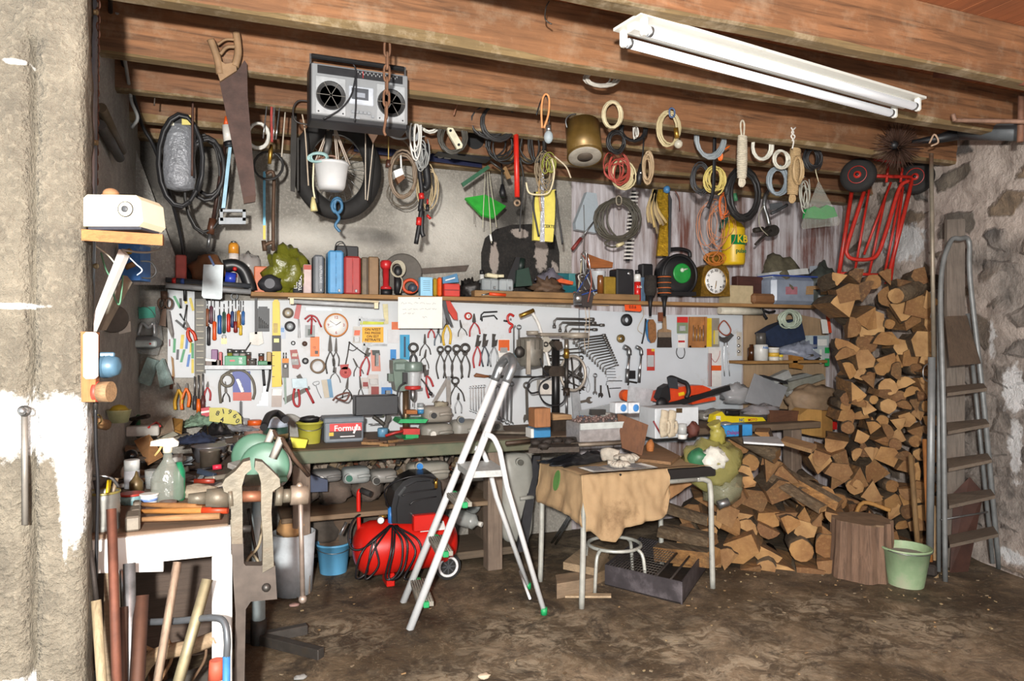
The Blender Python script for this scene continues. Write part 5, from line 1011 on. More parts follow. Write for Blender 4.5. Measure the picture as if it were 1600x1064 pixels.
c0,c1=at(280,192,Y),at(278,298,Y);m.lathe([(.02,0),(.07,.0),(.085,-.04),(.09,-.12),(.082,-.2),(.09,-.3),(.08,-.37),(.03,c1.z-c0.z)],18,Matrix.Translation(c0),sy=.6);k=t.p('tape_patch',mt('cdbf6a',.5));k.pp(rect(284,180,298,195),Y-.056,.004);k.use(BLACK).pp(rect(271,180,284,192),Y-.057,.004);k.use(mt('c9c6b4')).pp(rect(265,183,272,196),Y-.055,.004)
coil('black rubber tube looped around the grey wrapped parcel',281,250,35,74,-.72,2,GB,.011,1,'rubber_tube','tube',.06)
coil('thin black hose hanging lower behind the rusty pump',322,285,34,78,-.5,3,'2c2b2a',.008,2,'rubber_tube','tube',.16)
coil('short black rubber tube arching beside the parcel',322,262,28,50,-.56,2,'262526',.012,3,'rubber_tube','tube',.1)
wire('thin rusty rod hanging past the grey parcel',[(302,124),(301,180),(300,275)],-.8,.006,'4a3127','rusty_rod','rod')
wire('thin hook wire hanging under the joist end',[(241,108),(243,130),(241,165)],-.9,.004,'3f332b','hook_wire')
t=T('bicycle_pump','long dark brown pump hanging aslant behind the big saw','pump');t.p('tube',mt('43302a',.4,.4)).pt([(353,218),(342,290),(333,345)],-.5,.012,8);t.p('grip',mt('4d2f20',.4)).pt([(333,342),(328,366)],-.5,.022,10);t.p('nozzle',STEEL).pt([(328,366),(325,386)],-.5,.01,8)
t=T('sealant_cartridge','white cartridge with orange tip hanging behind the big saw','cartridge');t.p('tube',mt('d2cfc8',.4)).pt([(354,196),(357,222)],-.62,.026,12);t.p('tip',ORANGE).pt([(353,182),(354,196)],-.62,.01,8,rs=[.006,.018]);t.p('band',BLACK).pt([(357,221),(359,228)],-.62,.027,12)
m=one('plastic_strip','pale blue plastic strip hanging down to the grey bracket','strip',mt('8fb8cc',.4));m.pp([(357,230),(362,230),(352,325),(346,325)],-.6,.008)
t=T('grey_bracket','grey square plastic frame hanging low below the big saw','bracket');m=t.p('frame',mt('9aa0a6',.5));Y=-.62
for q in(rect(344,327,384,331),rect(342,340,384,350),rect(344,327,349,345,-1),rect(379,327,384,345)):m.pp(q,Y,.03)
m=one('steel_skewer','shiny wire loop hanging beside the big saw, closer one','wire loop',CHROME);m.pt([(411,216),(419,150),(422,144),(427,144),(429,150),(424,216)],-1.0,.004,6,4)
m=one('steel_skewer','shiny wire loop hanging beside the radio, farther one','wire loop',CHROME);m.pt([(427,218),(430,152),(433,146),(437,148),(438,156),(431,218)],-1.0,.004,6,4)
m=one('woven_strap','red woven cord hanging between the shiny wire loops','cord',mt('9a3a34',.8,0,.3,60));m.pt([(425,148),(424,180),(425,222)],-1.0,.007,6,4)
coil('white hose ring hanging beside the big saw blade',404,212,17,21,-.95,3,'c4c2ba',.008,4,'hose_ring','hose',.08)
coil('thin dark ring of tubing behind the bow saw',420,258,23,24,-.55,2,'2e2d2c',.006,5,'rubber_ring','ring',.08)
t=T('bow_saw','narrow bow saw with blue and yellow strip hanging on the wall','bow saw');BR_=mt('5c4636',.6,.4,.3);Y=-.45;m=t.p('frame',BR_);m.pt([(427,392),(427,330),(428,275),(422,268),(416,272)],Y,.011,8,3);m.pt([(412,384),(420,380),(427,378)],Y,.012,8,3);t.p('blade',mt('5fa0bb',.4,.2)).pp(rect(411,268,415,352),Y,.006);t.p('blade_guard',mt('c9b52c',.4)).pp(rect(411,352,415,374),Y-.002,.008);t.p('grip',BR_).pt([(412,376),(414,392)],Y,.014,8)
t=T('brass_valve','small brass valve hanging over the bow saw','valve');t.p(None,BRASS).pt([(424,226),(423,236),(421,256)],-.7,.012,8,rs=[.008,.014,.01])
wire('thin pale rod hanging beside the dark flat bars',[(446,170),(440,245)],-.9,.004,'b3a999','thin_rod','rod')
wire('thin pale rod hanging next to the white plant pot',[(471,172),(477,210),(482,290)],-.9,.004,'b8a792','thin_rod','rod')
m=one('file_bar','broad dark notched bar hanging under the joist','bar',mt('33302d',.7,.3));m.pp([(456,170),(464,160),(463,240),(461,300),(454,298),(454,230)],-.7,.008)
m=one('file_bar','narrow dark bar hanging beside the broad notched bar','bar',mt('33302d',.7,.3));m.pp(rect(464,215,467,298),-.7,.006)
wire('dark looped flex running into the radio side',[(484,158),(466,158),(458,172),(463,190),(490,196)],-1.1,.005,'2c2624','flex','cable')
t=T('spoked_wheel','black-tyred spoked wheel hanging behind the white plant pot','wheel');Y=-.5;c=at(527,264,Y);R=66*mpp(527,Y);m=t.p('tyre',RUBBER);N_=40;m.tube([c+Vector((R*.84*cos(a),0,R*1.0*sin(a)))for a in[2*pi*i/N_ for i in range(N_)]],.055,10,True,flat=.8)
m=t.p('rim',STEEL);m.tube([c+Vector((R*.68*cos(a),0,R*.82*sin(a)))for a in[2*pi*i/N_ for i in range(N_)]],.012,6,True);m=t.p('spoke',STEEL)
for k in range(20):a=k*pi/10;m.tube([c+Vector((.03*cos(a+.5),.02*(-1)**k,.03*sin(a+.5))),c+Vector((R*.68*cos(a),0,R*.82*sin(a)))],.0018,4)
t.p('hub',DSTEEL).cyl(c-Vector((0,.06,0)),c+Vector((0,.06,0)),.035,n=14)
t=T('plant_pot','white plastic hanging plant pot on cords below the radio','plant pot');Y=-.95;c=at(518,297,Y);s=mpp(518,Y);hh_=42*s;m=t.p('pot',mt('c6c6c6',.4,0,.04));m.lathe([(.001,0),(18*s,0),(21*s,.02),(25.5*s,hh_*.9),(27*s,hh_*.9),(27*s,hh_),(25*s,hh_),(20*s,.02),(.001,.01)],26,Matrix.Translation(c),cap=False)
for dx in(-25,25,6):
 k=t.p('cord',mt('bdaea0',.8));e=c+Vector((dx*s,-.05 if dx==6 else 0,hh_));k.tube([e,at(513 if dx<0 else 522,200,Y)],.004,5);k.tube([e+Vector((.012,0,0)),at(515 if dx<0 else 524,200,Y)],.003,5)
m=t.p('plug_lead',CREAM);m.pt([(490,255),(489,290),(492,310)],Y-.06,.005,6,3);
m=t.p('chain_strip',mt('4a4846',.5,.4));m.pt([(514,205),(513,225),(508,246)],Y-.02,.02,6,flat=.3)
one('plug','cream plug hanging from the white plant pot','plug',mt('c9bd86',.5)).pt([(489,308),(490,322),(491,330)],Y-.06,.016,8,rs=[.008,.018,.02])
coil('pale blue cord coil lying on the plant pot rim',497,246,15,8,-1.0,5,'8fb0ae',.005,6);coil('brown cord heap lying in the white plant pot',512,250,16,8,-.95,6,'7c5a48',.006,7)
coil('white cable bundle squeezed under the radio',517,194,24,6,-1.0,5,'cfc8b2',.008,8,spread=.3)
coil('blue cord hanging in the wheel below the pot',527,322,9,14,-.75,3,'3c6a8c',.009,9,spread=.3,tail=[(530,340),(524,352),(531,362)])
t=T('hazard_reflector','small red-edged white triangle reflector under the radio','reflector');Y=-.95;t.p('face',mt('d8b49a',.3)).pp([(575,208),(592,208),(583,224)],Y-.004,.006);t.p('border',mt('c8321e',.35)).pp([(571,199),(594,199),(592,208),(575,208)],Y,.006)
wire('long pale wire pin hanging under the reflector, first of two',[(571,200),(571,312)],-.9,.003,'c3b6a6','wire_pin');wire('long pale wire pin hanging under the reflector, second of two',[(583,224),(579,265),(574,313)],-.9,.003,'c3b6a6','wire_pin')
t=T('number_board','dark blue board with white digits behind the hanging cables','sign');t.p('board',mt('141a3c',.45,0,.15)).pp([(553,196),(753,228),(753,262),(553,236)],-.22,.01);m=t.p('digit',mt('dcdcdc',.5))
for tx,x,y in(('6',620,227),('7',675,233),('5',689,240),('2',699,241)):m.text(tx,front_at(x,y,-.222),.105,.001)
t=T('car_radio_speaker','second silver radio with one black speaker hanging behind cable coils','radio');Y=-.5;m=t.p('case',BLACK);m.pp([(684,178),(772,192),(766,250),(684,238)],Y+.01,.1);t.p('front_panel',mt('a9acb0',.35,.3)).pp([(686,182),(768,196),(763,243),(684,230)],Y,.012);sp_=t.p('speaker',mt('1a1a1b',.6));disk_px(sp_,743,218,14,Y-.004,.01,sq=1.1);t.p('grille',mt('6f7276',.4)).pp(rect(758,216,763,230),Y-.004,.006);t.p('handle',BLACK).pt([(690,166),(770,184)],Y+.03,.012,6)
t=coil('grey flex coil with a white socket block in it',708,214,23,27,-.95,8,'45423c',.006,10,tie=('b9b832',711,180));m=t.p('socket_block',mt('d2cdb4',.4));m.pp([(699,200),(706,197),(723,226),(722,231),(715,233),(700,207)],-1.0,.02);m.use(BLACK)
for x,y in((704,204),(717,226)):disk_px(m,x,y,2.2,-1.002,.003,10)
wire('rusty hook wire holding the grey flex coil',[(715,132),(714,160),(709,180)],-1.1,.005,'8a5f48','hook_wire')
coil('white round cable loop hanging behind the radio corner',672,182,19,26,-.9,3,'cfccc2',.007,11,spread=.1);coil('grey cable loops hanging against the radio corner',645,186,14,34,-.95,5,'9a9c9e',.006,12);coil('pale grey cable loops under the radio',626,204,22,14,-.9,4,'a5a7a8',.006,13)
coil('black cable ball behind the white cable loop',668,176,13,20,-.6,6,'232428',.007,14,spread=.35)
coil('thick black cable coil hanging beside the second radio',770,188,32,30,-1.0,8,'2b2a2a',.008,15,spread=.2);coil('tangled black flex hanging below the thick black coil',790,224,30,32,-.85,6,'242323',.006,16,spread=.4);coil('tangled black flex hanging by the red bar',832,222,18,30,-.95,5,'262524',.006,17,spread=.4,tail=[(818,280),(814,330),(812,362)])
coil('brown stiff cable loop under the number board',628,272,21,38,-.8,3,'7c6a58',.008,18,spread=.12,tail=[(640,230),(606,205)])
t=T('charger_plug','white mains plug on a lead with rusty pins below the board','plug');t.p('body',WHITE).pp([(615,267),(628,262),(631,272),(618,278)],-.85,.05);t.p('pin_block',mt('6f4a30',.6,.3)).pp([(618,277),(630,272),(633,278),(623,287)],-.84,.04);t.p('lead',WHITE).pt([(626,240),(627,262)],-.82,.006,6)
coil('beige string loops hanging beside the jump leads',668,292,15,38,-.75,6,'b09c78',.004,19,spread=.3);coil('thin grey wire loops hanging low on the plain wall',632,300,27,28,-.4,3,'5d5346',.003,20,spread=.3)
t=T('jump_leads','black jump leads with red sleeves hanging in a long bunch','jump leads');m=t.p('cable',BLACK);m.pt([(657,215),(655,262),(659,300),(656,330)],-.9,.014,8,4);m.pt([(665,225),(664,250),(668,285),(662,295)],-.88,.024,8,4)
for q in([(659,322),(655,352),(650,381)],[(660,330),(659,360),(662,370)]):t.p('clamp',BLACK).pt(q,-.9,.014,8,3)
for q in([(658,302),(659,311)],[(655,340),(654,352)]):t.p('red_sleeve',RED).pt(q,-.92,.017,8)
t=T('mini_clamp','small red and black clip hanging beside the jump leads','clip');t.p('body',BLACK).pt([(668,320),(668,330)],-.8,.011,8);t.p('jaw',RED).pt([(668,311),(668,319)],-.8,.006,6);t.p('tip',RED).pt([(667,336),(673,342)],-.8,.009,6)
coil('grey wires bunched over the jump leads',660,240,12,30,-.95,6,'8d8e8c',.004,21,spread=.5);coil('white cable tangle in front of the jump leads top',650,205,9,40,-1.0,4,'d2d0ca',.005,22,spread=.4)
t=T('wooden_spindle','small dark wooden spindle on a string below the chain','spindle');t.p('knob',mt('4a2c22',.4)).pt([(607,250),(607,262)],-.8,.02,10,rs=[.014,.02]);t.p('string',mt('c2a45a')).pt([(607,214),(607,250)],-.8,.003,5)
t=T('green_scale_pan','bright green plastic pan hanging on strings on the wall','pan');Y=-.42;m=t.p('pan',mt('2f9a35',.4));A=[at(*q)for q in((727,309,Y),(758,304,Y-.03),(791,322,Y),(772,340,Y-.06),(752,335,Y-.06))];m.add([A[0],A[1],A[2],A[3],A[4]]+[v+Vector((0,.02,-.008))for v in A],[(0,1,2,3,4),(9,8,7,6,5)]+[(i,i+5,(i+1)%5+5,(i+1)%5)for i in range(5)])
for q in([(758,268),(754,356)],[(761,268),(768,380)],[(764,268),(776,355)]):t.p('string',mt('c3bfa8')).pt(q,Y-.07,.003,5)
m=one('green_clamp_bar','dark green flat bar hanging aslant above the green pan','bar',mt('2a5a40',.5));m.pp([(721,286),(762,258),(766,262),(724,292)],-.55,.012)
m=one('string_weight','small white weight at the end of the pan strings','weight',WHITE);m.pt([(766,366),(768,377)],-.5,.008,8)
wire('thin wire hanging straight down beside the green pan',[(740,284),(741,350)],-.4,.002,'4a4540')
t=T('spring_tensioner','bright red bar with steel eyes hanging among black cables','tensioner');t.p('bar',mt('c3281c',.4)).pt([(806,196),(807,250),(808,308)],-1.0,.017,8);
for y in(190,317):e=t.p('eye',mt('8a7560',.5,.4));rim_px(e,806+(y>200)*2,y,4,-1.0,.008)
t=T('black_plug','black plug on a lead hanging over the blackened patch','plug');t.p('body',BLACK).pt([(785,288),(785,300),(786,308)],-.6,.016,8,rs=[.01,.024,.02]);t.p('lead',BLACK).pt([(783,250),(785,288)],-.6,.005,6)
t=T('wooden_grip','small tool with wooden grip hanging under the black cables','tool');t.p('shaft',DSTEEL).pt([(766,252),(788,268)],-.7,.008,6);t.p('grip',mt('8a6a44',.5)).pp([(790,258),(799,278),(793,280),(786,264)],-.7,.016)
m=one('leather_loop','orange leather loop hanging from a nail on the joist','loop',mt('c98a56',.6));m.pt([(847,200),(846,175),(848,154),(853,147),(858,154),(857,178),(850,200)],-1.56,.006,6,4)
t=T('light_bulb','clear bulb lamp on black flex beside the leather loop','bulb');t.p('glass',clear('b9c6cc',.5)).ball(at(857,214,-1.5),(.026,.026,.036),12,8);t.p('socket',CHROME).pt([(857,196),(857,206)],-1.5,.014,10);t.p('flex',BLACK).pt([(838,180),(845,158),(852,150),(858,165),(858,196)],-1.5,.004,5,4)
coil('thin mixed wires bunched above the yellow sleeve',850,262,15,36,-.95,9,'8a7a62',.003,23,spread=.5);coil('green-yellow earth wires bunched above the yellow sleeve',858,255,10,20,-1.0,5,'93963e',.003,24,spread=.5)
t=T('plastic_sleeve','pale yellow plastic sleeve full of wires hanging on the wall','sleeve');Y=-.9;t.p('sleeve',mt('cdbf5a',.4,0,.12)).pp([(836,300),(868,296),(867,340),(864,378),(834,375)],Y,.03);t.p('foil_strip',mt('b9bcc4',.2,.6,.35,40,.6)).pp([(846,262),(850,262),(851,378),(844,378)],Y-.012,.01);t.p('lettering',mt('222014')).text('CERTE',front_at(858,354,Y-.001),.028)
for q,c_ in(([(836,300),(833,320),(838,350),(842,370)],GB),([(868,298),(871,330),(876,360),(879,382)],GB),([(848,262),(842,290),(845,330)],'a8875a')):t.p('lead',mt(c_)).pt(q,Y-.02,.007,6,3)
wire('cream cable arching from the wires to the brown drum',[(822,285),(826,300),(838,304),(858,300),(866,270),(862,248)],-1.05,.006,'cfc2a0','cable','cable');wire('thin white cable arching beside the brown drum',[(866,244),(884,260),(892,278)],-1.05,.005,'c9b9a0','cable','cable')
t=T('metal_can','brown metal can hanging on its side with a pale ring base','can');a=at(914,245,-1.55);ax=Vector((.1,.35,1)).normalized();q4=Matrix.Translation(a)@ax.to_track_quat('Z','Y').to_matrix().to_4x4();s=mpp(914,-1.5);OB=mt('6e5528',.4,.4,.3,12,dirt=.15,dcol='8a7a5a');m=t.p('body',OB);m.lathe([(27*s,0),(27*s,58*s)],28,q4);m.lathe([(28*s,.0),(28*s,.008),(27*s,.01)],28,q4,cap=False);k=t.p('base_plate',mt('9d968a',.6,.2,.3));k.lathe([(13*s,-.002),(25*s,-.004),(26*s,.002),(12*s,.001)],28,q4);k.use(mt('4a4036',.7)).lathe([(.001,-.0045),(12*s,-.004),(12*s,0)],24,q4);t.p('bail',STEEL).pt([(886,200),(884,188),(890,180),(900,178)],-1.5,.004,5,4)
m=one('white_coil_spring','short white spring stub peeping above the brown can','spring',WHITE)
for k in range(5):m.pt([(896+2.2*k,182),(897+2.2*k,188)],-1.35,.004,5)
coil('cream cable coil hanging on the joist beside the brown can',956,178,16,22,-1.6,7,'c6b896',.006,25,spread=.12);coil('small black cable coil under the cream coil',961,220,15,18,-1.4,6,'1f1f20',.006,26,spread=.25);coil('black cable coil behind the joist beside the small black one',991,202,21,20,-1.3,6,'1d1d1f',.007,27,spread=.12)
coil('tangle of red wires hanging under the black coils',962,262,20,26,-1.1,9,'a5453a',.004,28,spread=.4);coil('cream cable coil hanging under the red wires',973,272,18,24,-1.05,6,'c9bb94',.006,29,spread=.15);coil('white string loops dangling behind the joist',994,205,5,16,-1.35,4,'d0ccc4',.003,30,spread=.4)
t=T('extension_plug','black inline plug hanging beside the tan rope knot','plug');t.p('lead',BLACK).pt([(1006,215),(1004,245),(1001,258)],-1.3,.005,6,3);t.p('body',BLACK).pt([(1001,256),(999,275),(998,288)],-1.3,.014,8,rs=[.007,.02,.014]);t.p('clip',CHROME).ball(at(1001,270,-1.33),.009,8,6)
coil('tan rope knot hanging beside the black inline plug',1012,262,8,26,-1.3,6,'a28a6c',.007,31,'rope_knot','rope',.3)
t=coil('beige flex coil with a clear bulb hanging on the joist',1045,200,18,28,-1.58,7,'b3a47e',.005,32,spread=.15,tie=('4a5a78',1050,177));t.p('bulb',clear('d2ccba',.45)).ball(at(1060,225,-1.62),.025,12,8);t.p('bulb_socket',BRASS).pt([(1056,200),(1058,216)],-1.62,.014,8)
coil('grey cable coil cut off by the joist edge',1110,215,24,32,-1.33,9,'8d9498',.006,33,spread=.12);coil('dark grey flex coil hanging beside the black strap',1095,276,15,26,-1.1,7,'3a3a3c',.005,34,spread=.25);coil('yellow cord coil hanging behind the black strap',1118,278,16,22,-1.15,7,'c9b568',.005,35,spread=.3)
m=one('black_strap','long black rubber strap hanging from behind the joist','strap',BLACK);m.pt([(1117,200),(1116,260),(1114,300),(1106,325)],-1.3,.014,6,4,flat=.4)
coil('bright orange cord knotted around the yellow coil',1126,240,4,12,-1.3,3,'e06a22',.005,36,spread=.5,tail=[(1127,238),(1140,228)])
def hank(label,x0,y0,x1,y1,Y,w,col,loop,seed):
 t=T('rope_hank',label,'rope');M_=mt(col,.9,0,.2,60,.4);m=t.p('wrap',M_);a,b2=at(x0,y0,Y),at(x1,y1,Y);s=mpp(x0,Y);d=(b2-a);L_=d.length;d.normalize();px=d.cross(Vector((0,1,0))).normalized();n=int(L_/.011);P=[]
 for i in range(n*10):q=i/10;an=2*pi*q;rr=w*s*(.85+.15*sin(pi*q/n))*(1+.08*noise.noise(Vector((q*.9,seed,0))));P.append(a+d*(q*.011)+px*(rr*cos(an))+Vector((0,rr*.8*sin(an),0)))
 m.tube(P,.0062,5);
 for o in(-3,0,3):t.p('loop_end',M_).tube(cr([b2+px*(o*s)-d*.02,b2+px*((o-2)*s)+d*.03,b2+px*(o*s*.3)+d*.045,b2+px*((o+3)*s)+d*.02,b2+px*(o*s)-d*.02],4),.006,5)
 if loop:t.p('hanging_loop',M_).pt(loop,Y-.01,.006,6,4)
hank('cream rope hank hanging on the joist by a small loop',1160,212,1159,280,-1.5,7.5,'c2b8a4',[(1159,215),(1157,195),(1160,188),(1163,195),(1162,212)],1)
hank('tan jute rope hank hanging from a twisted white hook',1243,232,1238,306,-1.4,9,'b0946c',None,2)
coil('loose jute coil over the tan rope hank',1247,266,9,22,-1.45,4,'b0946c',.007,37,'rope_coil','rope',.2)
m=one('twisted_hook','white twisted wire hook above the tan rope hank','hook',mt('d8d4cc',.4));m.pt([(1236,199),(1240,207),(1236,213),(1240,220),(1238,232)],-1.5,.005,6,4);m.pt([(1243,199),(1237,207),(1242,213),(1238,220)],-1.5,.005,6,4)
coil('white cable coil hanging just under the joist beside the cream rope',1191,228,17,22,-1.4,6,'d2d0c4',.007,38,spread=.12);coil('small white cable coil beside the tan rope hank',1220,248,13,17,-1.4,7,'d6d3c6',.005,39,spread=.2);coil('blue-grey cable coil under the small white coil',1214,282,18,24,-1.3,10,'8f9aa2',.006,40,spread=.2);coil('black wire coil behind the tan rope hank',1270,246,13,20,-1.3,8,'29282a',.005,41,spread=.25)
coil('thick black hose coil hanging beside the yellow cylinder',1160,302,26,42,-1.0,5,'201f1f',.013,42,'rubber_hose','hose',.14)
m=one('green_bottle_neck','small green tube seen inside the thick black hose coil','tube',mt('3f7a55',.5));m.pt([(1148,302),(1150,314)],-.6,.016,8)
coil('light grey cords hanging behind the clear bag',1258,300,8,30,-1.15,5,'a9a89c',.004,43,spread=.5)
t=T('clear_bag','clear triangular plastic bag holding green cloth hung by string','bag');Y=-1.2;m=t.p('film',clear('c9ccc2',.2));pk=at(1279,282,Y);B_=[at(1251,352,Y-.06),at(1313,345,Y-.02),at(1308,335,Y+.08),at(1258,340,Y+.06),at(1254,358,Y-.04),at(1310,352,Y)];m.add([pk]+B_,[(0,1,2),(0,2,3),(0,3,4),(0,4,1),(1,5,6,2),(5,1,4),(4,3,2,6,5)]);t.p('green_cloth',mt('148a3c',.6)).pp([(1262,340),(1264,326),(1272,322),(1282,326),(1292,320),(1303,324),(1309,338),(1290,342)],Y,.05);t.p('string',CREAM).pt([(1279,284),(1274,262),(1280,240)],Y,.003,5,3)
coil('big dark cable coil hanging over the toothed strip',968,342,34,34,-.55,9,'4a463c',.007,44,spread=.18,tie=('8a8070',967,314),tail=[(945,380),(955,386),(972,384)]);one('plug','cream plug at the end of the big dark cable coil','plug',mt('c9bd94',.5)).pt([(964,384),(974,380)],-.6,.014,8)
m=one('toothed_strip','black plastic strip with white teeth hanging on the limewashed boards','strip',BLACK);m.pp([(988,298),(994,298),(984,408),(978,408)],-.3,.01);m.use(mt('c9c6c0'))
for k in range(18):y=300+6*k;x=991-.09*(y-298);m.pp([(x-7,y),(x+7,y),(x+7,y+2.6),(x-7,y+2.6)],-.304,.006)
m=one('white_bag','pale grey plastic bag hanging behind the red-handled poker','bag',clear('b9c4cc',.75));m.pp([(917,300),(932,302),(938,345),(932,364),(900,358),(899,348)],-.2,.05)
t=T('poker','steel rod with a dark red handle hanging aslant on the wall','poker');t.p('handle',mt('7a2c26',.5)).pt([(894,390),(908,372)],-.3,.014,8);t.p('rod',STEEL).pt([(908,372),(934,338)],-.3,.006,6)
wire('thin white cord hanging with the pale grey bag',[(912,320),(913,360),(912,392),(917,398)],-.35,.003,'5f5c58')
t=T('glove_bunch','bunch of tan work straps hanging beside the gold strip','straps');rg=random.Random(4)
for k in range(7):t.p('strap',mt(['a48f68','8d7a5c','b39a64','77684e'][k%4],.8)).pt([(1024+rg.uniform(-3,3),296),(1020+2.5*k-8,325),(1014+4.6*k,345+rg.uniform(0,25))],-.75,.012,6,3,flat=.5)
t=T('gold_strip','shiny gold foil covered strip hanging beside the tan straps','strip');m=t.p('strip',mt('c29a2a',.18,.8,.4,40,.9));m.pp([(1024,296),(1044,296),(1045,330),(1044,400),(1027,400),(1033,340)],-.35,.02);t.p('edge',DGREY).pp([(1044,296),(1050,312),(1048,392),(1044,400)],-.35,.03);t.p('blue_cap',mt('4a82b4',.4)).ball(at(1042,296,-.4),.03,10,6,.3,2)
wire('short brown cord beside the blue cap',[(1055,298),(1061,310),(1062,327)],-.3,.005,'6a3a2a')
t=T('gas_cylinder','yellow spray cylinder with green KB label hanging on the limewashed boards','cylinder');Y=-.35;s=mpp(1147,Y);c=at(1146,414,Y);m=t.p('body',mt('d2ac1c',.4,0,.12));m.lathe([(.001,0),(16*s,.0),(17.5*s,.02),(17.5*s,55*s),(17.5*s,56*s),(12*s,64*s),(5*s,70*s),(.001,70*s)],24,Matrix.Translation(c));r_=17.8*s
k=t.p('label',mt('1f8a4a',.5));k.sheet(lambda u,v:c+Vector((-r_*cos(.7+1.5*u),-r_*sin(.7+1.5*u),(30+15*v)*s)),8,1,.001);k.use(mt('e0c02a')).text('KB',Matrix.Translation(c+Vector((.012,-r_-.002,38*s)))@FRONT,.085,.001);k.use(mt('2c6a40')).text('pulse',Matrix.Translation(c+Vector((.0,-r_-.002,20*s)))@FRONT,.05,.001)
t.p('neck',mt('c9b02a',.5)).pt([(1146,345),(1147,340)],Y,.03,10);t.p('cap',mt('c9a81c')).pt([(1140,345),(1143,338)],Y-.05,.03,8)
m=one('green_hose_fitting','dark green fitting hanging beside the yellow cylinder','fitting',mt('2a5a4c',.5));m.pt([(1128,358),(1131,346),(1136,340)],-.4,.024,8,3)
coil('orange baler twine tangled over the brass clock',1118,348,22,46,-.5,8,'d28a62',.0025,45,'twine','twine',.45);coil('loose orange twine hanging beside the black strap',1132,318,10,22,-.9,3,'d8682c',.004,46,'twine','twine',.4)
t=T('pulley_block','grey steel pulley with bent hook and lever hanging on the boards','pulley');Y=-.6;t.p('hook',STEEL).pt([(1202,296),(1196,306),(1194,322),(1199,338),(1202,352)],Y,.016,8,4);w_=t.p('wheel',DSTEEL);disk_px(w_,1209,360,9,Y,.05);t.p('lever',IRON).pt([(1178,360),(1192,358)],Y,.02,6);t.p('arm',IRON).pt([(1180,382),(1192,370),(1205,360)],Y,.01,6,3);t.p('cord',mt('9a9684')).pt([(1194,320),(1186,335),(1188,355),(1200,368)],Y-.02,.004,5,4)
m=one('dark_lever','dark lever arm hanging under the blue-grey coil','lever',DGREY);m.pt([(1205,334),(1222,325),(1230,320)],-.7,.012,6,3);m=one('grey_cloth_scrap','dark cloth scrap hanging by the pulley hook','cloth',mt('55585c',.8));m.pp([(1204,318),(1222,316),(1224,324),(1206,328)],-.6,.02)
coil('grey wire hank tucked behind the joist',942,122,27,14,-1.85,7,'a9a49a',.005,47,spread=.2)
# --------- the long shelf and what stands on it
ZS=1.81
m=one('wall_shelf','long wooden wall shelf crowded with boxes above the tool board','shelf',wood('9a7448',0,2,.35));xa,xb=at(392,463,-.26).x,at(1290,478,-.26).x;m.box(((xa+xb)/2,-.135,ZS-.014),(xb-xa,.25,.028),None,.003)
m=one('shelf_plank','second thick plank lying on the shelf under the grey cases','plank',wood('8a6a44',0,2,.35));x0,x1=at(742,455,-.3).x,at(1000,460,-.3).x;m.box(((x0+x1)/2,-.17,ZS+.024),(x1-x0,.26,.045),None,.004);ZP=ZS+.047
m=one('wall_shelf','short shelf over the narrow board by the corner buttress','shelf',wood('6b5540',0,2));x0,x1=at(262,446,-.2).x,at(392,455,-.2).x;m.box(((x0+x1)/2,-.11,1.845),(x1-x0,.2,.02));ZL=1.856
def sbox(name,label,cat,x0,y0,x1,Yf,dep,mat,z=ZS,b=.006,part=None,t=None,rz=0):
 a=at(x0,450,Yf);c=at(x1,450,Yf);top=at((x0+x1)/2,y0,Yf).z;t=t or T(name,label,cat);m=t.p(part,mat);m.box(((a.x+c.x)/2,Yf+dep/2,(z+top)/2),(c.x-a.x,dep,top-z),Matrix.Rotation(rz,3,'Z')if rz else None,b);return t,m,((a.x+c.x)/2,Yf,z,top)
def can(name,label,cat,px,y0,r,Y,prof,z=ZS,n=18):
 """upright turned body: prof rows = (radius share, height share, material index)"""
 t=T(name,label,cat);s=mpp(px,Y);top=at(px,y0,Y).z;h=top-z;c=at(px,450,Y);c.z=z;k=0
 for pn,mat,pr in prof:t.p(pn,mat).lathe([(max(.0008,a*r*s),b2*h)for a,b2 in pr],n,Matrix.Translation(c))
 return t,c,r*s,h
def lump(name,label,cat,x0,y0,x1,z,Y,mat,amp=.4,sc=2.2,seed=0,dep=None,nu=20,nv=12):
 a,b2=at(x0,450,Y),at(x1,450,Y);top=at((x0+x1)/2,y0,Y).z;h=top-z;m=one(name,label,cat,mat);k0=len(m.v);m.ball(((a.x+b2.x)/2,Y,z+h*.42),((b2.x-a.x)/2,dep or(b2.x-a.x)*.4,h*.58),nu,nv,amp,sc,seed)
 for v in m.v[k0:]:v.z=max(v.z,z+.001)
 return m
sbox('cardboard_box','small red and white carton on the corner shelf','box',274,398,291,-.2,.07,mt('b4524a',.6,0,.3,14),ZL);lump('leather_pouch','brown leather pouch lying behind the hanging white plate','pouch',296,398,352,ZL,-.12,mt('7a5236',.6),.3,2,1)
t=T('power_tool','black curved tool handle with red button beside the white plate','power tool');m=t.p('body',mt('1f2022',.4));m.pt([(350,416),(366,414),(380,422),(388,440),(392,455)],-.2,.04,10,4);t.p('button',RED).ball(at(367,420,-.26),.014,8,6);t.p('blue_cap',mt('2a3fa8',.3)).pt([(352,434),(368,436)],-.2,.04,10)
for k,(y,c_,l)in enumerate(((438,'4b4f55','dark rod with red and blue bands lying along the corner shelf'),(447,'a5a8aa','grey steel tube lying along the corner shelf edge'))):
 t=T('steel_tube',l,'tube');t.p('tube',mt(c_,.35,.4)).pt([(259,y-1),(392,y+9)],-.24-.03*k,.016,10)
 if k==0:t.p('band',RED).pt([(269,438),(275,438.5)],-.24,.0175,10);t.p('band',mt('2b4a8c')).pt([(282,439),(288,439.5)],-.24,.0175,10)
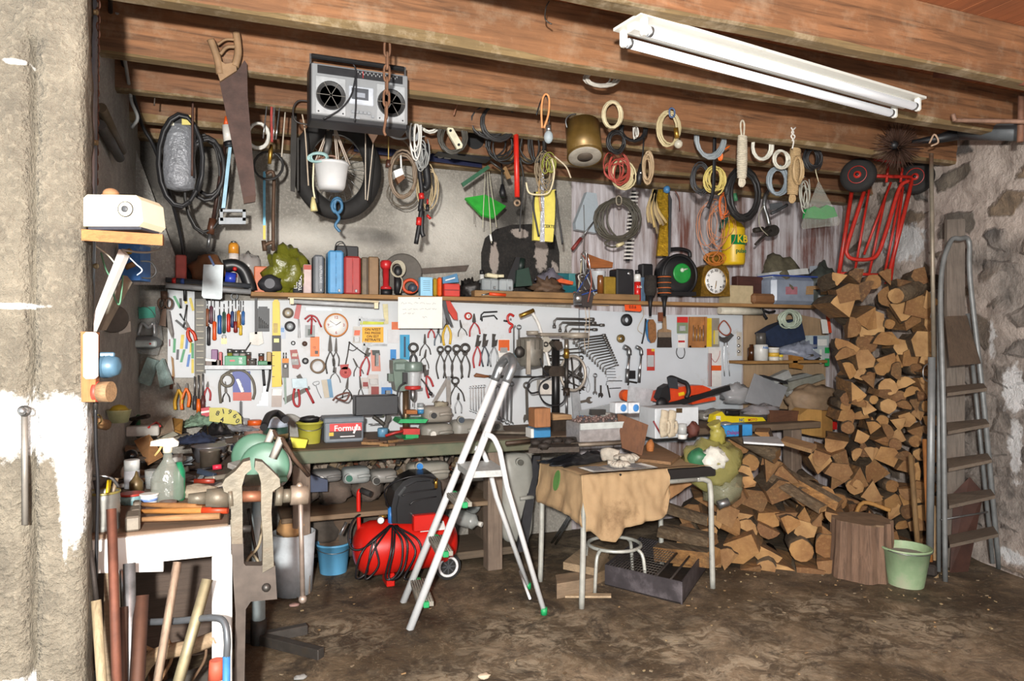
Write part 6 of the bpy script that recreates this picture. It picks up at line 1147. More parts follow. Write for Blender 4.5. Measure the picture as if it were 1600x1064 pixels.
t,c,r,h=can('spray_can','orange-topped spray can with red lettering on the corner shelf','spray can',365,377,7.6,-.1,[('body',mt('d8cfc8',.3),[(1,0),(1,.6),(1,.72)]),('shoulder',mt('cf8a2c',.3),[(1.02,.72),(1.02,.9),(.75,.96)]),('cap',STEEL,[(.6,.96),(.5,1)])],ZL);t.p('lettering',mt('b02a2a')).text('GIBBS',Matrix.Translation(c+Vector((0,-r-.001,h*.5)))@FRONT,.03);t.parts[-1][1].box(c+Vector((0,-r+.004,h*.22)),(.045,.012,.02))
lump('plastic_bag','crumpled olive green plastic bag stuffed on the shelf end','bag',414,386,484,ZS,-.12,mt('6b6c22',.25,0,.35,12,.6),.45,2.6,4,.09,28,18)
lump('plastic_bag','crumpled clear bag on the corner shelf behind the spray can','bag',368,392,408,ZL,-.06,clear('a9a4a0',.6),.4,2.6,5)
sbox('cardboard_box','orange and white packet beside the black mask','box',397,416,421,-.14,.08,mt('c9683a',.5,0,.25,12),ZS)
t=T('dust_mask','black rubber mask with grey filter at the shelf end','mask');c=at(422,444,-.22);t.p('body',mt('2b2b2f',.6)).ball(c,(.075,.05,.055),16,10,.3,2,6);f=t.p('filter',mt('4a4a50',.5));f.cyl(c+Vector((.0,-.03,0)),c+Vector((-.005,-.06,.0)),.032,n=16)
t=T('thermos','beige scratched canister leaning on the dark grey can','canister');t.p('body',mt('a5946a',.4,0,.35)).pt([(444,458),(449,436),(455,420)],-.15,.028,12);t.p('cap',STEEL).pt([(455,420),(456,415)],-.15,.024,12)
t,c,r,h=can('spray_can','dark grey can with white lettering beside the beige canister','can',465,418,7.2,-.17,[('body',mt('4b4e52',.4,.2),[(1,0),(1,.96),(.9,1)])]);t.p('lettering',WHITE).text('LUSTRE\nTORCAN',Matrix.Translation(c+Vector((0,-r-.001,h*.45)))@FRONT@Matrix.Rotation(pi/2,4,'Z'),.028)
t,m,q=sbox('cardboard_box','narrow white and pink box beside the grey tool case','box',474,413,487,-.18,.09,mt('cbb4b0',.5,0,.2,10));m.use(mt('b04a3a')).box((q[0],q[1]-.001,q[3]-.02),(.05,.002,.03))
def case(label,x0,y0,x1,Yf,dep,col,grip=True,lab=None,z=ZS):
 t,m,q=sbox('tool_case',label,'case',x0,y0,x1,Yf,dep,mt(col,.4,0,.14,12),z,.012,'shell');w=at(x1,450,Yf).x-at(x0,450,Yf).x;k=t.p('seam',mt(col,.6,0,.5));k.box((q[0],Yf-.002,(q[2]+q[3])/2),(w*.06,.006,(q[3]-q[2])*.92));k=t.p('latch',STEEL)
 k.box((q[0]+w*.2,Yf-.004,q[2]+.025),(w*.14,.012,.02),None,.002)
 if lab:t.p('lettering',mt('b9bcc0')).text(lab,Matrix.Translation(Vector((q[0]+w*.2,Yf-.002,(q[2]+q[3])/2)))@FRONT@Matrix.Rotation(-pi/2,4,'Z'),.022)
 return t
case('grey plastic tool case standing next to the blue one',490,398,506,-.2,.14,'6f7378',lab='SKIL SAW'.replace('SKIL SAW','OUTILLAGE'));case('bright blue metal tool case, tallest on the shelf',513,391,537,-.2,.15,'4f93c4');case('red tool case standing beside the blue one',538,400,564,-.2,.14,'a5302e');t,m,q=sbox('cardboard_box','bronze coloured long box beside the red tool case','box',576,401,592,-.19,.12,mt('7d6244',.35,.2,.3,10))
sbox('wrapped_box','brown mottled package squeezed behind the bronze box','package',565,402,577,-.1,.08,mt('6a5a44',.4,0,.4));t,m,q=sbox('tool_case','black case behind the blue and red cases','case',524,384,560,-.05,.04,BLACK,part='shell');t.p('strap',BLACK).pt([(523,392),(526,380),(535,378),(540,388),(541,400)],-.21,.004,5,4)
t,c,r,h=can('torch','red hand lamp with black base on the shelf','torch',603,407,8.5,-.2,[('base',BLACK,[(1,0),(1,.17)]),('stem',mt('b8262a',.35),[(1,.17),(1,.24),(.55,.28),(.6,.75)]),('head',mt('b8262a',.35),[(.7,.75),(1.05,.82),(1.05,.95),(.8,1)])])
t=T('inspection_lamp','black lamp with pale cord coiled round its head','lamp');t.p('head',BLACK).ball(at(622,424,-.24),(.03,.025,.04),12,8);k=t.p('cord',mt('b5ad98'));
for j in range(5):rim_px(k,620+j*.5,420,8+.8*j,-.24-.004*j,.004,1.15)
k.pt([(624,430),(629,440),(625,458)],-.25,.004,5,3);t.p('stem',BLACK).pt([(621,430),(621,459)],-.22,.024,10)
m=one('cutting_disc','big grey cutting disc leaning against the wall behind the lamp','disc',mt('5f5a54',.8,0,.15,40));disc(m,at(628,426,-.1),Vector((-.35,-1,.15)),.14,.008,32,0)
t=T('tape_holder','orange tape reel with blue-grey core beside the blue carton','reel');k=t.p('ring',mt('c24a26',.5));rim_px(k,641,447,11,-.2,.012,.9);t.p('core',mt('36404c',.5)).ball(at(645,450,-.2),(.035,.03,.03),10,8,.3)
t,m,q=sbox('cardboard_box','sky blue and white carton with small print on the shelf','box',657,433,676,-.24,.06,mt('8cc0dc',.5,0,.15,8),b=.002);m.use(mt('5a7a8c'))
for k in range(6):m.box((q[0],q[1]-.001,q[2]+.04+.013*k),(.05,.001,.003))
sbox('glue_bottle','mustard yellow bottle between blue carton and orange level','bottle',678,434,684,-.22,.05,mt('a98a2a',.3),b=.012);sbox('mini_level','bright orange plastic block standing by the red box','block',685,433,691,-.24,.05,mt('e2591a',.4),b=.01)
t,m,q=sbox('tin_box','flat red two-tier box on the shelf','box',694,443,719,-.24,.1,mt('c0352b',.4,0,.1),part='box');t.p('groove',mt('6f1f1a')).box((q[0],q[1]-.001,(q[2]+q[3])/2),(.118,.002,.006))
m=one('cardboard_box','blue printed packet lying on the flat red box','packet',mt('4a7fa6',.5,0,.25,10));m.pp([(692,433),(714,427),(717,441),(692,443)],-.16,.06);m.use(WHITE).pp([(696,437),(711,433),(711,435),(696,439)],-.161,.002)
m=one('metal_sheet','thin dark brown pointed panel leaning behind the boxes','panel',mt('4b4038',.5,.2,.3));m.pp([(634,421),(733,414),(728,424),(660,428)],-.04,.01)
lump('scrap_heap','dark heap of small metal fittings at the end of the red box','scrap',720,438,752,ZS,-.16,mt('2f2c2a',.5,.3,.4,40),.8,5,7)
t=T('screwdriver','orange-handled screwdriver lying on the shelf edge','screwdriver');t.p('handle',mt('d8481e',.4)).pt([(764,459),(790,461)],-.3,.012,8);t.p('blade',STEEL).pt([(752,461),(764,459)],-.3,.006,6)
m=one('wood_block','short light wood block on the plank beside the grey cases','block',wood('9a7044',0,3));x0=at(728,440,-.15).x;x1=at(755,440,-.15).x;m.box(((x0+x1)/2,-.1,ZP+.025),(x1-x0,.1,.06),Matrix.Rotation(.1,3,'Y'),.003)
case('pale grey flat case on the plank, first of two',754,435,780,-.24,.1,'8e9496',z=ZP);case('pale grey flat case on the plank, second of two',781,436,803,-.24,.1,'9aa0a2',z=ZP);can('paper_roll','small white and dark roll standing behind the grey cases','roll',753,422,3.6,-.1,[('body',WHITE,[(1,0),(1,.8)]),('end',BLACK,[(1,.8),(1,1)])],ZP)
m=one('plaster_piece','cream plastic fitting lying on the grey cases','fitting',CREAM);a=at(768,431,-.16);m.box(a,(.09,.06,.03),Matrix.Rotation(.1,3,'Y'),.008);m.cyl(a+Vector((.04,0,0)),a+Vector((.09,-.02,.0)),.012,n=8)
t=T('power_tool','dark green angle tool with black guard on the plank','power tool');t.p('body',mt('1f3a30',.4)).pp([(806,448),(808,422),(826,418),(832,446)],-.2,.09);t.p('guard',BLACK).pp([(788,446),(806,402),(814,402),(812,430),(800,448)],-.17,.02);t.p('grip',mt('16241f',.5)).pt([(812,424),(815,404)],-.15,.03,10)
lump('leather_strap','brown leather scraps bunched on the plank','leather',832,437,874,ZP,-.18,mt('5b4533',.7,0,.35),.9,4,8);lump('crumpled_foil','crumpled grey plastic behind the leather scraps','plastic',836,424,880,ZP,-.06,mt('6a6670',.3,0,.4),.6,4,18)
t,m,q=sbox('tool_case','teal plastic case behind the orange ended bar','case',872,427,905,-.12,.1,mt('1f6068',.4,0,.15),ZP,part='shell');t.p('lid',mt('4d8a8c',.4)).box((q[0]+.03,q[1]-.004,q[3]-.05),(.06,.01,.1),None,.004)
m=one('orange_float','orange topped flat trowel lying over the teal case','trowel',mt('d2582a',.5));m.pp([(872,437),(877,435),(896,440),(895,445),(873,441)],-.22,.08)
t=T('wire_bunch','hanging bunch of pins, wires and cords in front of the shelf','bunch');Y=-.34;rg=random.Random(12)
for k,c_ in enumerate(('c9c4bc','3a3c44','8a4a38','2f4a8c','b5a98c','55504a','26262a','9a9c9e')):t.p('wire',mt(c_,.5)).pt([(912+rg.uniform(-4,4),396),(912+rg.uniform(-12,12),420+rg.uniform(-8,8)),(914+rg.uniform(-16,22),440+rg.uniform(-8,20)),(916+rg.uniform(-8,18),462+rg.uniform(-12,14))],Y+rg.uniform(-.04,.04),.006,5,5)
for q in([(907,410),(911,394),(916,396),(914,430),(908,432)],[(918,396),(922,420),(918,428)]):t.p('safety_pin',CHROME).pt(q,Y-.06,.004,5,3)
for q in([(914,480),(916,500),(913,530),(915,548)],[(920,480),(921,505),(919,545)]):t.p('cord',mt('c9b9a4')).pt(q,Y-.02,.0025,5,3)
for k in range(5):t.p('knot',mt('c9b9a4')).pt([(913,498+10*k),(921,497+10*k)],Y-.022,.0025,4)
t.p('dark_cloth',mt('3a3230',.8)).pp([(904,428),(922,420),(930,450),(924,480),(910,478)],Y+.02,.06)
t=T('tin_can','shiny empty tin hanging on its side below the shelf','tin');t.p('wall',CHROME).cyl(at(896,466,-.33),at(909,466,-.36),.05,n=20)
m=one('wood_slab','orange-brown rough wood slab behind the wire bunch','slab',wood('9a5a2c',0,2));m.pp([(917,396),(938,404),(958,410),(957,418),(922,419),(914,408)],-.08,.03)
can('enamel_pot','white enamel pot half hidden by the wire bunch','pot',934,424,12,-.1,[('body',mt('c3c6ca',.35),[(.9,0),(1,.95),(1.05,1)])],ZP);can('glass_jar','amber jar in front of the white enamel pot','jar',938,430,5,-.24,[('body',mt('7a4a22',.2),[(1,0),(1,.9),(.8,1)])],ZP)
t,m,q=sbox('charger','black cased charger with yellow-brown end on the shelf','charger',964,420,991,-.2,.13,mt('222326',.4),ZS,.01,'case');a=at(946,450,-.2).x;b2=at(964,450,-.2).x;k=t.p('end_panel',mt('8f7220',.45));k.box(((a+b2)/2,-.13,(q[2]+at(955,432,-.2).z)/2),(b2-a,.12,at(955,432,-.2).z-q[2]),None,.008);t.p('dial',CHROME).ball(at(983,427,-.205),(.015,.006,.015),10,6)
t,c,r,h=can('spray_can','slim red and white spray can beside the black charger','spray can',996,422,5.4,-.22,[('body',mt('c9241f',.3),[(1,0),(1,.62)]),('top_band',mt('dedcd8',.3),[(1.01,.62),(1.01,.82),(.8,.87)]),('cap',BLACK,[(.7,.87),(.7,1)])]);t.p('lettering',WHITE).text('3-36',Matrix.Translation(c+Vector((0,-r-.001,h*.45)))@FRONT,.026)
sbox('black_box','plain black box behind the hanging brushes','box',1004,412,1021,-.1,.08,BLACK,b=.01);sbox('small_carton','small blue-grey carton by the slim spray can','box',1002,433,1009,-.16,.05,mt('56708a',.5))
for x,lab,orange in((1016,'dark round dusting brush hanging from the shelf edge',0),(1038,'black round brush with orange stripes hanging from the shelf edge',1)):
 t=T('dusting_brush',lab,'brush');Y=-.33;s=mpp(x,Y);m=t.p('bristle',mt('2f2a26',.9,0,.4,50,.8));c=at(x,462,Y);m.lathe([(7*s,0),(9.5*s,8*s),(10*s,18*s),(9*s,31*s),(3*s,32*s)],18,Matrix.Translation(c));m2=t.p('handle',BLACK);m2.lathe([(2*s,-32*s),(3*s,-12*s),(5.5*s,0),(7*s,.002)],14,Matrix.Translation(c))
 if orange:
  k=t.p('stripe',mt('c8662c',.6))
  for z in(4,12,20,29):k.tube([c+Vector((10.2*s*cos(a),10.2*s*sin(a),z*s))for a in[2*pi*i/20 for i in range(20)]],.004,5,True)
  t.p('ferrule',mt('6b3a22',.5)).pp(rect(1030,488,1036,502),Y,.02)
t=T('cable_reel','round black cable reel with green centre on the shelf','cable reel');c=at(1061,430,-.2);s=mpp(1061,-.2);m=t.p('drum',mt('1b1c1e',.4));disc(m,c+Vector((0,.06,0)),Vector((-.1,-1,0)),32*s,.12,36,.05);k=t.p('rim',BLACK);k.tube([c+Vector((31*s*cos(a),-.01,31*s*sin(a)))for a in[2*pi*i/36 for i in range(36)]],.014,6,True);k=t.p('centre_disc',mt('1f8a3a',.35));disc(k,c+Vector((.02,-.012,.015)),Vector((-.1,-1,0)),15.5*s,.012,28,0);k=t.p('crank',mt('c9d6c2',.4));k.ball(at(1066,422,-.225),.018,10,6);k.pt([(1066,422),(1074,420)],-.225,.008,6);t.p('carry_handle',BLACK).pt([(1038,402),(1040,392),(1060,389),(1076,393),(1078,402)],-.2,.016,8,4);t.p('foot',BLACK).pp(rect(1038,456,1088,462),-.24,.1)
t=T('mantel_clock','old brass clock with white enamel dial and roman numerals on the shelf','clock');Y=-.26;GB_=mt('8f6c26',.35,.75,.5,60,.9);m=t.p('case',GB_);m.pp([(1095,463),(1097,425),(1101,416),(1110,412),(1126,412),(1135,416),(1139,425),(1141,463)],Y,.12)
k=t.p('crest',GB_);c=at(1118,404,Y+.02);k.ball(c,(.1,.04,.055),20,12,.5,6,3);c=at(1118,439,Y-.012);s=mpp(1118,Y);R=20.5*s
k=t.p('dial',mt('e6e6e4',.25,0,.03));k.lathe([(.001,.008),(R*.6,.006),(R,0),(R,-.012),(.001,-.012)],36,Matrix.Translation(c)@FRONT);k=t.p('bezel',BRASS);k.tube([c+Vector((R*1.02*cos(a),-.002,R*1.02*sin(a)))for a in[2*pi*i/40 for i in range(40)]],.006,6,True);k=t.p('numeral',mt('24242a',.5))
for i,tx in enumerate(('XII','I','II','III','IIII','V','VI','VII','VIII','IX','X','XI')):
 a=pi/2-i*pi/6;k.text(tx,Matrix.Translation(c+Vector((R*.78*cos(a),-.0085,R*.78*sin(a))))@FRONT@Matrix.Rotation(a-pi/2,4,'Z'),R*.26,.0005)
for a,l in((-100,.62),(-97,.4)):t.p('hand',BRASS if l>.5 else DSTEEL).tube([c+Vector((0,-.013,0)),c+Vector((R*l*cos(radians(a)),-.013,R*l*sin(radians(a))))],.003,5)
k=t.p('winding_hole',BLACK)
k.ball(c+Vector((-R*.42,-.008,-R*.45)),.007,8,6);t.p('winding_hole',BLACK).ball(c+Vector((R*.42,-.008,-R*.45)),.007,8,6)
coil('ball of orange twine lying over the brass clock crest',1118,403,17,11,-.34,9,'b8702c',.004,60,'twine','twine',.3)
sbox('book','cream bound book lying at the foot of the brass clock','book',1141,446,1177,-.2,.15,mt('b9a885',.7,0,.15),b=.003);m=one('wood_block','rounded brown wood block beside the cream book','block',wood('7d5636',0,3));x0,x1=at(1178,450,-.24).x,at(1213,450,-.24).x;m.box(((x0+x1)/2,-.18,ZS+.045),(x1-x0,.12,.09),None,.02)
sbox('wooden_box','dark red-brown flat box behind the wood block','box',1152,432,1205,-.09,.08,wood('4b2820',0,3),ZS)
t,m,q=sbox('plastic_tub','large cloudy plastic tub with blue rim at the shelf end','tub',1209,432,1276,-.24,.2,mt('8a94a4',.25,0,.25,7),b=.035,part='tub');k=t.p('rim',mt('3a56a8',.4));k.box((q[0],q[1]+.1,q[3]+.004),(at(1278,450,-.24).x-at(1207,450,-.24).x,.21,.012),None,.005);t.p('label',mt('a8707a',.6)).pp(rect(1228,448,1246,460),-.243,.003)
m=one('paper_stack','stack of white papers lying on the cloudy tub','papers',mt('c6c9c8',.8,0,.15));m.pp([(1201,426),(1240,421),(1262,419),(1264,428),(1206,433)],-.2,.15);lump('cloth_bag','olive brown cloth bag behind the white papers','bag',1192,400,1242,ZS+.05,-.08,mt('5c5644',.8,0,.4),.4,2.5,9);lump('plastic_bag','dark grey crumpled bag at the very end of the shelf','bag',1262,414,1302,ZS,-.1,mt('3f443f',.4,0,.4),.5,2.8,10)
m=one('picture_frame','small pale sheet leaning upright behind the papers','sheet',mt('a9b0ba',.5));m.pp([(1266,416),(1290,414),(1290,432),(1266,434)],-.06,.01)
m=one('wood_block','pale notched wood piece in front of the cloudy tub','block',wood('a07f58',0,3));m.pp([(1264,447),(1291,446),(1292,460),(1286,460),(1286,452),(1271,452),(1271,460),(1263,460)],-.27,.03)
t=T('paper_roll','white rolled tube tied with a black strap under the shelf','roll');t.p('roll',mt('c9c4b4',.7)).pt([(1124,485),(1190,487)],-.12,.032,14);t.p('strap',BLACK).pt([(1189,481),(1194,492),(1198,498)],-.14,.014,6,3);t.p('strap_end',BLACK).pt([(1192,484),(1202,488),(1211,486)],-.14,.01,6,3)
m=one('small_shelf','narrow wooden shelf with spray can and paint pots by the firewood','shelf',wood('96703f',0,3,.3));x0,x1=at(1166,569,-.26).x,at(1293,577,-.26).x;m.box(((x0+x1)/2,-.14,1.315),(x1-x0,.24,.025),None,.003);ZR=1.328
t,c,r,h=can('spray_can','white spray can with dark grey cap on the small shelf','spray can',1189,520,10.5,-.2,[('body',mt('c6c6c2',.35,0,.1),[(1,0),(1,.55),(.9,.58)]),('cap',mt('4b4844',.35),[(.72,.58),(.72,.98),(.6,1)])],ZR);t.p('lettering',mt('2f72b8')).text('Adac',Matrix.Translation(c+Vector((0,-r-.001,h*.47)))@FRONT,.03)
can('paint_pot','small white pot with yellow label on the small shelf','pot',1209,543,8,-.22,[('body',mt('d2cfc6',.4),[(1,0),(1,.3)]),('label',mt('cfa63a',.5),[(1.01,.3),(1.01,.6)]),('top',mt('d2cfc6',.4),[(1,.6),(1,.9)]),('lid',WHITE,[(1.06,.9),(1.06,1)])],ZR);can('glue_pot','tiny glass pot with yellow lid on the small shelf','pot',1219,554,4.5,-.22,[('body',mt('a9a594',.3),[(1,0),(1,.6)]),('lid',YELLOW,[(1,.6),(1,1)])],ZR);can('amber_bottle','dark amber bottle behind the white spray can','bottle',1174,538,6,-.12,[('body',mt('3f2412',.15),[(1,0),(1,.75),(.5,.85),(.5,1)])],ZR)
sbox('small_carton','tiny pinkish carton beside the wooden clamp','box',1224,554,1238,-.2,.06,mt('a5958c',.7),ZR,.003);t=T('wooden_clamp','orange-brown wooden clamp on the small shelf edge','clamp');t.p('jaw',wood('9a6a2c',0,4)).pp([(1238,555),(1255,558),(1256,563),(1247,562),(1246,568),(1256,571),(1254,577),(1240,575)],-.26,.05);t.p('screw',DSTEEL).pt([(1252,560),(1270,566)],-.24,.01,8)
t,m,q=sbox('cardboard_box','white and blue carton with green corner against the firewood','box',1271,524,1296,-.22,.1,mt('aeb9bb',.5,0,.15),ZR,.003,'carton');k=t.p('print',mt('2c3f6a'));k.pp(rect(1271,525,1277,545),-.222,.003);k.use(WHITE).pp(rect(1278,530,1292,540),-.222,.003);k.use(mt('1f9a50')).pp(rect(1289,543,1296,552),-.222,.003);k.pp(rect(1289,560,1296,572),-.222,.003);k.use(mt('d2d6cc')).pp(rect(1281,546,1284,568),-.222,.003)
lump('screw_jumble','dark jumble of clamps and fittings on the small shelf','fittings',1254,553,1276,ZR,-.18,mt('4a443a',.5,.3,.4,30),.9,5,11);lump('plastic_bag','blue and white plastic crumpled behind the small pots','bag',1218,532,1274,ZR,-.08,mt('8a90a0',.4,0,.4),.6,4,12)
t=T('denim_bag','dark blue denim bag slumped over the small shelf','bag');t.p(None,mt('1c2a44',.85,0,.3,20,.3)).pp([(1194,520),(1214,508),(1236,500),(1252,498),(1259,530),(1240,536),(1218,542),(1206,541)],-.2,.12)
coil('pale green and white rope heaped over the denim bag',1235,497,17,14,-.3,11,'a9b5a4',.008,61,'rope_coil','rope',.3)
m=one('white_strip','short white strip standing beside the firewood and shelf','strip',WHITE);m.pp([(1285,499),(1292,499),(1295,521),(1288,521)],-.3,.02);m=one('orange_strip','thin orange red bar against the side of the firewood','bar',mt('c8482a',.5));m.pp([(1291,482),(1294,482),(1300,520),(1296,520)],-.3,.015)
# --------- main bench clutter
ZB_=.857
def bbox(name,label,cat,x0,y0,x1,y1,mat,z=ZB_,dep=.1,b=.005,part=None,rz=0):
 """box standing on the bench: its front foot line is at y1"""
 a,c=atz(x0,y1,z),atz(x1,y1,z);Yf=(a.y+c.y)/2;a,c=at(x0,y1,Yf),at(x1,y1,Yf);top=at((x0+x1)/2,y0,Yf).z;t=T(name,label,cat);m=t.p(part,mat)
 m.box(((a.x+c.x)/2,Yf+dep/2,(z+top)/2),(c.x-a.x,dep,top-z),Matrix.Rotation(rz,3,'Z')if rz else None,b);return t,m,Yf,((a.x+c.x)/2,(z+top)/2),(c.x-a.x,top-z)
t,m,Yf,c,sz=bbox('car_battery','grey car battery with a red and black label on the bench','battery',507,658,568,691,mt('6f7880',.5,0,.12),dep=.17,b=.008,part='case')
t.p('lid',mt('646c74',.5)).box((c[0],Yf+.085,c[1]+sz[1]/2+.006),(sz[0]+.012,.18,.04),None,.008);k=t.p('label',mt('c22a2c',.4));k.box((c[0]+.01,Yf-.001,c[1]+.028),(sz[0]*.82,.004,.05));k.use(mt('1d1718',.4)).box((c[0]+.01,Yf-.001,c[1]-.02),(sz[0]*.82,.004,.048));k.use(mt('d2b23a')).box((c[0]-.08,Yf-.002,c[1]-.012),(.028,.004,.022));k.use(mt('e2dcdc')).text('Formula',Matrix.Translation(Vector((c[0]+.02,Yf-.004,c[1]+.022)))@FRONT@Matrix.Shear('XZ',4,(.0,0)),.05,.0006);k.box((c[0]+.07,Yf-.002,c[1]+.015),(.012,.004,.06),Matrix.Rotation(.4,3,'Y'));k.box((c[0]+.02,Yf-.002,c[1]-.03),(.09,.004,.006))
YB=Yf;zt=c[1]+sz[1]/2+.028
t,m,Yf2,c2,s2=bbox('battery_charger','black box charger standing on top of the grey battery','charger',510,624,562,651,mt('26272a',.45),dep=.12,part='case');
for v in m.v:v.y+=YB-Yf2+.02;v.z+=zt-ZB_
zz=zt+s2[1]
for v in m.v:v.z=zt+(v.z-zt)*.86
k=t.p('lead',mt('5a2f22',.5));k.pt([(520,626),(528,618),(545,614),(540,626),(525,622)],YB+.02,.006,6,4)
t=T('bucket','dirty yellow bucket on the bench beside the grey battery','bucket');c=atz(484,692,ZB_);bucket(t,c,.078,.062,.135,mt('a5a13c',.5,0,.2,10),bail=-.5);m=one('leather_glove','black crumpled glove lying on the yellow bucket','glove',BLACK);m.ball(c+Vector((0,0,.15)),(.06,.04,.022),12,8,.7,3,3)
m=one('yellow_tray','bright yellow plastic tray in front of the yellow bucket','tray',mt('cfc81c',.4));m.pp([(454,684),(481,687),(477,700),(458,700)],atz(468,700,ZB_).y,.07)
t=T('bench_drill','small green bench drill with a glass guard and red base clamp','drill press');Yd=-.36;GDR=mt('5d6d62',.4,.1,.15);GBS=mt('1f9a58',.4)
t.p('column',mt('6b5842',.35,.6,.2)).pt([(634,690),(634,610)],Yd+.03,.022,14);m=t.p('motor',GDR);m.pp([(614,575),(614,563),(632,561),(640,566),(640,605),(632,611),(618,610)],Yd-.02,.12);k=t.p('belt_cover',mt('708078',.35,.1));cc=at(645,580,Yd-.02);k.lathe([(.001,0),(.062,0),(.066,.008),(.066,.05),(.06,.062),(.001,.064)],26,Matrix.Translation(cc-Vector((0,0,.0))));k.box(cc+Vector((-.07,.02,.032)),(.12,.09,.06),None,.012)
t.p('guard',clear('c8cdd0',.4)).lathe([(.042,-.1),(.05,-.005)],20,Matrix.Translation(cc),cap=False);t.p('guard_ring',mt('b3302c',.4)).lathe([(.02,-.125),(.055,-.12),(.056,-.1),(.03,-.095)],22,Matrix.Translation(cc));t.p('chuck',STEEL).lathe([(.006,-.2),(.018,-.185),(.02,-.13),(.012,-.125)],14,Matrix.Translation(cc));t.p('drill_bit',STEEL).tube([cc+Vector((0,0,-.24)),cc+Vector((0,0,-.19))],.003,6)
t.p('feed_lever',DSTEEL).pt([(658,592),(666,602),(673,615)],Yd-.08,.005,6);t.p('lever_knob',BLACK).ball(at(673,615,Yd-.08),.014,8,6);t.p('switch_box',BLACK).pp(rect(630,582,637,600),Yd-.05,.04);t.p('side_plate',mt('5d6d62')).pp(rect(607,584,616,596),Yd,.05);t.p('cable',BLACK).pt([(634,598),(624,605),(620,625),(622,640),(630,655)],Yd-.06,.006,6,4)
for q,pn,mat,yy,dp in((rect(622,655,665,661,4),'table',GBS,Yd-.1,.18),(rect(630,670,656,679),'vice_body',mt('b3302a',.4),Yd-.12,.1),(rect(634,679,654,686),'base_block',GBS,Yd-.1,.12),(rect(625,686,667,696,2),'base',GBS,Yd-.14,.2)):t.p(pn,mat).pp(q,yy,dp)
t.p('vice_handle',mt('a52a26',.4)).pt([(602,681),(618,676),(630,673)],Yd-.12,.009,7)
m=one('wood_block','small orange wood block on the bench drill table','block',wood('a0622f',0,4));m.pp(rect(635,641,652,647),Yd-.08,.07)
t,c,r,h=can('spray_can','white and blue spray can standing behind the bench drill','spray can',657,630,5.4,-.3,[('body',mt('3a7fae',.35),[(1,0),(1,.4)]),('band',mt('cfd3d6',.35),[(1.01,.4),(1.01,.6)]),('cap',mt('8d9294',.35),[(.95,.6),(.95,1)])],1.0);c=None
def jug(label,x0,y0,x1,y1,Y,col,cap,capc,dep=.16,tilt=0):
 t=T('plastic_jerrycan',label,'jerrycan');a,b2=at(x0,y1,Y),at(x1,y0,Y);c=Vector(((a.x+b2.x)/2,Y+dep/2,(a.z+b2.z)/2));w,h=b2.x-a.x,b2.z-a.z;M_=mt(col,.45,0,.15,10);m=t.p('body',M_);vs=[];n=24;NR=9
 for j in range(NR):
  v=-1+2*j/(NR-1);k=(1-abs(v)**5)**.35*(1-.0*v);k=max(k,.55)
  for i in range(n):
   an=2*pi*i/n;ca,sa=cos(an),sin(an);e=.4;vs.append(c+Vector((math.copysign(abs(ca)**e,ca)*w/2*(k if True else 1),v*dep/2,math.copysign(abs(sa)**e,sa)*h/2*k)))
 fs=[(j*n+i,j*n+(i+1)%n,(j+1)*n+(i+1)%n,(j+1)*n+i)for j in range(NR-1)for i in range(n)]+[list(range(n))[::-1],[(NR-1)*n+i for i in range(n)]];m.add(vs,fs,True)
 k=t.p('handle_rib',M_);k.tube(cr([c+Vector((w*.0,-dep/2-.004,.0)),c+Vector((w*.25,-dep/2-.012,.006)),c+Vector((w*.46,-dep/2+.01,.0))],4),min(h*.1,.014),8)
 p=at(*cap,Y)+Vector((0,-.004,0));k=t.p('neck',M_);k.cyl(p+Vector((0,.02,0)),p-Vector((0,.006,0)),.026,n=16);k=t.p('cap',mt(capc,.4));k.cyl(p-Vector((0,.004,0)),p-Vector((0,.02,0)),.02,n=16);return t
jug('dusty grey jerrycan stacked on top of another on the bench',664,634,708,662,-.34,'8a847a',(677,649),'232325');jug('dusty grey jerrycan with a white cap, lower of the stacked pair',660,662,710,692,-.36,'858279',(676,678),'d2cfc6');jug('grey jerrycan lying beside the stacked pair',709,656,752,691,-.36,'87857d',(720,656),'3a4450');jug('grey jerrycan half hidden behind the ladder rail',753,660,790,692,-.34,'7f7d76',(776,666),'4a4a48')
m=one('rag','crumpled paper stuffed on the upper jerrycan','rag',mt('8a8270',.8));m.ball(at(690,632,-.3),(.05,.03,.025),10,8,.7,4,2)
t=T('blow_torch','blue camping torch with a clamp lever on the bench','blow torch');c=atz(598,682,ZB_);t.p('canister',mt('5f8fae',.4,0,.35,14)).lathe([(.034,0),(.036,.05),(.03,.058)],18,Matrix.Translation(c));t.p('lever',mt('4a4640',.5,.3)).pt([(583,651),(592,657),(600,664)],c.y,.014,7,3);t.p('jaw',mt('4a4640',.5,.3)).pp([(604,648),(610,650),(610,656),(606,660),(604,668),(599,668),(603,656)],c.y,.03);t.p('rod',STEEL).pt([(576,663),(596,662)],c.y,.004,5);t.p('grip',BLACK).pp(rect(584,646,598,651),c.y,.03)
rg=random.Random(31)
for k in range(9):p=atz(566+7*k,690+rg.uniform(-4,5),ZB_+.008);one('wood_scrap','%s wood scrap on the bench between battery and drill, %s along'%(('brown','pale')[k%2],ORD[k]),'scrap',wood(('5f442e','8d6b45')[k%2],0,4),'wood scraps on the bench').box(p,(rg.uniform(.05,.12),.025,.016),Matrix.Rotation(rg.uniform(-.7,.7),3,'Z'))
t=T('pillar_drill','old dark pillar drill with motor and flat pulley on the bench','drill press');Yp=-.34;DK=mt('3a3129',.5,.4,.35,22,.2);OW=mt('9a9184',.5,.2,.25,14)
